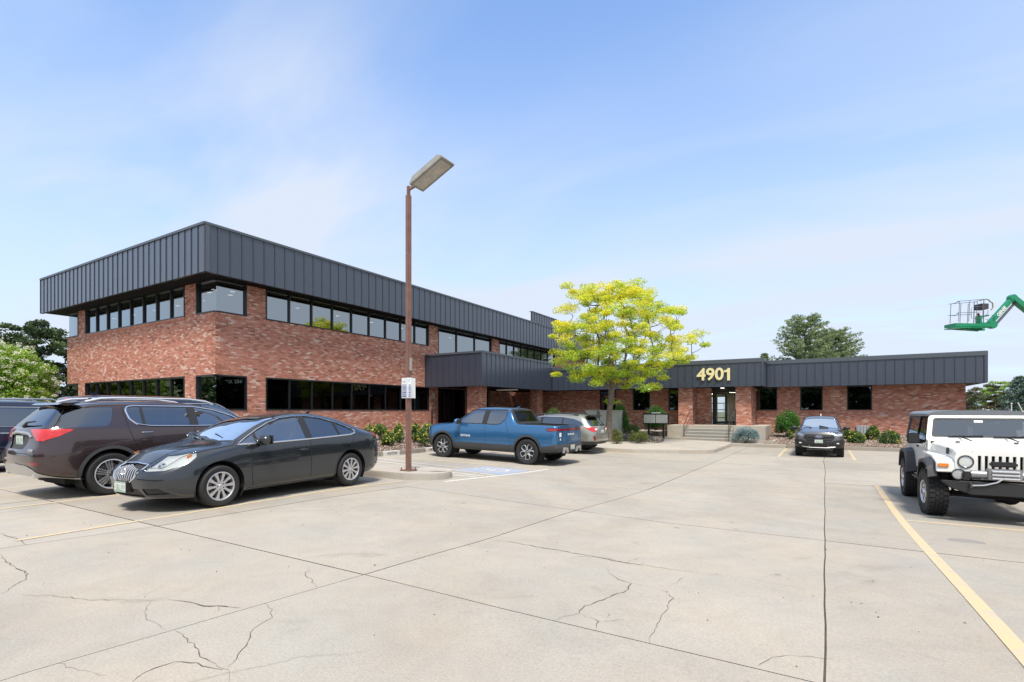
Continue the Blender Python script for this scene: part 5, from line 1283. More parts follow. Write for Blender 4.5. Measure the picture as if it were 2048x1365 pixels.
b = MB(); h, _ = on_shell(bv, 'R', 1, 0, 1.25); b.tube([h + Vector((-.02, 0, -.02)), h + Vector((-.03, -.18, .05)), h + Vector((.0, -.45, .07))], [.03, .018, .012], 8); b.build('wiper', M_trim, ACA, True)
quick('antenna_fin', P_mar, ACA, lambda q: q.extr([(0, 0), (.14, 0), (.03, .05), (0, .05)], (-1.45, .01, 1.69), (1, 0, .0), (0, 0, 1), (0, -1, 0), 0, .03))

# ---------- navy full-size suvs ----------
P_nav = car_paint('paint_navy', (0.014, 0.022, 0.052), 0.45, 0.25)
tg = rounded([(1.30, 1.20), (.95, 1.50), (.62, 1.68), (-2.30, 1.70), (-2.42, 1.22)], .05, 2)
tah = dict(xf=2.50, xr=-2.62, W=1.01, wb=2.95, track=.86, R=.40, arch=.455, tw=.27, rr=.265, wheel='double', paint=P_nav, cf=(.45, .25, .3, .18), bow=(.1, .06),
    top=[(2.6, 1.08), (2.4, 1.14), (1.6, 1.24), (1.32, 1.28), (.95, 1.55), (.65, 1.74), (.3, 1.84), (-.5, 1.88), (-1.8, 1.87), (-2.7, 1.82)],
    sho=[(2.5, 1.0), (1.3, 1.13), (-2.6, 1.16)], rail=[(2.5, .8), (1.3, .88), (.95, .84), (.6, .79), (0, .76), (-2.6, .75)], crown=[(2.5, .05), (1.2, .05), (0, .06)],
    bot=[(2.5, .38), (0, .34), (-2.6, .42)], pf=[(.3, -.1), (.6, 0), (1.1, -.05)], pr=[(.4, -.04), (.6, 0), (.8, -.04), (1.15, -.08), (1.75, -.25), (1.9, -.28)], ff=.4, fr=.8,
    regs=[dict(k='front_door', n='door', d='S', p=[(1.2, .45), (1.2, 1.1), (1.32, 1.2), (.95, 1.54), (.6, 1.73), (.12, 1.76), (.08, .45)]), dict(k='rear_door', n='door', d='S', p=[(.08, .45), (.12, 1.76), (-.98, 1.76), (-1.1, .9), (-.95, .45)]),
          dict(k='window_surround', d='S', p=tg, m=M_trim, o=.001, t=.1), dict(k='w1', n='window', par='front_door', d='S', p=shrink(clip_x(tg, .16, 1.3), .02), m=G_side, o=-.005, t=.1),
          dict(k='w2', n='window', par='rear_door', d='S', p=shrink(clip_x(tg, -.92, .04), .02), m=G_priv, o=-.005, t=.1), dict(k='w3', n='quarter_window', d='S', p=shrink(clip_x(tg, -2.5, -1.10), .02), m=G_priv, o=-.005, t=.1),
          dict(k='rear_window', d='R', p=[(0, 1.2), (.76, 1.2), (.68, 1.68), (0, 1.70)], m=G_priv, o=-.004, t=.2, split=False),
          dict(k='tail_light', d='R', p=[(.78, .85), (1.1, .85), (1.1, 1.25), (.80, 1.25)], m=M_red, o=.006, t=.3), dict(k='tail_light', d='S', p=[(-2.7, .86), (-2.44, .9), (-2.40, 1.22), (-2.7, 1.25)], m=M_red, o=.006, t=.3),
          dict(k='brake_light', d='R', p=[(0, 1.765), (.16, 1.765), (.16, 1.79), (0, 1.79)], m=M_red, o=.006, t=.1, split=False),
          dict(k='windscreen', d='T', p=[(1.27, -.8), (1.3, 0), (1.27, .8), (.58, .72), (.58, -.72)], m=G_wind, o=-.002, t=.2, both=False, split=False)],
    strips=[('window_trim', 'S', tg, .010, M_chrome, True, True), ('door_gap', 'S', [(.08, .45), (.10, 1.2)], .004, M_under, False, True), ('door_gap', 'S', [(-1.0, 1.7), (-1.1, .9), (-.95, .5)], .004, M_under, False, True),
            ('body_moulding', 'S', [(1.1, .72), (-.9, .72)], .012, P_nav, False, True)],
    handles=[(.25, 1.05), (-.82, 1.06)], hm=M_chrome, mirror=(1.0, 1.25, .98, 1.2), seats=([(.3, (-.45, .45)), (-.7, (-.45, .45)), (-1.6, (-.45, .45))], .55, .55, M_seat, .65))
TAH, bv, pt = build_car(tah, 'parked_suv', (-14.72, 7.10, 0.0), R(90), 'tall navy suv with silver roof rails, only its roof showing over the maroon suv', 'suv', 'cars parked in the left row')
quick('antenna_fin', P_nav, TAH, lambda q: q.extr([(0, 0), (.2, 0), (.05, .06), (0, .06)], (-1.9, .02, 1.87), (1, 0, .0), (0, 0, 1), (0, -1, 0), 0, .04))
MB().tube([(-2.40, -.55, 1.77), (-2.9, -.62, 2.25)], .004, 5).build('antenna', M_trim, TAH)
quick('tow_bar', M_trim, TAH, lambda q: q.box((-2.75, -.05, .42), (-2.5, .05, .48)))
T2 = copy_tree(TAH)
for s in (1, -1): MB().tube([(.3, s * .72, 1.84), (.15, s * .72, 1.90), (-1.9, s * .72, 1.90), (-2.05, s * .72, 1.85)], .018, 8).build('roof_rail', M_alloy, T2, True)
T2.location = (-17.95, 5.1, -.10); T2['label'] = 'navy suv cut off at the left edge of the photo, beyond the maroon suv'
M_nav2 = M_chrome

# ---------- blue pickup ----------
P_blu = car_paint('paint_blue', (0.030, 0.135, 0.300), 0.45, 0.24)
P_cab = P_blu
rg = rounded([(1.32, 1.255), (.62, 1.70), (.50, 1.735), (-.78, 1.745), (-.86, 1.68), (-.80, 1.40), (-.66, 1.27), (-.50, 1.245)], .04, 2)
r1 = dict(xf=2.62, xr=-2.85, W=1.02, wb=3.45, track=.87, R=.412, arch=.475, tw=.275, rr=.270, wheel='petal', paint=P_blu, cf=(.45, .26, .22, .13), bow=(.12, .05), flare=.075, sm=.09,
    top=[(2.7, 1.16), (2.5, 1.19), (2.0, 1.235), (1.5, 1.255), (1.35, 1.28), (.62, 1.765), (.35, 1.83), (-.2, 1.845), (-.90, 1.81), (-.98, 1.77), (-1.20, 1.31), (-1.6, 1.295), (-2.9, 1.29)],
    sho=[(2.6, 1.08), (1.4, 1.20), (0, 1.235), (-1.2, 1.245), (-2.9, 1.22)], rail=[(2.6, .78), (1.4, .86), (1.2, .85), (.62, .73), (.3, .70), (-.85, .70), (-1.0, .75), (-1.25, .93), (-2.9, .93)],
    crown=[(2.6, .04), (1.4, .03), (.4, .05), (-.9, .05), (-1.2, .02), (-2.9, .02)], shin=[(2.6, .05), (0, .045), (-1.2, .05), (-2.8, .06)],
    bot=[(2.6, .40), (1.7, .36), (-1.7, .36), (-2.85, .46)], pf=[(.3, -.12), (.55, 0), (.9, 0), (1.15, -.06)], pr=[(.4, -.05), (.6, 0), (.7, -.05), (1.3, -.06)], ff=.4, fr=.3,
    pre=3,
    regs=[dict(k='cladding', n='sill_cladding', d='S', p=[(2.2, .2), (2.2, .52), (.9, .60), (-1.1, .60), (-2.2, .60), (-3, .72), (-3, .2)], m=M_plast, o=.006, t=-.2),
          dict(k='cladding3', n='nose_cladding', d='S', p=[(2.15, .2), (2.15, .72), (2.7, .80), (2.7, .2)], m=M_plast, o=.006, t=-.2),
          dict(k='rear_bumper', n='bumper', d='R', p=[(0, .3), (1.1, .3), (1.1, .70), (0, .70)], m=M_plast, o=.012, t=.35, split=False),
          dict(k='front_door', n='door', d='S', p=[(.95, .60), (1.0, .9), (1.02, 1.2), (1.35, 1.27), (.62, 1.76), (-.02, 1.79), (-.12, .60)], o=.001),
          dict(k='rear_door', n='door', d='S', p=[(-.12, .60), (-.02, 1.79), (-.84, 1.78), (-.88, 1.55), (-.84, 1.35), (-.95, 1.15), (-1.05, .85), (-1.12, .60)], o=.001),
          dict(k='window_surround', d='S', p=rg, m=M_trim, o=.001, t=.12),
          dict(k='w1', n='window', par='front_door', d='S', p=shrink(clip_x(rg, .06, 1.32), .02), m=G_side, o=-.006, t=.12),
          dict(k='w2', n='window', par='rear_door', d='S', p=shrink(clip_x(rg, -1, -.10), .02), m=glass('rear_door_glass', (.45, .47, .46), .22), o=-.006, t=.12),
          dict(k='windscreen', d='T', p=[(1.30, -.78), (1.34, 0), (1.30, .78), (.62, .68), (.62, -.68)], m=G_wind, o=-.002, t=.2, both=False, split=False),
          dict(k='cab_rear_trim', d='R', p=[(0, 1.30), (.84, 1.30), (.72, 1.78), (0, 1.80)], m=M_trim, o=.002, t=.2, split=False, lim=lambda c: c.x > -1.4),
          dict(k='rear_window', d='R', p=[(0, 1.36), (.66, 1.36), (.60, 1.71), (0, 1.73)], m=glass('cab_rear_glass', (.04, .04, .04), .04, (.6, .62, .65), fk=.3), o=-.002, t=.2, split=False, lim=lambda c: c.x > -1.4),
          dict(k='cargo_bed', d='T', p=[(-1.30, -.80), (-2.72, -.80), (-2.72, .80), (-1.30, .80)], m=M_under, push=(0, 0, -.42), t=.5, both=False, split=False),
          dict(k='roof_glass', d='T', p=[(.55, -.60), (.55, .60), (-.82, .60), (-.82, -.60)], m=mat('gloss_black', (.01, .01, .012), .1, coat=1), t=.5, both=False, split=False, o=.001),
          dict(k='tail_light', d='R', p=[(0, 1.125), (1.1, 1.125), (1.1, 1.19), (0, 1.19)], m=M_redd, o=.006, t=.2, split=False), dict(k='tail_light', d='S', p=[(-3, 1.115), (-2.44, 1.115), (-2.42, 1.155), (-2.44, 1.195), (-3, 1.195)], m=M_redd, o=.006, t=.2, split=False),
          dict(k='headlight', d='S', p=[(2.7, .95), (2.52, .95), (2.48, 1.02), (2.52, 1.10), (2.7, 1.10)], m=mat('lamp_white', (.8, .8, .78), .4), o=.004, t=.0, lim=lambda c: abs(c.y) > .6)],
    strips=[('window_trim', 'S', rg, .007, M_trim, True, True), ('tail_light_surround', 'S', [(-2.88, 1.105), (-2.44, 1.105), (-2.40, 1.155), (-2.44, 1.205), (-2.88, 1.205)], .007, M_trim, False, True),
            ('door_gap', 'S', [(.95, .60), (1.0, .9), (1.02, 1.24)], .004, M_under, False, True), ('door_gap', 'S', [(-.12, .60), (-.07, 1.25)], .004, M_under, False, True), ('door_gap', 'S', [(-.82, 1.40), (-.95, 1.15), (-1.05, .85), (-1.12, .60)], .004, M_under, False, True),
            ('tailgate_gap', 'R', [(.86, .70), (.86, 1.28)], .004, M_under, False, True)],
    handles=[], mirror=(.98, 1.31, 1.0, 1.25), mm=P_blu, seats=([(.25, (-.42, .42)), (-.55, (-.40, .40))], .62, .52, M_seat, .60), steering=(.75, .42, 1.20), dash=(1.0, 1.18))
R1T, bv, pt = build_car(r1, 'parked_pickup', (-9.92, 15.40, lot_z(-9.92, 15.4)), R(180), 'bright blue crew cab pickup with black arches, nose in at the flower bed', 'pickup truck', pitch=-.022)
for s in (1,):
    h, n_ = on_shell(bv, 'S', s, .72, .83); me = text_mesh('RIVIAN', .115, .002, 'lettering', M_white, .0, space=1.15); o = link('lettering', me, R1T); frame_mat(o, (-1, 0, 0), (0, 0, 1), h + Vector((0, .006, 0)))
h, n_ = on_shell(bv, 'R', 1, 0, .99); me = text_mesh('RIVIAN', .10, .002, 'lettering', M_white, .0, space=1.6); o = link('lettering', me, R1T); frame_mat(o, (0, -1, 0), (0, 0, 1), h + Vector((-.008, 0, 0)))
b = MB(); h, _ = on_shell(bv, 'R', 1, .72, .98); b.box((h.x - .006, .66, .93), (h.x + .01, .78, 1.06)); b.box((h.x - .006, .69, .82), (h.x + .01, .74, .88)); b.build('sticker', M_white, R1T)
plate(R1T, (-2.875, .0, .585), ((0, -1, 0), (0, 0, 1)), '')
for s in (1, -1):
    b = MB(); b.extr([(s * .30, .42), (s * .36, .58), (s * .62, .60), (s * .68, .42), (s * .60, .42), (s * .56, .52), (s * .42, .52), (s * .38, .42)], (-2.88, 0, 0), (0, 1, 0), (0, 0, 1), (1, 0, 0), 0, .05); b.build('bumper_insert', M_silver, R1T)
quick('antenna_fin', P_blu, R1T, lambda q: q.extr([(0, 0), (.16, 0), (.03, .07), (0, .07)], (-.85, .02, 1.81), (1, 0, .0), (0, 0, 1), (0, -1, 0), 0, .04))

# ---------- silver-beige wagon ----------
P_out = car_paint('paint_sage_silver', (0.30, 0.31, 0.27), 0.55, 0.32)
og = rounded([(1.15, 1.03), (.72, 1.27), (.40, 1.40), (0, 1.455), (-.9, 1.445), (-1.45, 1.37), (-1.78, 1.25), (-1.93, 1.12), (-1.75, 1.08), (-1.0, 1.05)], .03, 2)
ob = dict(xf=2.36, xr=-2.44, W=.92, wb=2.745, track=.80, R=.345, arch=.405, tw=.22, rr=.235, wheel='double', paint=P_out, cf=(.55, .32, .5, .26), bow=(.12, .08),
    top=[(2.5, .84), (2.3, .92), (1.8, 1.02), (1.2, 1.09), (.75, 1.30), (.4, 1.45), (0, 1.54), (-.6, 1.575), (-1.4, 1.56), (-2.0, 1.53), (-2.5, 1.50)],
    sho=[(2.4, .78), (1.2, 1.0), (0, 1.03), (-1.5, 1.06), (-2.4, 1.05)], rail=[(2.4, .66), (1.2, .76), (.75, .70), (.3, .64), (-1.4, .61), (-2.4, .60)], crown=[(2.4, .04), (.4, .04), (-2.4, .05)],
    bot=[(2.4, .28), (0, .24), (-2.4, .36)], pf=[(.3, -.1), (.5, 0), (.9, -.08)], pr=[(.3, -.15), (.5, 0), (.75, -.02), (.95, -.08), (1.05, -.12), (1.48, -.48), (1.56, -.40)], ff=.4, fr=1.0,
    regs=[dict(k='lower', n='sill_cladding', d='S', p=[(2.5, .1), (2.5, .36), (-1.7, .36), (-2.6, .50), (-2.6, .1)], m=M_plast, o=.005, t=-.2), dict(k='lower_r', n='bumper_cladding', d='R', p=[(0, .2), (1, .2), (1, .50), (.5, .44), (0, .44)], m=M_plast, o=.008, t=-.1, split=False),
          dict(k='window_surround', d='S', p=og, m=M_trim, o=.001, t=.12), dict(k='w1', n='window', d='S', p=shrink(clip_x(og, .06, 1.15), .014), m=G_side, o=-.005, t=.12),
          dict(k='w2', n='window', d='S', p=shrink(clip_x(og, -.95, -.04), .014), m=G_priv, o=-.005, t=.12), dict(k='w3', n='quarter_window', d='S', p=shrink(clip_x(og, -2, -1.0), .014), m=G_priv, o=-.005, t=.12),
          dict(k='rear_window', d='R', p=[(0, 1.08), (.74, 1.08), (.58, 1.42), (0, 1.44)], m=G_priv, o=-.004, t=.2, split=False),
          dict(k='tail_light', d='R', p=[(.40, 1.04), (.76, 1.04), (.76, .85), (.62, .85), (.46, .90)], m=M_red, o=.006, t=.3), dict(k='tail_light', d='S', p=[(-2.6, .85), (-2.32, .85), (-2.10, .95), (-1.96, 1.04), (-2.6, 1.04)], m=M_red, o=.006, t=.15),
          dict(k='reversing_light', d='R', p=[(.45, .92), (.63, .92), (.63, .98), (.45, .98)], m=M_white, o=.010, t=.3), dict(k='tailgate', d='R', p=[(0, .60), (.55, .60), (.5, .80), (.42, 1.03), (0, 1.05)], m=P_out, o=.004, t=.3, split=False), dict(k='rear_reflector', d='R', p=[(.66, .52), (.76, .52), (.78, .68), (.70, .68)], m=M_redd, o=.006, t=.0),
          dict(k='windscreen', d='T', p=[(1.12, -.68), (1.12, .68), (.4, .58), (.4, -.58)], m=G_wind, o=-.002, t=.2, both=False, split=False)],
    strips=[('window_trim', 'S', og, .012, M_chrome, True, True), ('door_gap', 'S', [(0, .40), (.01, 1.04)], .004, M_under, False, True), ('hatch_gap', 'S', [(-1.86, 1.46), (-2.16, 1.05)], .005, M_under, False, True)],
    handles=[(.15, .92), (-.8, .94)], mirror=(.85, 1.07, .90, 1.0), seats=([(.1, (-.38, .38)), (-.85, (-.38, .38))], .40, .5, M_seat, .6))
OUT, bv, pt = build_car(ob, 'parked_wagon', (-10.12, 19.80, lot_z(-10.1, 19.8)), R(180), 'sage silver estate car with roof rails and red tail lamps, behind the blue pickup', 'car')
for s in (1, -1):
    MB().tube([(.45, s * .60, 1.47), (.25, s * .61, 1.545), (.05, s * .60, 1.575), (-.45, s * .60, 1.565), (-1.0, s * .59, 1.595), (-1.35, s * .58, 1.575), (-1.60, s * .57, 1.50)], [.03, .03, .02, .016, .02, .03, .03], 8).build('roof_rail', M_plast, OUT, True)
quick('spoiler', M_trim, OUT, lambda q: q.extr([(-2.0, 1.50), (-1.85, 1.54), (-2.14, 1.50), (-2.14, 1.46)], (0, 0, 0), (1, 0, 0), (0, 0, 1), (0, 1, 0), -.56, .56))
h, _ = on_shell(bv, 'R', 1, 0, .85); plate(OUT, (h.x - .012, 0, .86), ((0, -1, 0), (0, 0, 1)), '')
quick('wiper', M_trim, OUT, lambda q: q.bar((-2.34, 0, 1.10), (-2.27, -.36, 1.16), .03))
quick('antenna_fin', M_trim, OUT, lambda q: q.extr([(0, 0), (.14, 0), (.03, .06), (0, .06)], (-1.7, .01, 1.55), (1, 0, .0), (0, 0, 1), (0, -1, 0), 0, .03))

# ---------- dark pickup facing the lot ----------
P_rng = car_paint('paint_graphite', (0.15, 0.155, 0.165), 0.6, 0.25)
ng = rounded([(1.15, 1.22), (.55, 1.62), (.4, 1.66), (-1.0, 1.66), (-1.05, 1.26)], .04, 2)
rg_ = dict(xf=2.47, xr=-2.88, W=.93, wb=3.22, track=.79, R=.385, arch=.45, tw=.265, rr=.22, wheel='offroad', paint=P_rng, cf=(.42, .22, .2, .1), bow=(.16, .04), flare=.06, sm=.09,
    top=[(2.6, 1.06), (2.4, 1.12), (1.9, 1.20), (1.3, 1.235), (1.15, 1.26), (.5, 1.69), (.2, 1.77), (-.4, 1.79), (-1.0, 1.76), (-1.2, 1.26), (-2.9, 1.25)],
    sho=[(2.5, .98), (1.2, 1.12), (-2.9, 1.15)], rail=[(2.5, .66), (1.2, .78), (.5, .66), (0, .63), (-1.0, .63), (-1.25, .85), (-2.9, .85)], crown=[(2.5, .05), (1.2, .05), (.2, .05), (-1.2, .03)],
    bot=[(2.5, .42), (0, .40), (-2.9, .5)], pf=[(.3, -.2), (.5, -.04), (.6, 0), (.95, -.02), (1.1, -.10)], pr=[(.4, 0), (1.3, 0)], ff=.45, fr=.3,
    regs=[dict(k='bumper', d='F', p=[(0, .36), (1.0, .36), (1.0, .76), (.62, .76), (.5, .70), (0, .70)], m=M_trim, o=.02, t=.0, split=False),
          dict(k='grille', d='F', p=rounded([(0, .72), (.48, .73), (.58, .86), (.52, 1.0), (0, 1.01)], .05), m=M_trim, o=.012, t=.0, split=False),
          dict(k='headlight', d='F', p=[(.60, .86), (.90, .90), (.93, 1.03), (.78, 1.05), (.56, 1.0)], m=M_lampw, o=-.012, cover=True, t=-.1, lim=lambda c: c.x > 1.7),
          dict(k='window_surround', d='S', p=ng, m=M_trim, o=.001, t=.1), dict(k='w1', n='window', d='S', p=shrink(clip_x(ng, .02, 1.2), .02), m=G_side, o=-.005, t=.1), dict(k='w2', n='window', d='S', p=shrink(clip_x(ng, -1.1, -.06), .02), m=G_priv, o=-.005, t=.1),
          dict(k='windscreen', d='T', p=[(1.13, -.71), (1.16, 0), (1.13, .71), (.54, .61), (.54, -.61)], m=G_wind, o=-.002, t=.2, both=False, split=False)],
    strips=[('bonnet_crease', 'T', [(2.2, .30), (1.5, .36), (1.2, .40)], .010, P_rng, False, True), ('bonnet_gap', 'T', [(2.36, .5), (2.1, .72), (1.3, .83)], .005, M_under, False, True), ('grille_frame', 'F', [(0, .715), (.48, .725), (.58, .86), (.52, 1.0)], .008, P_rng, False, True)],
    handles=[(.1, 1.05)], mirror=(.90, 1.24, .90, 1.15), mm=M_trim, seats=([(.1, (-.38, .38)), (-.75, (-.38, .38))], .60, .5, M_seatd, .6), steering=(.65, .38, 1.15), dash=(.85, 1.14))
RNG, bv, pt = build_car(rg_, 'parked_pickup', (-.16, 25.55, -.32), R(-91), 'graphite pickup with oval grille badge, parked nose out at the mulch bed', 'pickup truck')
RNG.scale = (.9, .9, .9)
plate(RNG, (2.50, 0, .70), ((0, 1, 0), (0, 0, 1)), '')
b = MB(); b.tube([(2.42, -.62, .47), (2.50, -.5, .455), (2.52, -.3, .43), (2.52, .3, .43), (2.50, .5, .455), (2.42, .62, .47)], .022, 6); b.build('skid_bar', M_silver, RNG, True)
b = MB(); b.lathe([(.001, .012), (.06, .012), (.066, 0)], (0, 0, 0), (1, 0, 0), 24); o = b.build('emblem', mat('badge_blue', (.02, .07, .25), .2, coat=1), RNG, True); o.location = (2.49, 0, .90); o.scale = (1, 2.1, .85)
b = MB(); b.tube([(0, .135 * math.cos(a), .056 * math.sin(a)) for a in np.linspace(0, 6.283, 25)[:-1]], .006, 6, True); o = b.build('emblem_ring', M_chrome, RNG, True); o.location = (2.50, 0, .90)
me = text_mesh('Ford', .085, .001, 'lettering', M_chrome, .002); o = link('lettering', me, RNG); frame_mat(o, (0, 1, 0), (0, 0, 1), (2.506, 0, .90))
for s in (1, -1):
    quick('fog_light', M_white, RNG, lambda q: q.box((2.35, s * .70 - .045, .60), (2.42, s * .70 + .045, .64)))
    for z in (.80, .86, .94): pass
    quick('tow_hook', M_silver, RNG, lambda q: q.bar((2.45, s * .35, .50), (2.53, s * .35, .50), .03))
for z in (.79, .90): quick('grille_bar', M_plast, RNG, lambda q: q.tube([(2.44, -.46, z), (2.488, -.2, z), (2.49, .2, z), (2.44, .46, z)], .014, 6), True)
b = MB()
for k in (-1, 1): b.bar((1.17, k * .08 + .25 * k, 1.27), (1.05, k * .08 + .25 * k - .35, 1.345), .025)
b.build('wiper', M_trim, RNG)
MB().tube([(-.9, 0, 1.78), (-.95, 0, 1.86)], .02, 6).build('antenna_fin', M_white, RNG)

# ---------- white jeep-style off-roader ----------
P_wh = car_paint('paint_white', (0.80, 0.80, 0.77), 0.0, 0.35)
P_wh.node_tree.nodes['Principled BSDF'].inputs['Coat Weight'].default_value = .6
M_flare = mat('flare_plastic', (0.035, 0.036, 0.040), 0.55)
JP = empty('parked_off_roader', (2.36, 12.78, -.32), 'white two door off-roader with dark hard top, round lamps and a front winch', 'off-roader', rz=R(-88.7))
wbj, zt0 = 2.30, .10
def sbox(name, pts, m, parent=None, bevel=.012, both=False, **kw):
    b = MB()
    for s in ((1, -1) if both else (1,)):
        for (a, c) in pts:
            b.box((a[0], a[1] * s, a[2]), (c[0], c[1] * s, c[2]))
    return b.build(name, m, parent or JP, True, bevel=bevel, **kw)
# tub: side panel with door, cowl
b = MB(); b.box((-1.78, -.74, .66), (.62, .74, 1.22)); b.build('body', P_wh, JP, True, bevel=.03)
# hood, tapered, lightly crowned
b = MB(); vs = []; st = [(1.635, .53, 1.155), (1.60, .545, 1.185), (1.5, .56, 1.205), (1.1, .61, 1.235), (.60, .69, 1.265)]
prof = [(-1, -.22), (-1, -.07), (-.985, -.035), (-.94, -.008), (-.6, .012), (0, .02), (.6, .012), (.94, -.008), (.985, -.035), (1, -.07), (1, -.22)]
for (x, hw, z) in st: vs += [(x, hw * p, z + q) for p, q in prof]
k = len(prof); fs = [(i * k + j, i * k + j + 1, (i + 1) * k + j + 1, (i + 1) * k + j) for i in range(len(st) - 1) for j in range(k - 1)] + [tuple(range(k))]
b.add(vs, fs); b.build('bonnet', P_wh, JP, True, ang=50)
# grille: flat panel with seven slots between round lamps
gx = 1.70; W2 = .555
def slot_grille():
    b = MB(); zg0, zg1 = .70, 1.175
    xs2 = [-.56]; slots = [(-.252 + k * .084 - .021, -.252 + k * .084 + .021) for k in range(7)]
    ops = [(a, c, .80, 1.09) for a, c in slots]
    for (p, q, r_, s_) in rects(-.335, .335, zg0, zg1, ops): b.box((gx - .06, p, r_), (gx, q, s_))
    out_ = rounded([(.335, zg0), (.50, zg0), (.56, .86), (.56, 1.10), (.50, zg1), (.335, zg1)], .05, 4)
    b.extr(out_, (0, 0, 0), (0, 1, 0), (0, 0, 1), (1, 0, 0), gx - .06, gx); b.extr([(-y, z) for y, z in out_[::-1]], (0, 0, 0), (0, 1, 0), (0, 0, 1), (1, 0, 0), gx - .06, gx)
    return b
slot_grille().build('grille', P_wh, JP)
quick('radiator', M_under, JP, lambda q: q.box((gx - .12, -.33, .72), (gx - .07, .33, 1.15)))
for s in (1, -1):
    c = (gx, s * .425, .985)
    MB().lathe([(.001, -.03), (.05, -.025), (.088, .004)], c, (1, 0, 0), 28).build('reflector', mat('lamp_grey', (.48, .50, .50), .25, .3), JP, True)
    HL = MB().lathe([(.088, -.01), (.092, .014), (.104, .014), (.108, -.002)], c, (1, 0, 0), 28).build('headlight', M_plast, JP, True)
    MB().lathe([(.001, .03), (.05, .024), (.09, .006)], c, (1, 0, 0), 28).build('lens', G_lens, HL, True)
    # fender, white, flat topped with front drop
    b = MB(); P_ = [(.50, 1.07), (1.30, 1.05), (1.58, 1.00), (1.685, .97), (1.70, .80), (1.64, .80), (1.60, .93), (1.28, .99), (.62, 1.0), (.50, 1.0)]
    b.extr(P_, (0, 0, 0), (1, 0, 0), (0, 0, 1), (0, 1, 0), s * .50, s * .80); b.build('fender', P_wh, JP, True, bevel=.012)
    quick('fender_side', P_wh, JP, lambda q: q.box((.50, s * .66, .66), (.72, s * .745, 1.06)), bevel=.01)
    quick('inner_wing', M_under, JP, lambda q: q.box((.62, s * .46, .55), (1.62, s * .53, .99)))
    # black flares: angular arch strips
    for (cx_, y_in) in ((wbj / 2, .785), (-wbj / 2, .70)):
        A = [(-.56, .60), (-.46, .86), (-.28, .985), (.30, .975), (.46, .87), (.52, .72)] if cx_ > 0 else [(-.52, .62), (-.44, .86), (-.28, 1.02), (.28, 1.02), (.46, .86), (.58, .58)]
        A = [A[0]] + [q_ for p, q in zip(A, A[1:]) for q_ in ((p[0] * .72 + q[0] * .28, p[1] * .72 + q[1] * .28), (p[0] * .28 + q[0] * .72, p[1] * .28 + q[1] * .72))] + [A[-1]]
        b = MB()
        for (p, q) in zip(A, A[1:]):
            a3, c3 = Vector((cx_ + p[0], 0, p[1])), Vector((cx_ + q[0], 0, q[1])); d = (c3 - a3).normalized(); nrm = Vector((-d.z, 0, d.x))
            if nrm.z < 0: nrm = -nrm
            if abs(nrm.z) < .5 and nrm.x * (p[0] + q[0]) < 0: nrm = -nrm
            yi, yo = s * y_in, s * .905; t_ = .03
            vs = [a3 + Vector((0, yi, .02)), c3 + Vector((0, yi, .02)), c3 + Vector((0, yo, -.015)), a3 + Vector((0, yo, -.015)), a3 + Vector((0, yi, 0)) - nrm * t_, c3 + Vector((0, yi, 0)) - nrm * t_, c3 + Vector((0, yo, 0)) - nrm * .07, a3 + Vector((0, yo, 0)) - nrm * .07]
            b.add(vs, [(0, 1, 2, 3), (7, 6, 5, 4), (0, 4, 5, 1), (1, 5, 6, 2), (2, 6, 7, 3), (3, 7, 4, 0)])
        me = b.mesh('wheel_arch', M_flare); bm_ = bmesh.new(); bm_.from_mesh(me); bmesh.ops.remove_doubles(bm_, verts=bm_.verts, dist=.001); bmesh.ops.recalc_face_normals(bm_, faces=bm_.faces); bm_.to_mesh(me); bm_.free(); link('wheel_arch', me, JP)
    quick('turn_signal', M_amber, JP, lambda q: q.box((1.66, s * .64, .885), (1.715, s * .78, .945)), bevel=.008)
    c = (1.84, s * .545, .79)
    FGL = MB().lathe([(.001, -.08), (.07, -.05), (.088, .0), (.092, .02), (.08, .022)], c, (1, 0, 0), 24).build('fog_light', M_trim, JP, True)
    MB().lathe([(.001, .012), (.05, .010), (.082, .004)], c, (1, 0, 0), 24).build('lens', mat('lamp_grey', (.48, .50, .50), .25, .3), FGL, True)
    MB().bar((1.80, s * .545, .60), (1.80, s * .545, .72), .03).build('lamp_bracket', M_trim, JP)
    quick('bonnet_latch', M_flare, JP, lambda q: (q.obox((1.42, s * .605, 1.14), (.3, 0, 1), (0, 1, 0), (1, 0, -.3), .055, .02, .018)), bevel=.006)
    quick('bonnet_stop', M_flare, JP, lambda q: q.box((.92, s * .38 - .03, 1.262), (.97, s * .38 + .03, 1.285)), bevel=.005)
    # doors
    DR = quick('door', P_wh, JP, lambda q: q.extr([(.44, .70), (.46, 1.24), (-.44, 1.24), (-.42, .86), (-.30, .70)], (0, s * .742, 0), (1, 0, 0), (0, 0, 1), (0, s, 0), 0, .012), bevel=.004)
    b = MB(); fr_ = [(.44, 1.24), (.28, 1.70), (-.43, 1.72), (-.44, 1.24)]
    for p, q in zip(fr_, fr_[1:] + fr_[:1]): b.bar((p[0], s * (.745 - (p[1] - 1.24) * .16), p[1]), (q[0], s * (.745 - (q[1] - 1.24) * .16), q[1]), .05, .03, up=(0, 1, 0))
    b.build('door_frame', P_wh, DR)
    g = MB(); g.add([(p[0], s * (.745 - (p[1] - 1.24) * .16), p[1]) for p in fr_], [(0, 1, 2, 3)]); g.build('window', glass('jeep_door_glass', (.35, .36, .35), .07), DR)
    quick('door_handle', M_flare, DR, lambda q: q.box((-.36, s * .754, 1.10), (-.22, s * .775, 1.14)), bevel=.006)
    for z in (.84, 1.14): quick('hinge', P_wh, DR, lambda q: q.box((.44, s * .752, z), (.54, s * .77, z + .04)))
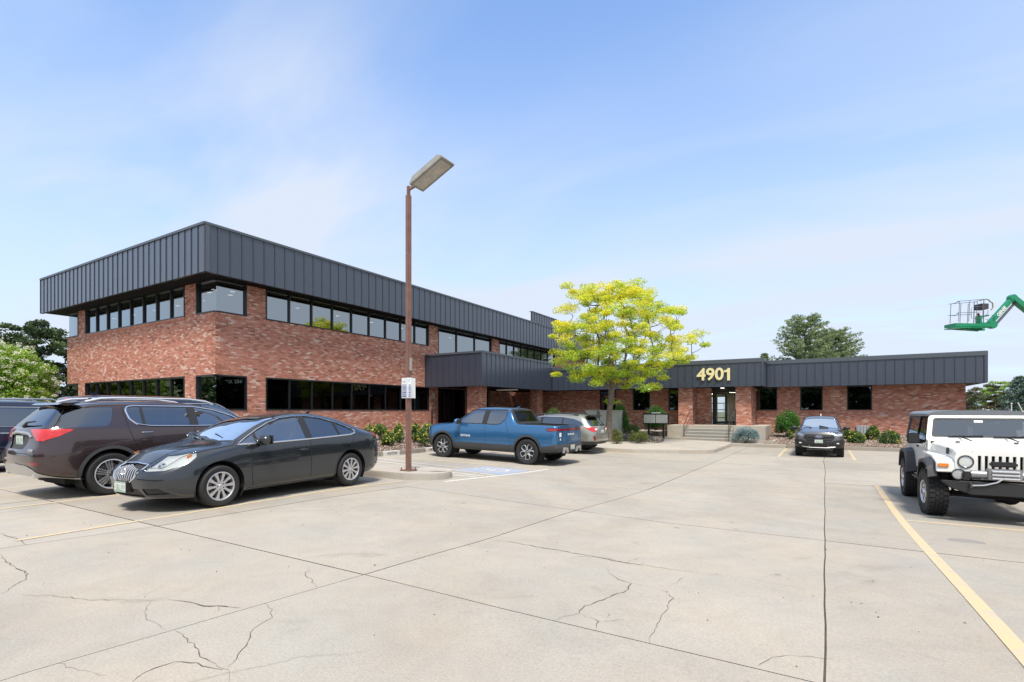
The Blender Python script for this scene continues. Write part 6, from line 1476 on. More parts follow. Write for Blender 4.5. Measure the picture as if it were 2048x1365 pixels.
    b = MB(); b.obox((.40, s * .93, 1.30), (1, 0, 0), (0, 1, 0), (0, 0, 1), .035, .095, .10); b.mi = 1; b.bar((.40, s * .76, 1.22), (.40, s * .92, 1.22), .04)
    b.build('mirror', [M_trim, M_trim], JP, True, bevel=.03)
    # step tube
    MB().tube([(.62, s * .62, .56), (.56, s * .80, .52), (-.50, s * .80, .52), (-.56, s * .62, .56)], .036, 10).build('side_step', M_chrome, JP, True)
    # hard-top side
    g = MB(); g.add([(-.52, s * .735, 1.30), (-1.62, s * .735, 1.30), (-1.60, s * .675, 1.66), (-.52, s * .675, 1.66)], [(0, 1, 2, 3)]); g.build('quarter_window', glass('hard_top_glass', (.05, .05, .05), .06), JP)
    b = MB(); b.bar((-.47, s * .74, 1.22), (-.47, s * .665, 1.74), .09, .03, up=(0, 1, 0)); b.bar((-1.70, s * .74, 1.22), (-1.68, s * .665, 1.74), .16, .03, up=(0, 1, 0)); b.bar((-.45, s * .737, 1.255), (-1.75, s * .737, 1.255), .03, .075); b.bar((-.45, s * .672, 1.70), (-1.75, s * .672, 1.70), .03, .08); b.build('hard_top_side', M_flare, JP)
    quick('cowl_side', P_wh, JP, lambda q: q.extr([(.62, 1.10), (.62, 1.27), (.44, 1.27), (.44, 1.10)], (0, s * .70, 0), (1, 0, 0), (0, 0, 1), (0, s, 0), 0, .045), bevel=.005)
# windscreen frame: white surround, glass
wx0, wz0, wx1, wz1 = .60, 1.265, .40, 1.73; wd = Vector((wx1 - wx0, 0, wz1 - wz0)).normalized(); wn = Vector((-wd.z, 0, wd.x)) * -1
out2 = rounded([(-.77, 0), (.77, 0), (.70, .505), (-.70, .505)], .06, 4); inn2 = rounded([(-.685, .075), (.685, .075), (.635, .455), (-.635, .455)], .05, 4)
def ring_frame(name, o_, i_, d0, d1, m):
    b = MB(); n = len(o_); base = Vector((wx0, 0, wz0))
    P3 = lambda q, d: base + Vector((0, q[0], 0)) + wd * q[1] + wn * d
    vs = [P3(q, d1) for q in o_] + [P3(q, d1) for q in i_] + [P3(q, d0) for q in o_] + [P3(q, d0) for q in i_]
    for k in range(n):
        j = (k + 1) % n; b.f += []; 
    b.add(vs, [(k, (k + 1) % n, n + (k + 1) % n, n + k) for k in range(n)] + [(2 * n + k, 2 * n + (k + 1) % n, (k + 1) % n, k) for k in range(n)] + [(n + k, n + (k + 1) % n, 3 * n + (k + 1) % n, 3 * n + k) for k in range(n)])
    me = b.mesh(name, m); bm_ = bmesh.new(); bm_.from_mesh(me); bmesh.ops.recalc_face_normals(bm_, faces=bm_.faces); bm_.to_mesh(me); bm_.free(); return link(name, me, JP), P3
_, P3 = ring_frame('windscreen_frame', out2, inn2, -.03, .012, P_wh)
ring_frame('windscreen_seal', inn2, shrink(inn2, .03), -.01, .014, M_trim)
g = MB(); ii = shrink(inn2, .025); g.add([P3(q, .006) for q in ii], [tuple(range(len(ii)))]); g.build('windscreen', glass('jeep_windscreen', (.68, .74, .74), .20), JP)
for y in (-.42, .20):
    b = MB(); b.bar(P3((y + .46, .10), .03), P3((y - .02, .085), .03), .022); b.bar((.70, y + .28, 1.285), P3((y + .12, .095), .03), .018); b.build('wiper', M_trim, JP)
quick('mirror_inside', M_trim, JP, lambda q: q.box((.36, -.11, 1.60), (.39, .11, 1.655)), bevel=.01)
g = MB(); g.add([P3(q, .009) for q in ((-.06, .37), (.06, .37), (.06, .41), (-.06, .41))], [(0, 1, 2, 3)]); g.build('sticker', M_white, JP)
# roof
b = MB(); rp = rounded([(-.705, 1.715), (-.70, 1.765), (-.62, 1.805), (-.3, 1.83), (.3, 1.83), (.62, 1.805), (.70, 1.765), (.705, 1.715)], .05, 3)
b.extr(rp, (0, 0, 0), (0, 1, 0), (0, 0, 1), (1, 0, 0), -1.80, .41); b.build('hard_top', mat('hard_top_grey', (.15, .165, .185), .35), JP, True, bevel=.02)
quick('rear_window', G_priv, JP, lambda q: q.add([(-1.79, -.6, 1.28), (-1.79, .6, 1.28), (-1.76, .56, 1.68), (-1.76, -.56, 1.68)], [(0, 1, 2, 3)]))
seats(JP, [(-.15, (-.36, .36)), (-1.1, (0,))], .75, .5, M_seatd, .58); steering(JP, .22, .36, 1.25)
quick('dashboard', M_seatd, JP, lambda q: q.box((.42, -.66, 1.10), (.60, .66, 1.29)), bevel=.03)
MB().tube([(-.55, -.62, 1.2), (-.58, -.58, 1.68), (-.58, .58, 1.68), (-.55, .62, 1.2)], .035, 8).build('roll_bar', M_seatd, JP, True)
# front bumper, winch
b = MB(); b.extr([(-.76, .66), (-.66, .57), (-.4, .48), (.4, .48), (.66, .57), (.76, .66), (.76, .68), (-.76, .68)], (1.78, 0, 0), (0, 1, 0), (0, 0, 1), (1, 0, 0), 0, .17); b.build('bumper', mat('powder_black', (.02, .02, .022), .5), JP, True, bevel=.012)
WN = quick('winch', mat('winch_grey', (.30, .30, .31), .4, .6), JP, lambda q: (q.box((1.80, -.20, .73), (1.95, .20, .90)), q.tube([(1.86, -.40, .80), (1.86, .40, .80)], .065, 16)), True, bevel=.008)
quick('winch_motor', M_trim, WN, lambda q: q.box((1.78, -.16, .93), (1.90, .16, 1.01)), bevel=.02)
for k in range(3): quick('fairlead_roller', M_alloy, WN, lambda q: q.tube([(1.965, -.16, .755 + k * .055), (1.965, .16, .755 + k * .055)], .018, 10))
for s in (1, -1): MB().lathe([(.001, .02), (.03, .01), (.062, 0)], (1.86, s * .40, .80), (0, s, 0), 16).build('winch_cap', M_alloy, WN, True)
quick('winch_box', M_trim, JP, lambda q: q.box((1.80, -.50, .72), (1.90, -.25, .84)), bevel=.02)
MB().tube([(1.97, -.02, .77), (1.97, -.10, .70), (1.965, -.25, .645), (1.965, -.40, .63)], .014, 8).build('winch_hook', M_chrome, JP, True)
for s in (1, -1): MB().tube([(1.95, s * .42, .66), (2.01, s * .42, .66), (2.01, s * .42, .60), (1.95, s * .42, .60)], .016, 8).build('tow_shackle', M_plast, JP, True)
b = MB(); b.box((-1.7, -.38, .44), (1.75, .38, .64)); b.bar((wbj / 2, -.72, .39), (wbj / 2, .72, .39), .09); b.bar((-wbj / 2, -.72, .39), (-wbj / 2, .72, .39), .10); b.ball((wbj / 2, .25, .39), .14); b.bar((1.45, .5, .36), (1.45, -.6, .40), .03)
for s in (1, -1): b.tube([(wbj / 2 + .12 * math.sin(k) * .0 + .02, s * .46 + .05 * math.cos(k * 1.5), .42 + k * .018) for k in range(20)], .012, 6); b.tube([(1.25, s * .50, .38), (1.25, s * .52, .75)], .025, 6)
b.build('chassis', M_under, JP)
put_wheels(JP, make_wheel(.392, .27, .205, 'slot'), [(sx * wbj / 2, sy * .76, .392) for sx in (1, -1) for sy in (1, -1)], steer=R(4))
# a parked white van and cars stand behind the camera; their reflections show in the low windows
# ================================================================== PLANTS
def leaf_mat(name, c0, c1, c2, transl=0.35):
    m = bpy.data.materials.new(name); m.use_nodes = True; t = m.node_tree; t.nodes.remove(t.nodes['Principled BSDF'])
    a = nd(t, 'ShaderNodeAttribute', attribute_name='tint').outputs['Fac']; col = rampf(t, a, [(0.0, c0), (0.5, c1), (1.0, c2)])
    d = nd(t, 'ShaderNodeBsdfDiffuse'); tr = nd(t, 'ShaderNodeBsdfTranslucent'); gl = nd(t, 'ShaderNodeBsdfGlossy'); gl.inputs['Roughness'].default_value = .45
    lk(t, col, d.inputs[0]); lk(t, col, tr.inputs[0])
    m1 = nd(t, 'ShaderNodeMixShader'); m1.inputs[0].default_value = transl; lk(t, d.outputs[0], m1.inputs[1]); lk(t, tr.outputs[0], m1.inputs[2])
    m2 = nd(t, 'ShaderNodeMixShader'); m2.inputs[0].default_value = .04; lk(t, m1.outputs[0], m2.inputs[1]); lk(t, gl.outputs[0], m2.inputs[2])
    lk(t, m2.outputs[0], t.nodes['Material Output'].inputs[0]); return m
def leaves(name, pos, length, width, m, parent, rng, flat=0.5, tint=None, loc=(0, 0, 0), updir=None):
    """pos (n,3); one bent quad pair per leaf"""
    n = len(pos); 
    d = rng.normal(size=(n, 3)); d[:, 2] *= flat
    if updir is not None: d += updir
    d /= np.linalg.norm(d, axis=1)[:, None] + 1e-9
    u = rng.normal(size=(n, 3)); u[:, 2] *= 0.5; s = np.cross(d, u); s /= np.linalg.norm(s, axis=1)[:, None] + 1e-9
    L = length * rng.uniform(.6, 1.35, n)[:, None]; Wd = width * rng.uniform(.6, 1.3, n)[:, None]
    c = pos - np.array(loc)
    a = c - d * L / 2; b = c + d * L / 2; nn = np.cross(d, s) * Wd * .25
    V = np.stack([a, c + s * Wd / 2 + nn, b, c - s * Wd / 2 + nn], 1).reshape(-1, 3)
    F_ = np.arange(4 * n).reshape(-1, 4)
    me = bpy.data.meshes.new(name); me.vertices.add(4 * n); me.vertices.foreach_set('co', V.ravel()); me.loops.add(4 * n); me.loops.foreach_set('vertex_index', F_.ravel())
    me.polygons.add(n); me.polygons.foreach_set('loop_start', np.arange(n) * 4); me.update(calc_edges=True)
    me.materials.append(m); at = me.attributes.new('tint', 'FLOAT', 'FACE')
    tt = rng.uniform(0, 1, n) if tint is None else np.clip(tint + rng.normal(0, .13, n), 0, 1)
    at.data.foreach_set('value', tt.astype(np.float32)); return link(name, me, parent)
def grow(clumps, fork, trunk_base, r0, rng, wig=.12):
    """skeleton: every clump hangs on the nearest earlier node"""
    nodes = [np.array(fork)]; par = [-1]; kids = [0]; order = np.argsort([np.linalg.norm(c - fork) for c in clumps]); tips = []
    for i in order:
        c = clumps[i]; dc = np.linalg.norm(c - fork)
        best, bd = 0, 1e9
        for k, q in enumerate(nodes):
            dq = np.linalg.norm(q - fork)
            if dq > dc: continue
            v = np.linalg.norm(c - q) + (0.25 * dq if k else 0.0)
            if v < bd: best, bd = k, v
        q = nodes[best]; seg = max(2, int(np.linalg.norm(c - q) / .55)); prev = best
        for s in range(1, seg + 1):
            t = s / seg; p = q + (c - q) * t + rng.normal(0, wig, 3) * (0 if s == seg else 1) * min(1, np.linalg.norm(c - q)) + np.array([0, 0, -.18 * math.sin(math.pi * t) * np.linalg.norm(c - q) * .35])
            nodes.append(p); par.append(prev); kids.append(0); prev = len(nodes) - 1
        tips.append(prev)
    cnt = [0] * len(nodes)
    for t in tips:
        k = t
        while k >= 0: cnt[k] += 1; k = par[k]
    tot = max(cnt); rad = [r0 * .8 * (max(c, .6) / tot) ** .46 for c in cnt]
    b = MB()
    for k in range(1, len(nodes)):
        p = par[k]; n = 6 if rad[k] > .03 else 4
        b.tube([nodes[p], nodes[k]], [min(rad[p], rad[k] * 1.35), rad[k]], n, cap=False)
    return b
M_bark = mat('bark', (0.13, 0.11, 0.09), .9, var=.45, vscale=7, bump=.8, bscale=25)
def clump_leaves(clumps, rad, per, rng, flat):
    out_, ti = [], []
    for c in clumps:
        r_ = rad * rng.uniform(.65, 1.3); n = int(per * rng.uniform(.7, 1.3)); g = rng.normal(size=(n, 3)); g /= np.linalg.norm(g, axis=1)[:, None]
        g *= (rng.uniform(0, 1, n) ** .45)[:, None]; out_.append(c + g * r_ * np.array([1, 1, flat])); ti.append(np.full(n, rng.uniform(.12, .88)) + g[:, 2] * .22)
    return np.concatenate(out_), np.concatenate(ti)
def ellip(n, c, r, rng, shell=.5, sep=0):
    out_ = []; k = 0
    while len(out_) < n and k < n * 60:
        k += 1; g = rng.normal(size=3); g /= np.linalg.norm(g); g *= rng.uniform(shell, 1) ** .6 if rng.random() < .75 else rng.uniform(.1, 1)
        p = np.array(c) + g * np.array(r)
        if sep and any(np.linalg.norm(p - q) < sep for q in out_): continue
        out_.append(p)
    return out_
def tree(name, base, fork_h, r0, crown_c, crown_r, nclump, crad, per, ls, m, label, seed, group=None, flat=.45, shell=.5, sep=.0, lean=(0, 0), keep=None, bark=None, cat='tree'):
    rng = np.random.default_rng(seed); T = empty(name, base, label, cat, group); base = np.array(base)
    cl = ellip(nclump, base + np.array(crown_c), crown_r, rng, shell, sep)
    if keep: cl = [c for c in cl if keep(c - base)]
    fork = base + np.array([lean[0], lean[1], fork_h]); b = grow(cl, fork, base, r0, rng)
    tp = [base + (fork - base) * t + np.array([rng.normal(0, .02), rng.normal(0, .02), 0]) * (1 if 0 < t < 1 else 0) for t in (0, .06, .25, .5, .75, 1)]
    tp[0] = tp[0] - np.array([0, 0, .15]); b.tube(tp, [r0 * 1.55, r0 * 1.15, r0 * 1.0, r0 * .92, r0 * .85, r0 * .8], 12)
    b.build('trunk', bark or M_bark, T, True, world=True)
    pos, ti = clump_leaves(cl, crad, per, rng, flat)
    leaves('crown', pos, ls[0], ls[1], m, T, rng, flat=.6, tint=ti, loc=tuple(base)); return T, cl
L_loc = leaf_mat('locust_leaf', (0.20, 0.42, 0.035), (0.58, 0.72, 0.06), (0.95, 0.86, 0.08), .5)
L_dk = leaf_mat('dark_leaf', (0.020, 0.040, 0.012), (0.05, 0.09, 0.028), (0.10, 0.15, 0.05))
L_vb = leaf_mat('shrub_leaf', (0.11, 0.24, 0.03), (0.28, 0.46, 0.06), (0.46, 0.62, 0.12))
L_pine = leaf_mat('pine_needle', (0.085, 0.13, 0.055), (0.19, 0.26, 0.11), (0.33, 0.40, 0.19), .35)
L_spr = leaf_mat('spruce_needle', (0.04, 0.08, 0.06), (0.09, 0.16, 0.125), (0.20, 0.29, 0.24), .2)
L_blue = leaf_mat('blue_spruce_needle', (0.10, 0.17, 0.18), (0.20, 0.30, 0.31), (0.36, 0.47, 0.48), .2)
L_bush = leaf_mat('bush_leaf', (0.035, 0.085, 0.018), (0.085, 0.17, 0.035), (0.19, 0.28, 0.07))
L_hedge = leaf_mat('hedge_leaf', (0.022, 0.085, 0.012), (0.055, 0.18, 0.024), (0.12, 0.30, 0.045))
L_jun = leaf_mat('juniper_leaf', (0.06, 0.10, 0.02), (0.14, 0.17, 0.035), (0.25, 0.26, 0.06))
L_red = leaf_mat('bronze_leaf', (0.05, 0.06, 0.025), (0.09, 0.13, 0.045), (0.20, 0.13, 0.09))
L_wfl = leaf_mat('white_blossom', (.55, .60, .42), (.72, .74, .60), (.85, .85, .75), .2)
L_yfl = leaf_mat('yellow_blossom', (.75, .62, .05), (.85, .75, .12), (.9, .85, .3), .2)

# golden honey locust in the stone bed, with layered sprays of leaf
rng = np.random.default_rng(11); tb = np.array([-9.30, 24.85, 0.0]); R3 = np.array([RT.x, RT.y, 0]); F3 = np.array([FW.x, FW.y, 0])
LOC = empty('honey_locust', tuple(tb), 'golden yellow leaved tree with a bent grey trunk in front of the low wing', 'tree')
cl = []
spans = [(7.6, -.2, 1.6, 1.1), (7.35, -.1, 2.6, 1.8), (6.75, .15, 3.3, 2.4), (6.1, .2, 3.7, 2.7), (5.45, .3, 4.0, 2.8), (4.85, .5, 4.2, 2.7), (4.25, .5, 3.9, 2.5), (3.7, .1, 2.9, 2.0), (3.3, -.3, 2.0, 1.4)]
for (z, cxx, hw, dp) in spans:
    n = int(11 + hw * 6.0)
    for q_ in range(n):
        a = 6.283 * (q_ * .381966 + rng.uniform(-.03, .03)); r_ = ((q_ + .6) / n) ** .5
        cl.append(tb + R3 * (cxx + .3 + math.cos(a) * hw * .955 * r_) + F3 * (math.sin(a) * dp * r_) + np.array([0, 0, z + rng.normal(0, .24) - .12 * r_ * r_ * hw * .3]))
for (x, z) in ((.9, 2.75), (1.5, 2.6), (2.1, 2.7), (-1.7, 3.1), (-.7, 3.0), (2.9, 3.2), (-2.7, 3.35), (3.3, 3.5), (.2, 1.95)): cl.append(tb + R3 * x + F3 * rng.normal(0, .6) + np.array([0, 0, z]))
cl = [c for c in cl if not ((c - tb) @ R3 > 3.15 and c[2] < 4.0)]
fork = tb + R3 * .08 + np.array([0, 0, 2.55])
b = grow(cl, fork, tb, .17, rng, .14)
b.tube([tb + np.array([0, 0, -.2]), tb + R3 * -.03 + np.array([0, 0, .15]), tb + R3 * -.05 + np.array([0, 0, .8]), tb + R3 * -.02 + np.array([0, 0, 1.5]), tb + R3 * .06 + np.array([0, 0, 2.1]), fork], [.21, .165, .145, .135, .14, .15], 14)
for (x, z0_, x1, z1, r_) in ((.06, 2.45, .85, 3.55, .085), (.05, 2.5, -.85, 3.75, .085), (.05, 2.5, .15, 4.3, .09)): b.tube([tb + R3 * x + np.array([0, 0, z0_]), tb + R3 * (x * .5 + x1 * .5 + .06) + np.array([0, 0, (z0_ + z1) / 2]), tb + R3 * x1 + np.array([0, 0, z1])], [r_, r_ * .85, r_ * .6], 8)
b.build('trunk', mat('locust_bark', (0.15, 0.125, 0.105), .9, var=.5, vscale=9, bump=1.0, bscale=30), LOC, True, world=True)
pos, ti = clump_leaves(cl, .43, 225, rng, .45)
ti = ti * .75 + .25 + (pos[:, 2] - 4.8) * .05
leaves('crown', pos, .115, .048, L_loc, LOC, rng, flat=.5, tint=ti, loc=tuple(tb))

def place(px, D):
    p = FW * D + RT * ((px - 1024) / 1030 * D); return (p.x, p.y)
# trees around
x, y = place(-12, 25); T, cl = tree('viburnum_tree', (x, y, -.3), 1.0, .12, (0, 0, 3.0), (2.15, 2.15, 2.05), 190, .42, 190, (.12, .085), L_vb, 'rounded light green shrub covered in cream blossom at the left edge', 21, shell=.75, sep=.35, flat=.9, cat='shrub')
rng = np.random.default_rng(5); pf_ = []
for c in cl:
    if rng.random() < .98:
        for _ in range(3):
            o_ = rng.normal(size=3); o_ /= np.linalg.norm(o_); dd = (c - np.array([x, y, 2.7])); dd /= np.linalg.norm(dd) + 1e-6; q = c + dd * .34 + o_ * .25
            g = rng.normal(size=(34, 3)); g /= np.linalg.norm(g, axis=1)[:, None]; pf_.append(q + g * np.array([.10, .10, .07]))
leaves('blossom', np.concatenate(pf_), .05, .045, L_wfl, T, rng, loc=(x, y, -.3))
for (px_, D, h, wdt, sd_, lab) in ((70, 47, 10.4, 4.2, 31, 'dark green tree close to the left corner of the brick block'), (0, 52, 9.6, 4.5, 32, 'dark green tree at the left edge, behind the blossoming shrub')):
    x, y = place(px_, D); tree('shade_tree', (x, y, -.5), 2.2, .22, (0, 0, h * .55), (wdt, wdt, h * .45), 150, .75, 130, (.26, .17), L_dk, lab, sd_, 'dark trees left of the building', shell=.6, sep=.5)
def pine(name, base, h, wd_, seed, m, label, group, dens=1.0, droop=0, ls=(.22, .05), spread=1.0, cone=True):
    rng = np.random.default_rng(seed); base = np.array(base, float); T = empty(name, tuple(base), label, 'tree', group)
    b = MB(); b.tube([base - np.array([0, 0, .3]), base + np.array([0, 0, h * .5]), base + np.array([0, 0, h * .98])], [.02 * h, .013 * h, .01], 8)
    P, ti = [], []; z = h * .10
    while z < h:
        t = z / h; rr = (wd_ * (1 - t) ** .8 if cone else wd_ * math.sqrt(max(0, 1 - ((t - .45) / .58) ** 2))) * rng.uniform(.8, 1.12) + .12; nb = max(4, int(7 * spread))
        a0 = rng.uniform(0, 6.28)
        for k in range(nb):
            a = a0 + 6.283 * k / nb + rng.normal(0, .2); L = rr * rng.uniform(.7, 1.1); d = np.array([math.cos(a), math.sin(a), 0])
            tip = base + d * L + np.array([0, 0, z + (.18 * L if not droop else -.15 * L)]); root = base + np.array([0, 0, z - .1 * L])
            b.tube([root, (root + tip) / 2 + np.array([0, 0, -.03 * L]), tip], [.008 * h * (1 - t) + .012, .012, .006], 4, cap=False)
            n = max(2, int(L / .38)); tone = rng.uniform(.1, .75)
            for q in range(n):
                s_ = (q + 1) / n
                if s_ < .25: continue
                for _ in range(2):
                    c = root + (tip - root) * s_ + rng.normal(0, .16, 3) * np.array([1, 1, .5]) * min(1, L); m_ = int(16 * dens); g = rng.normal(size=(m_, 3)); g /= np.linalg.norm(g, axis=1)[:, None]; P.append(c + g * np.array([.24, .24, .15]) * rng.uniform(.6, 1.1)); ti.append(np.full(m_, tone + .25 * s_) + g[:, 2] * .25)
        z += max(.28, h * .045) * (1.15 - .4 * t)
    b.build('trunk', M_bark, T, True, world=True); P = np.concatenate(P); ti = np.concatenate(ti); leaves('crown', P, ls[0], ls[1], m, T, rng, flat=1.0, tint=ti, loc=tuple(base)); return T
gp = 'conifers behind the low wing'
x, y = place(1610, 60); pine('pine_tree', (x, y, -.5), 13.0, 3.4, 41, L_pine, 'tallest pine behind the low wing, left half of the pair', gp, 0.75, ls=(.32, .08), spread=1.5, cone=False)
x, y = place(1672, 63); pine('pine_tree', (x, y, -.5), 11.9, 3.3, 42, L_pine, 'shorter pine behind the low wing, right half of the pair', gp, 0.75, ls=(.32, .08), spread=1.5, cone=False)
x, y = place(1529, 62); pine('pine_tree', (x, y, -.5), 8.9, 1.9, 43, L_pine, 'small pine tip just showing above the step in the fascia', gp, 1.0, ls=(.28, .08))
gr_ = 'trees right of the low wing'
for (px_, D, h, wd_, sd_) in ((1941, 62, 3.9, 1.6, 44), (2040, 50, 5.3, 2.3, 45), (2085, 48, 6.5, 2.6, 46)):
    x, y = place(px_, D); pine('spruce_tree', (x, y, -.5), h, wd_, sd_, L_spr, {44: 'small blue green spruce against the end wall of the wing', 45: 'blue green spruce right of the bronze leaved tree', 46: 'taller blue green spruce at the right edge of the photo'}[sd_], gr_, 1.2, droop=1, ls=(.22, .06))
for (px_, D, h, wdt, sd_, lab) in ((1975, 56, 4.9, 2.3, 47, 'bronze and green leaved tree right of the low wing'), (2012, 58, 5.6, 2.2, 48, 'bright green tree between the bronze tree and the spruce')):
    x, y = place(px_, D); tree('bronze_tree' if sd_ == 47 else 'shade_tree', (x, y, -.5), 1.0, .12, (0, 0, h * .55), (wdt, wdt, h * .45), 90, .45, 130, (.15, .10), L_red if sd_ == 47 else L_vb, lab, sd_, gr_, shell=.6, sep=.3)
# belt of trees round the lot, mirrored in the glass
row = [(22, 33, 9), (24, 39, 8), (23, 45, 10), (25, 51, 13), (24, 57, 14.5), (26, 63, 13), (27, 69, 9.5), (28, 76, 9), (30, 84, 8), (23, 26, 8), (26, 18, 8), (30, 10, 8)]
row += [(x_, -34 - (x_ % 7), 7.5 + (x_ * 7 % 5) * .7) for x_ in range(-46, 24, 6)]
row += [(-62, -8, 7), (-72, -14, 7), (-84, -12, 8), (-96, -20, 8), (-110, -22, 8), (-124, -26, 8), (-66, 2, 6), (-60, 12, 6)]
PR = {}
for k, (x_, y_, h) in enumerate(row):
    v = k % 3
    if v not in PR:
        PR[v] = tree('shade_tree', (x_, y_, -.5), 1.6, .25, (0, 0, 4.3), (4.0, 4.0, 4.2), 70, 1.15, 75, (.62, .45), L_dk, 'tree', 60 + v, shell=.6, sep=.8)[0]; T = PR[v]
    else: T = copy_tree(PR[v]); T.location = (x_, y_, -.5); T.rotation_euler = (0, 0, k * 1.3)
    T.scale = (1.05, 1.05, h / 8.5); T['label'] = ['dark tree east of the lot, mirrored in the long windows of the block', 'dark tree behind the camera, mirrored in the wing windows', 'dark tree far west of the lot, mirrored in the short face of the block'][0 if x_ > 19 else (1 if y_ < -30 else 2)]; T['group'] = 'belt of trees round the lot'
# clipped hedge under them closes the belt
for (x0, y0, x1, y1) in ((21.5, 22, 27, 88), (-50, -38, 24, -36), (-128, -26, -58, -4)):
    pass

def bush(name, px0, px1, pyt, pyb, D, m, label, seed, group=None, flowers=0, ls=(.06, .035), n=2600, lump=.35, zoff=0, cat='shrub', fl=None, depth=.85, stems=True, clumps=26):
    rng = np.random.default_rng(seed); s_ = D / 1030; x, y = place((px0 + px1) / 2, D); zt, zb = 1.5 + (822 - pyt) * s_, 1.5 + (822 - pyb) * s_ + zoff; hw = (px1 - px0) / 2 * s_; h = zt - zb
    T = empty(name, (x, y, zb), label, cat, group); c0 = np.array([x, y, zb])
    cl = []
    for _ in range(clumps):
        g = rng.normal(size=3); g /= np.linalg.norm(g); g[2] = abs(g[2]) * 1.0; cl.append(c0 + np.array([g[0] * hw * .70, g[1] * hw * .70 * depth, .16 * h + g[2] * h * .66 + rng.uniform(-.06, .05) * h]))
    b = MB()
    for c in cl[:16]: b.tube([c0 + rng.normal(0, .05, 3) * np.array([1, 1, 0]) - np.array([0, 0, .08]), (c + c0) / 2 + np.array([0, 0, -.05 * h]), c], [.014, .009, .004], 4, cap=False)
    b.build('stem', M_bark, T, False, world=True)
    P, ti = [], []
    for c in cl:
        k = n // clumps; g = rng.normal(size=(k, 3)); g /= np.linalg.norm(g, axis=1)[:, None]; g *= (rng.uniform(.25, 1, k) ** .5)[:, None]
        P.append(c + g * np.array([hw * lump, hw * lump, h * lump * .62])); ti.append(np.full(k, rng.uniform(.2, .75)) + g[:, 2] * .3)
    P = np.concatenate(P); ti = np.concatenate(ti); ok = P[:, 2] > zb + .01; P, ti = P[ok], ti[ok]
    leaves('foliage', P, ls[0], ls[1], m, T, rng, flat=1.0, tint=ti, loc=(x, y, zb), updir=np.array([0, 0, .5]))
    if flowers:
        q = []
        for _ in range(flowers):
            c = cl[rng.integers(len(cl))]; g = rng.normal(size=3); g /= np.linalg.norm(g); g = g * 1.0 + .35 * (np.array([0, 0, 1.0]) - F3); g /= np.linalg.norm(g); q.append(c + g * np.array([hw * lump, hw * lump, h * lump * .62]) * 1.03 + rng.normal(0, .012, (5, 3)))
        leaves('blossom', np.concatenate(q), .042, .036, fl or L_yfl, T, rng, loc=(x, y, zb))
    return T
gL = 'yellow flowering shrubs in the left bed'
for k, (a, c, t, bt, D, lab) in enumerate([(722, 752, 850, 893, 20.0, 'flowering shrub hard by the tail of the charcoal sedan'), (762, 793, 862, 893, 20.3, 'low flowering shrub in front, between the sedan and the lamp post'), (742, 778, 846, 874, 22.5, 'rear flowering shrub against the brick, left of the lamp post'),
        (783, 812, 847, 884, 21.6, 'flowering shrub directly behind the lamp post'), (820, 842, 847, 880, 22.0, 'flowering shrub just right of the lamp post'), (831, 863, 858, 890, 21.0, 'front flowering shrub by the nose of the blue pickup'), (842, 872, 846, 868, 23.4, 'rear flowering shrub by the brick, behind the nose of the blue pickup')]):
    bush('flowering_shrub', a, c, t, bt, D, L_bush, lab, 100 + k, gL, flowers=70, n=2800, ls=(.075, .032))
gRt = 'yellow flowering shrubs in the right bed'
for k, (a, c, t, bt, D, lab) in enumerate([(1684, 1706, 852, 878, 26.5, 'flowering shrub just behind the right side of the graphite pickup'), (1696, 1729, 862, 887, 25.2, 'flowering shrub nearest the kerb, right of the graphite pickup'), (1731, 1760, 852, 880, 26.0, 'middle flowering shrub of the right bed'), (1759, 1799, 860, 891, 24.6, 'widest flowering shrub, left of the white off-roader')]):
    bush('flowering_shrub', a, c, t, bt, D, L_bush, lab, 120 + k, gRt, flowers=45, n=2600, ls=(.075, .035))
bush('boxwood', 1552, 1598, 821, 868, 28.2, L_hedge, 'rounded dark green bush under the wing windows, left of the graphite pickup', 130, n=9500, ls=(.06, .042), lump=.42, clumps=40)
bush('low_plant', 1571, 1588, 860, 878, 27.2, L_bush, 'small sprawling plant in the mulch below the rounded bush', 131, n=500, clumps=10, flowers=6)
bush('dwarf_blue_spruce', 1464, 1519, 853, 884, 26.6, L_blue, 'low blue grey spruce in the planter right of the steps', 132, n=6500, ls=(.085, .022), lump=.30, clumps=60)
bush('boxwood', 1224, 1258, 811, 868, 28.3, L_hedge, 'upright dark green bush right of the tree trunk', 133, n=8500, ls=(.06, .042), lump=.42, clumps=36)
bush('boxwood', 1288, 1335, 814, 858, 30.3, L_hedge, 'dark green bush behind the directory board', 134, n=8000, ls=(.06, .042), lump=.42, clumps=30)
bush('juniper', 1250, 1281, 847, 874, 27.2, L_bush, 'grey green rounded bush behind the golden juniper', 135, n=2600, ls=(.06, .025))
bush('juniper', 1256, 1298, 860, 886, 25.3, L_jun, 'golden green juniper at the front of the stone bed', 136, n=3400, ls=(.06, .02), lump=.4)
bush('juniper', 1221, 1246, 857, 888, 24.7, L_jun, 'olive juniper at the foot of the tree', 137, n=2600, ls=(.06, .02), lump=.4)
bush('shrub', 1084, 1130, 813, 862, 31.5, L_bush, 'loose green shrub by the far corner of the canopy', 138, n=3000, ls=(.09, .04))
bush('shrub', 1148, 1172, 822, 862, 31.0, L_bush, 'thin green shrub left of the grey utility cabinets', 139, n=1200, ls=(.08, .035), clumps=14)

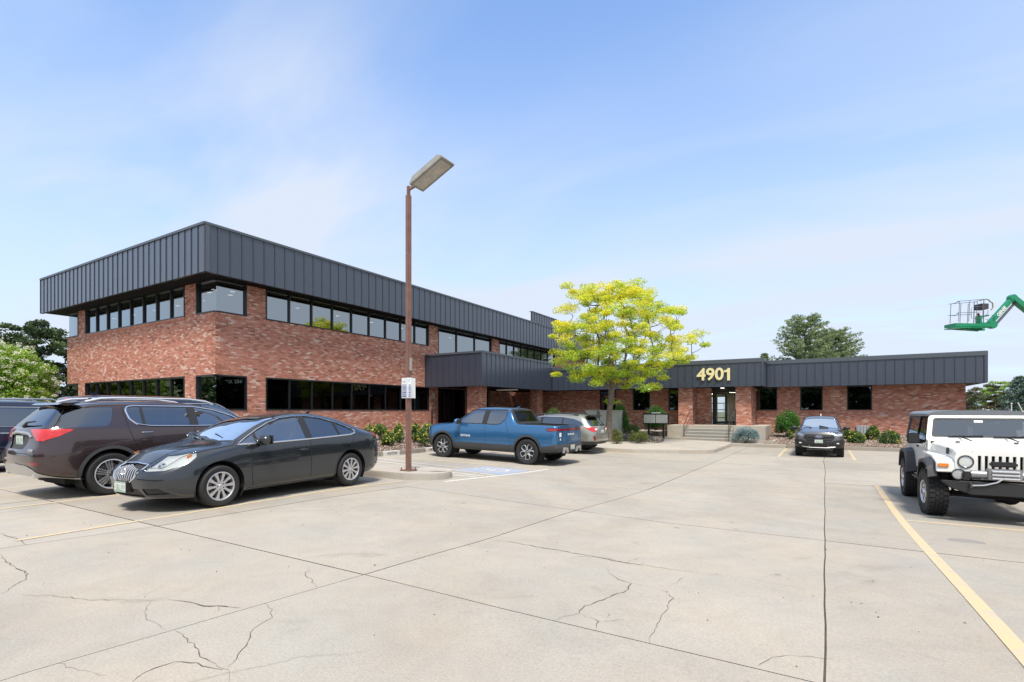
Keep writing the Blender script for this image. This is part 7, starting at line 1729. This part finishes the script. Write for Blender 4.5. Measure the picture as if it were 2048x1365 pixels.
# ================================================================== STREET FURNITURE
M_pole = mat('rusty_bronze_paint', (0.19, 0.100, 0.078), .6, var=.2, vscale=3.5, bump=.2, bscale=40)
px_, py_, pz_ = -8.46, 9.19, lot_z(-8.46, 9.19) + .152
LP = empty('lamp_post', (px_, py_, pz_), 'rust brown square lamp post with a tilted shoebox lamp, on the kerb island', 'lamp post')
quick('pole', M_pole, LP, lambda q: q.box((px_ - .055, py_ - .055, pz_ + .02), (px_ + .055, py_ + .055, 6.62)), world=True, bevel=.012)
quick('pole_top', M_pole, LP, lambda q: (q.box((px_ - .035, py_ - .035, 6.62), (px_ + .035, py_ + .035, 6.84)), q.bar((px_, py_, 6.76), (px_ + .26, py_ + .06, 6.86), .05, .07)), world=True, bevel=.008)
quick('base_plate', M_pole, LP, lambda q: q.box((px_ - .15, py_ - .15, pz_), (px_ + .15, py_ + .15, pz_ + .025)), world=True, bevel=.006)
quick('conduit_box', mat('galvanised', (.42, .42, .40), .5, .5), LP, lambda q: q.box((px_ + .056, py_ - .03, 2.45), (px_ + .085, py_ + .03, 2.75)), world=True)
for (i, j) in ((1, 1), (1, -1), (-1, 1), (-1, -1)): quick('anchor_bolt', M_pole, LP, lambda q: q.tube([(px_ + i * .115, py_ + j * .115, pz_ + .02), (px_ + i * .115, py_ + j * .115, pz_ + .075)], .016, 6), world=True)
hx_, hz_, th = -8.23, 6.74, R(23); ax_ = Vector((math.cos(th), 0, math.sin(th))); up_ = Vector((-math.sin(th), 0, math.cos(th))); yv = Vector((0, 1, 0)); L_ = 1.04; o0 = Vector((hx_, 8.98, hz_)); W_ = .46
b = MB(); lo = [o0, o0 + ax_ * L_, o0 + ax_ * L_ + yv * W_, o0 + yv * W_]; mid_ = [p + up_ * .045 for p in lo]; t_ = [o0 + ax_ * .10 + yv * .06 + up_ * .20, o0 + ax_ * (L_ - .13) + yv * .06 + up_ * .20, o0 + ax_ * (L_ - .13) + yv * (W_ - .06) + up_ * .20, o0 + ax_ * .10 + yv * (W_ - .06) + up_ * .20]
b.add(lo + mid_ + t_, [(3, 2, 1, 0), (0, 1, 5, 4), (1, 2, 6, 5), (2, 3, 7, 6), (3, 0, 4, 7), (4, 5, 9, 8), (5, 6, 10, 9), (6, 7, 11, 10), (7, 4, 8, 11), (8, 9, 10, 11)])
LH = b.build('lamp_head', mat('bronze_grey', (.30, .285, .25), .55, .2, var=.2, vscale=5), LP, world=True, bevel=.006)
b = MB(); i4 = [o0 + ax_ * .05 + yv * .05 - up_ * .004, o0 + ax_ * (L_ - .05) + yv * .05 - up_ * .004, o0 + ax_ * (L_ - .05) + yv * (W_ - .05) - up_ * .004, o0 + ax_ * .05 + yv * (W_ - .05) - up_ * .004]
b.add(i4, [(3, 2, 1, 0)]); b.build('diffuser', mat('dull_diffuser', (.42, .39, .34), .4, var=.2, vscale=6), LH)
b = MB()
for a in (.03, L_ - .06): b.bar(o0 + ax_ * a + yv * .03 - up_ * .008, o0 + ax_ * a + yv * (W_ - .03) - up_ * .008, .03, .012, up=up_)
for a in (.03, W_ - .03): b.bar(o0 + ax_ * .03 + yv * a - up_ * .008, o0 + ax_ * (L_ - .03) + yv * a - up_ * .008, .03, .012, up=up_)
b.build('door_frame', mat('bronze_grey', (.3, .3, .3)), LH)
M_sign = mat('sign_white', (.74, .76, .76), .45); M_sblue = mat('sign_blue', (.10, .15, .34), .45)
SG = empty('parking_sign', (px_ - .01, py_ - .058, 2.04), 'white parking notice with a blue text block, facing the lot from the lamp post', 'sign')
quick('sign_panel', M_sign, SG, lambda q: q.box((-.15, -.006, -.24), (.15, 0, .24)))
b = MB(); b.box((-.135, -.008, -.22), (.135, -.0065, .08)); b.build('text_block', M_sblue, SG)
b = MB(); rr_ = random.Random(4)
for (z, h_) in ((.035, .026), (-.005, .013), (-.035, .013), (-.065, .013), (-.095, .013), (-.150, .02), (-.185, .012)):
    x_ = -.125
    while x_ < .115:
        w1 = rr_.uniform(.02, .055); b.box((x_, -.0095, z), (min(x_ + w1, .125), -.0085, z + h_)); x_ += w1 + .012
b.build('lettering', M_sign, SG)
b = MB()
for (z, a0_, a1_) in ((.185, .0, .13), (.15, .0, .12)):
    x_ = a0_
    while x_ < a1_ - .01: w1 = rr_.uniform(.012, .03); b.box((x_, -.008, z), (x_ + w1, -.0065, z + .018)); x_ += w1 + .008
b.box((-.12, -.008, .14), (-.10, -.0065, .165)); b.box((-.075, -.008, .13), (-.045, -.0065, .168)); b.build('header_lettering', mat('sign_grey', (.25, .28, .36), .5), SG)
for z in (.2, -.2): quick('bolt', M_alloy, SG, lambda q: q.tube([(0, -.014, z), (0, -.004, z)], .008, 6))
S2 = empty('parking_sign', (px_ + .058, py_ + .02, 2.04), 'plain white sign edge-on on the right side of the lamp post', 'sign'); quick('sign_panel', M_sign, S2, lambda q: q.box((0, -.15, -.24), (.006, .15, .24)))
# rust run on the island
ribbon('rust_stain', [(px_ + .12, py_ + .1), (px_ + .5, py_ + .35), (px_ + .85, py_ + .6)], .07, mat('rust', (.30, .17, .09), .9, var=.3, vscale=9), h=.156, jitter=.02, seed=4, parent=None).update_tag()
bpy.data.objects['rust_stain']['kind'] = 'structure'
# directory board
D_ = 29.2; x, y = place(1311, D_); zt = 1.5 - (829 - 822) * D_ / 1030; zb = 1.5 - (848 - 822) * D_ / 1030; zg = 1.5 - (873 - 822) * D_ / 1030
DB = empty('directory_board', (x, y, zg), 'black framed directory board with white name strips on two posts', 'sign')
hw = .72
quick('cabinet', M_black, DB, lambda q: (q.box((x - hw, y, zb), (x + hw, y + .28, zt + .05))), world=True, bevel=.01)
quick('cap', M_sign, DB, lambda q: q.box((x - .25, y + .05, zt + .05), (x + .25, y + .2, zt + .11)), world=True)
for k in range(4):
    for h_ in (0, 1): quick('name_strip', mat('strip_white', (.58, .60, .58), .5), DB, lambda q: q.box((x - hw + .05 + h_ * (hw - .03), y - .012, zt - .02 - (k + 1) * .118), (x - .02 + h_ * (hw - .03) - .0, y + .002, zt - .03 - k * .118)), world=True)
b = MB(); rr_ = random.Random(9)
for k in range(4):
    for h_ in (0, 1):
        x_ = x - hw + .09 + h_ * (hw - .03)
        while x_ < x - .12 + h_ * (hw - .03): w1 = rr_.uniform(.04, .11); b.box((x_, y - .0145, zt - .10 - k * .118), (x_ + w1, y - .0125, zt - .065 - k * .118)); x_ += w1 + .03
b.build('lettering', mat('strip_text', (.30, .31, .31), .6), DB, world=True)
for s in (-1, 1): quick('post', M_black, DB, lambda q: q.box((x + s * .42 - .05, y + .08, zg - .1), (x + s * .42 + .05, y + .18, zb)), world=True)
# utility cabinets
for (a, c, D_, lab) in ((1168, 1196, 28.6, 'narrower grey utility cabinet, left of the tree trunk'), (1195, 1241, 27.8, 'wider grey utility cabinet directly behind the tree trunk')):
    x0, y0 = place(a, D_); x1, y1 = place(c, D_); w1 = (x1 - x0) * 1.02; yb = (y0 + y1) / 2; zt = 1.52 if a < 1190 else 1.50
    UC = empty('utility_cabinet', (x0, yb, .1), lab, 'cabinet', 'utility cabinets by the tree')
    M_cab = mat('cabinet_grey', (.40, .42, .39), .5, var=.06, vscale=4)
    quick('cabinet_body', M_cab, UC, lambda q: q.box((x0, yb, -.15), (x0 + w1, yb + .7, zt - .03)), world=True, bevel=.01)
    quick('cabinet_lid', M_cab, UC, lambda q: q.box((x0 - .02, yb - .03, zt - .03), (x0 + w1 + .02, yb + .73, zt + .03)), world=True, bevel=.008)
    nd_ = 1 if a < 1190 else 2
    for k in range(nd_): quick('cabinet_door', M_cab, UC, lambda q: q.box((x0 + .04 + k * w1 / nd_, yb - .012, .05), (x0 + (k + 1) * w1 / nd_ - .03, yb, zt - .08)), world=True, bevel=.006)
    quick('door_handle', M_alloy, UC, lambda q: q.box((x0 + w1 * .72, yb - .04, .85), (x0 + w1 * .72 + .12, yb - .012, .89)), world=True)
# pale louvre at the foot of the wing wall
x0 = on_y(1712, 34.55); x1 = on_y(1737, 34.55)
VT = empty('foundation_vent', (x0, 34.58, .45), 'pale metal well cover low on the wing wall between two shrubs', 'vent')
quick('cover', mat('pale_metal', (.50, .52, .54), .4, .4), VT, lambda q: q.box((x0, 34.3, .1), (x1, 34.57, .68)), world=True)
for k in range(4): quick('fin', mat('pale_metal2', (.30, .32, .35), .4, .4), VT, lambda q: q.box((x0 + .03 + k * (x1 - x0) / 4, 34.27, .1), (x0 + .07 + k * (x1 - x0) / 4, 34.298, .66)), world=True)
# handrail post beside the block and hand bar
HR = quick('bollard', M_black, None, lambda q: (q.tube([(0, 0, -.2), (0, 0, 1.0)], .05, 10), q.tube([(0, 0, 1.0), (0, 0, 1.06)], [.05, .02], 10)), True); HR.location = (-19.6, on_x(864, -19.6), .55)
tag(HR, 'slim black post in front of the brick pier left of the canopy', 'post')
# white hooked poles by the far trees
for (px_a, lab, hook) in ((2023, 'thin white pole with a round head, left of a pair behind the off-roader', 0), (2036, 'thin white pole with a foot bent to the right, right of a pair', 1)):
    x, y = place(px_a, 30); z1 = 1.5 + (822 - 806) * 30 / 1030
    b = MB(); b.tube([(0, 0, -.35), (0, 0, z1 - .1)] if not hook else [(.5, 0, 1.45), (.25, 0, 1.47), (.0, 0, z1)], .022 if not hook else .028, 8)
    if hook: b.tube([(.3, 0, 1.45), (.3, 0, -.35)], .03, 8)
    else: b.ball((0, 0, z1 - .05), .045)
    o = b.build('white_pole', mat('pole_white', (.75, .76, .76), .5), None, True); o.location = (x, y, 0); o.rotation_euler = (0, 0, R(31)); tag(o, lab, 'pole', 'white poles behind the off-roader')

# ================================================================== BOOM LIFT (side-on, beyond the wing)
DL = 36.0; sc = DL / 1030
M_grn = mat('lift_green', (0.010, 0.235, 0.105), .4, coat=.3); M_rail = mat('lift_grey', (.11, .12, .13), .5)
ox, oy = place(2300, DL); BLF = empty('boom_lift', (ox, oy, -.33), 'green boom lift with an empty railed platform raised behind the low wing', 'boom lift', rz=R(31.27))
def bp(px, py, d=0.0): return Vector(((px - 2300) * sc, d, 1.5 + (822 - py) * sc + .33))
b = MB(); f0, f1 = bp(1899, 655), bp(1962, 655)
for d in (-.45, .45): b.bar(bp(1900, 652, d), bp(1960, 653, d), .05, .22)
b.bar(bp(1900, 652, -.45), bp(1900, 652, .45), .05, .22); b.bar(bp(1960, 653, -.45), bp(1960, 653, .45), .05, .22)
b.box((f0.x, -.45, f0.z - .12), (f1.x, .45, f0.z - .07)); b.bar(bp(1906, 657, -.3), bp(1956, 662, 0), .08, .10); b.bar(bp(1906, 657, .3), bp(1956, 662, 0), .08, .10); b.bar(bp(1918, 659, 0), bp(1968, 660, 0), .16, .12)
b.build('platform', M_grn, BLF)
RL = None
def rail(pts, r=.018):
    MB().tube([bp(*p) for p in pts], r, 6).build('guard_rail', M_rail, BLF, True)
for d, dx in ((-.45, 0), (.45, 5)):
    for px_ in (1906, 1926, 1941): rail([(px_ + dx, 646, d), (px_ + dx + 2, 605, d)])
    rail([(1903 + dx, 606, d), (1952 + dx, 602, d)]); rail([(1902 + dx, 629, d), (1950 + dx, 627, d)])
rail([(1907, 606, -.45), (1909, 607, .0), (1912, 606, .45)]); rail([(1907, 629, -.45), (1910, 632, 0), (1912, 629, .45)]); rail([(1955, 602, -.45), (1958, 602, .45)]); rail([(1955, 648, -.45), (1956, 602, -.45)], .025); rail([(1959, 648, .45), (1960, 602, .45)], .025)
rail([(1932, 640, -.48), (1930, 634, -.48), (1930, 622, -.48), (1935, 617, -.48), (1953, 616, -.48), (1953, 640, -.48), (1935, 640, -.48)], .016)
b = MB(); b.box((bp(1955, 0).x, -.3, bp(0, 620).z), (bp(1970, 0).x, .3, bp(0, 609).z)); b.build('control_box', mat('control_box', (.06, .05, .06), .6), BLF, bevel=.02)
MB().tube([bp(1953, 604, -.3), bp(1958, 601, -.3), bp(1968, 601, -.3), bp(1973, 606, -.3), bp(1977, 608, -.3), bp(1978, 617, -.3), bp(1974, 622, -.3)], .04, 8).build('control_guard', mat('worn_yellow', (.30, .26, .14), .7), BLF, True)
MB().tube([bp(1948, 629, -.3), bp(1950, 633, -.3)], .07, 8).build('beacon', M_redd, BLF, True)
b = MB(); b.bar(bp(1957, 632), bp(1958, 659), .35, .22, up=(1, 0, 0)); b.bar(bp(1962, 634), bp(1978, 631), .12, .10); b.bar(bp(1960, 650), bp(1982, 652), .3, .32); b.build('platform_mount', M_grn, BLF, bevel=.03)
for (a, c) in (((1978, 632), (1982, 642)), ((1970, 622), (1966, 634)), ((1965, 640), (1970, 645))):
    MB().tube([bp(*a, -.2), (bp(*a, -.2) + bp(*c, -.2)) / 2 + Vector((.12, 0, .1)), bp(*c, -.2)], .015, 5).build('hose', M_trim, BLF, True)
b = MB(); b.lathe([(.001, -.16), (.26, -.16), (.28, -.1), (.28, .1), (.26, .16), (.001, .16)], bp(1984, 650), (0, 1, 0), 20); b.bar(bp(1978, 648), bp(2023, 598), .26, .30, up=(0, 1, 0)); b.build('jib', M_grn, BLF, True, ang=30)
b = MB(); b.bar(bp(1990, 651, 0), bp(2030, 606, 0), .12, .12, up=(0, 1, 0)); b.build('jib_link', M_rail, BLF)
d_ = (bp(2023, 598) - bp(1978, 648)).normalized(); me = text_mesh('GENIE', .30, .002, 'lettering', M_white, .012); o = link('lettering', me, BLF); frame_mat(o, d_, Vector((0, -1, 0)).cross(d_) * 1 if Vector((0, -1, 0)).cross(d_).z > 0 else -Vector((0, -1, 0)).cross(d_), bp(1999, 624, -.16) + Vector((0, 0, .0)))
b = MB(); b.lathe([(.001, -.18), (.24, -.18), (.26, -.1), (.26, .1), (.24, .18), (.001, .18)], bp(2024, 597), (0, 1, 0), 20); e1 = bp(2024, 596); e2 = Vector((-1.2, 0, 3.0)); b.bar(e1, e2, .32, .42, up=(0, 1, 0)); b.build('boom', M_grn, BLF, True, ang=30)
b = MB(); b.box((-2.0, -.9, 1.2), (1.4, .9, 2.0)); b.bar(e2, (.6, 0, 1.8), .4, .5, up=(0, 1, 0)); b.build('turret', M_grn, BLF, bevel=.05)
b = MB(); b.box((-1.9, -.8, .55), (1.9, .8, 1.1)); b.build('chassis', M_rail, BLF, bevel=.04)
wl = make_wheel(.5, .34, .28, 'offroad'); put_wheels(BLF, wl, [(1.4, 1.05, .5), (1.4, -1.05, .5), (-1.4, 1.05, .5), (-1.4, -1.05, .5)])
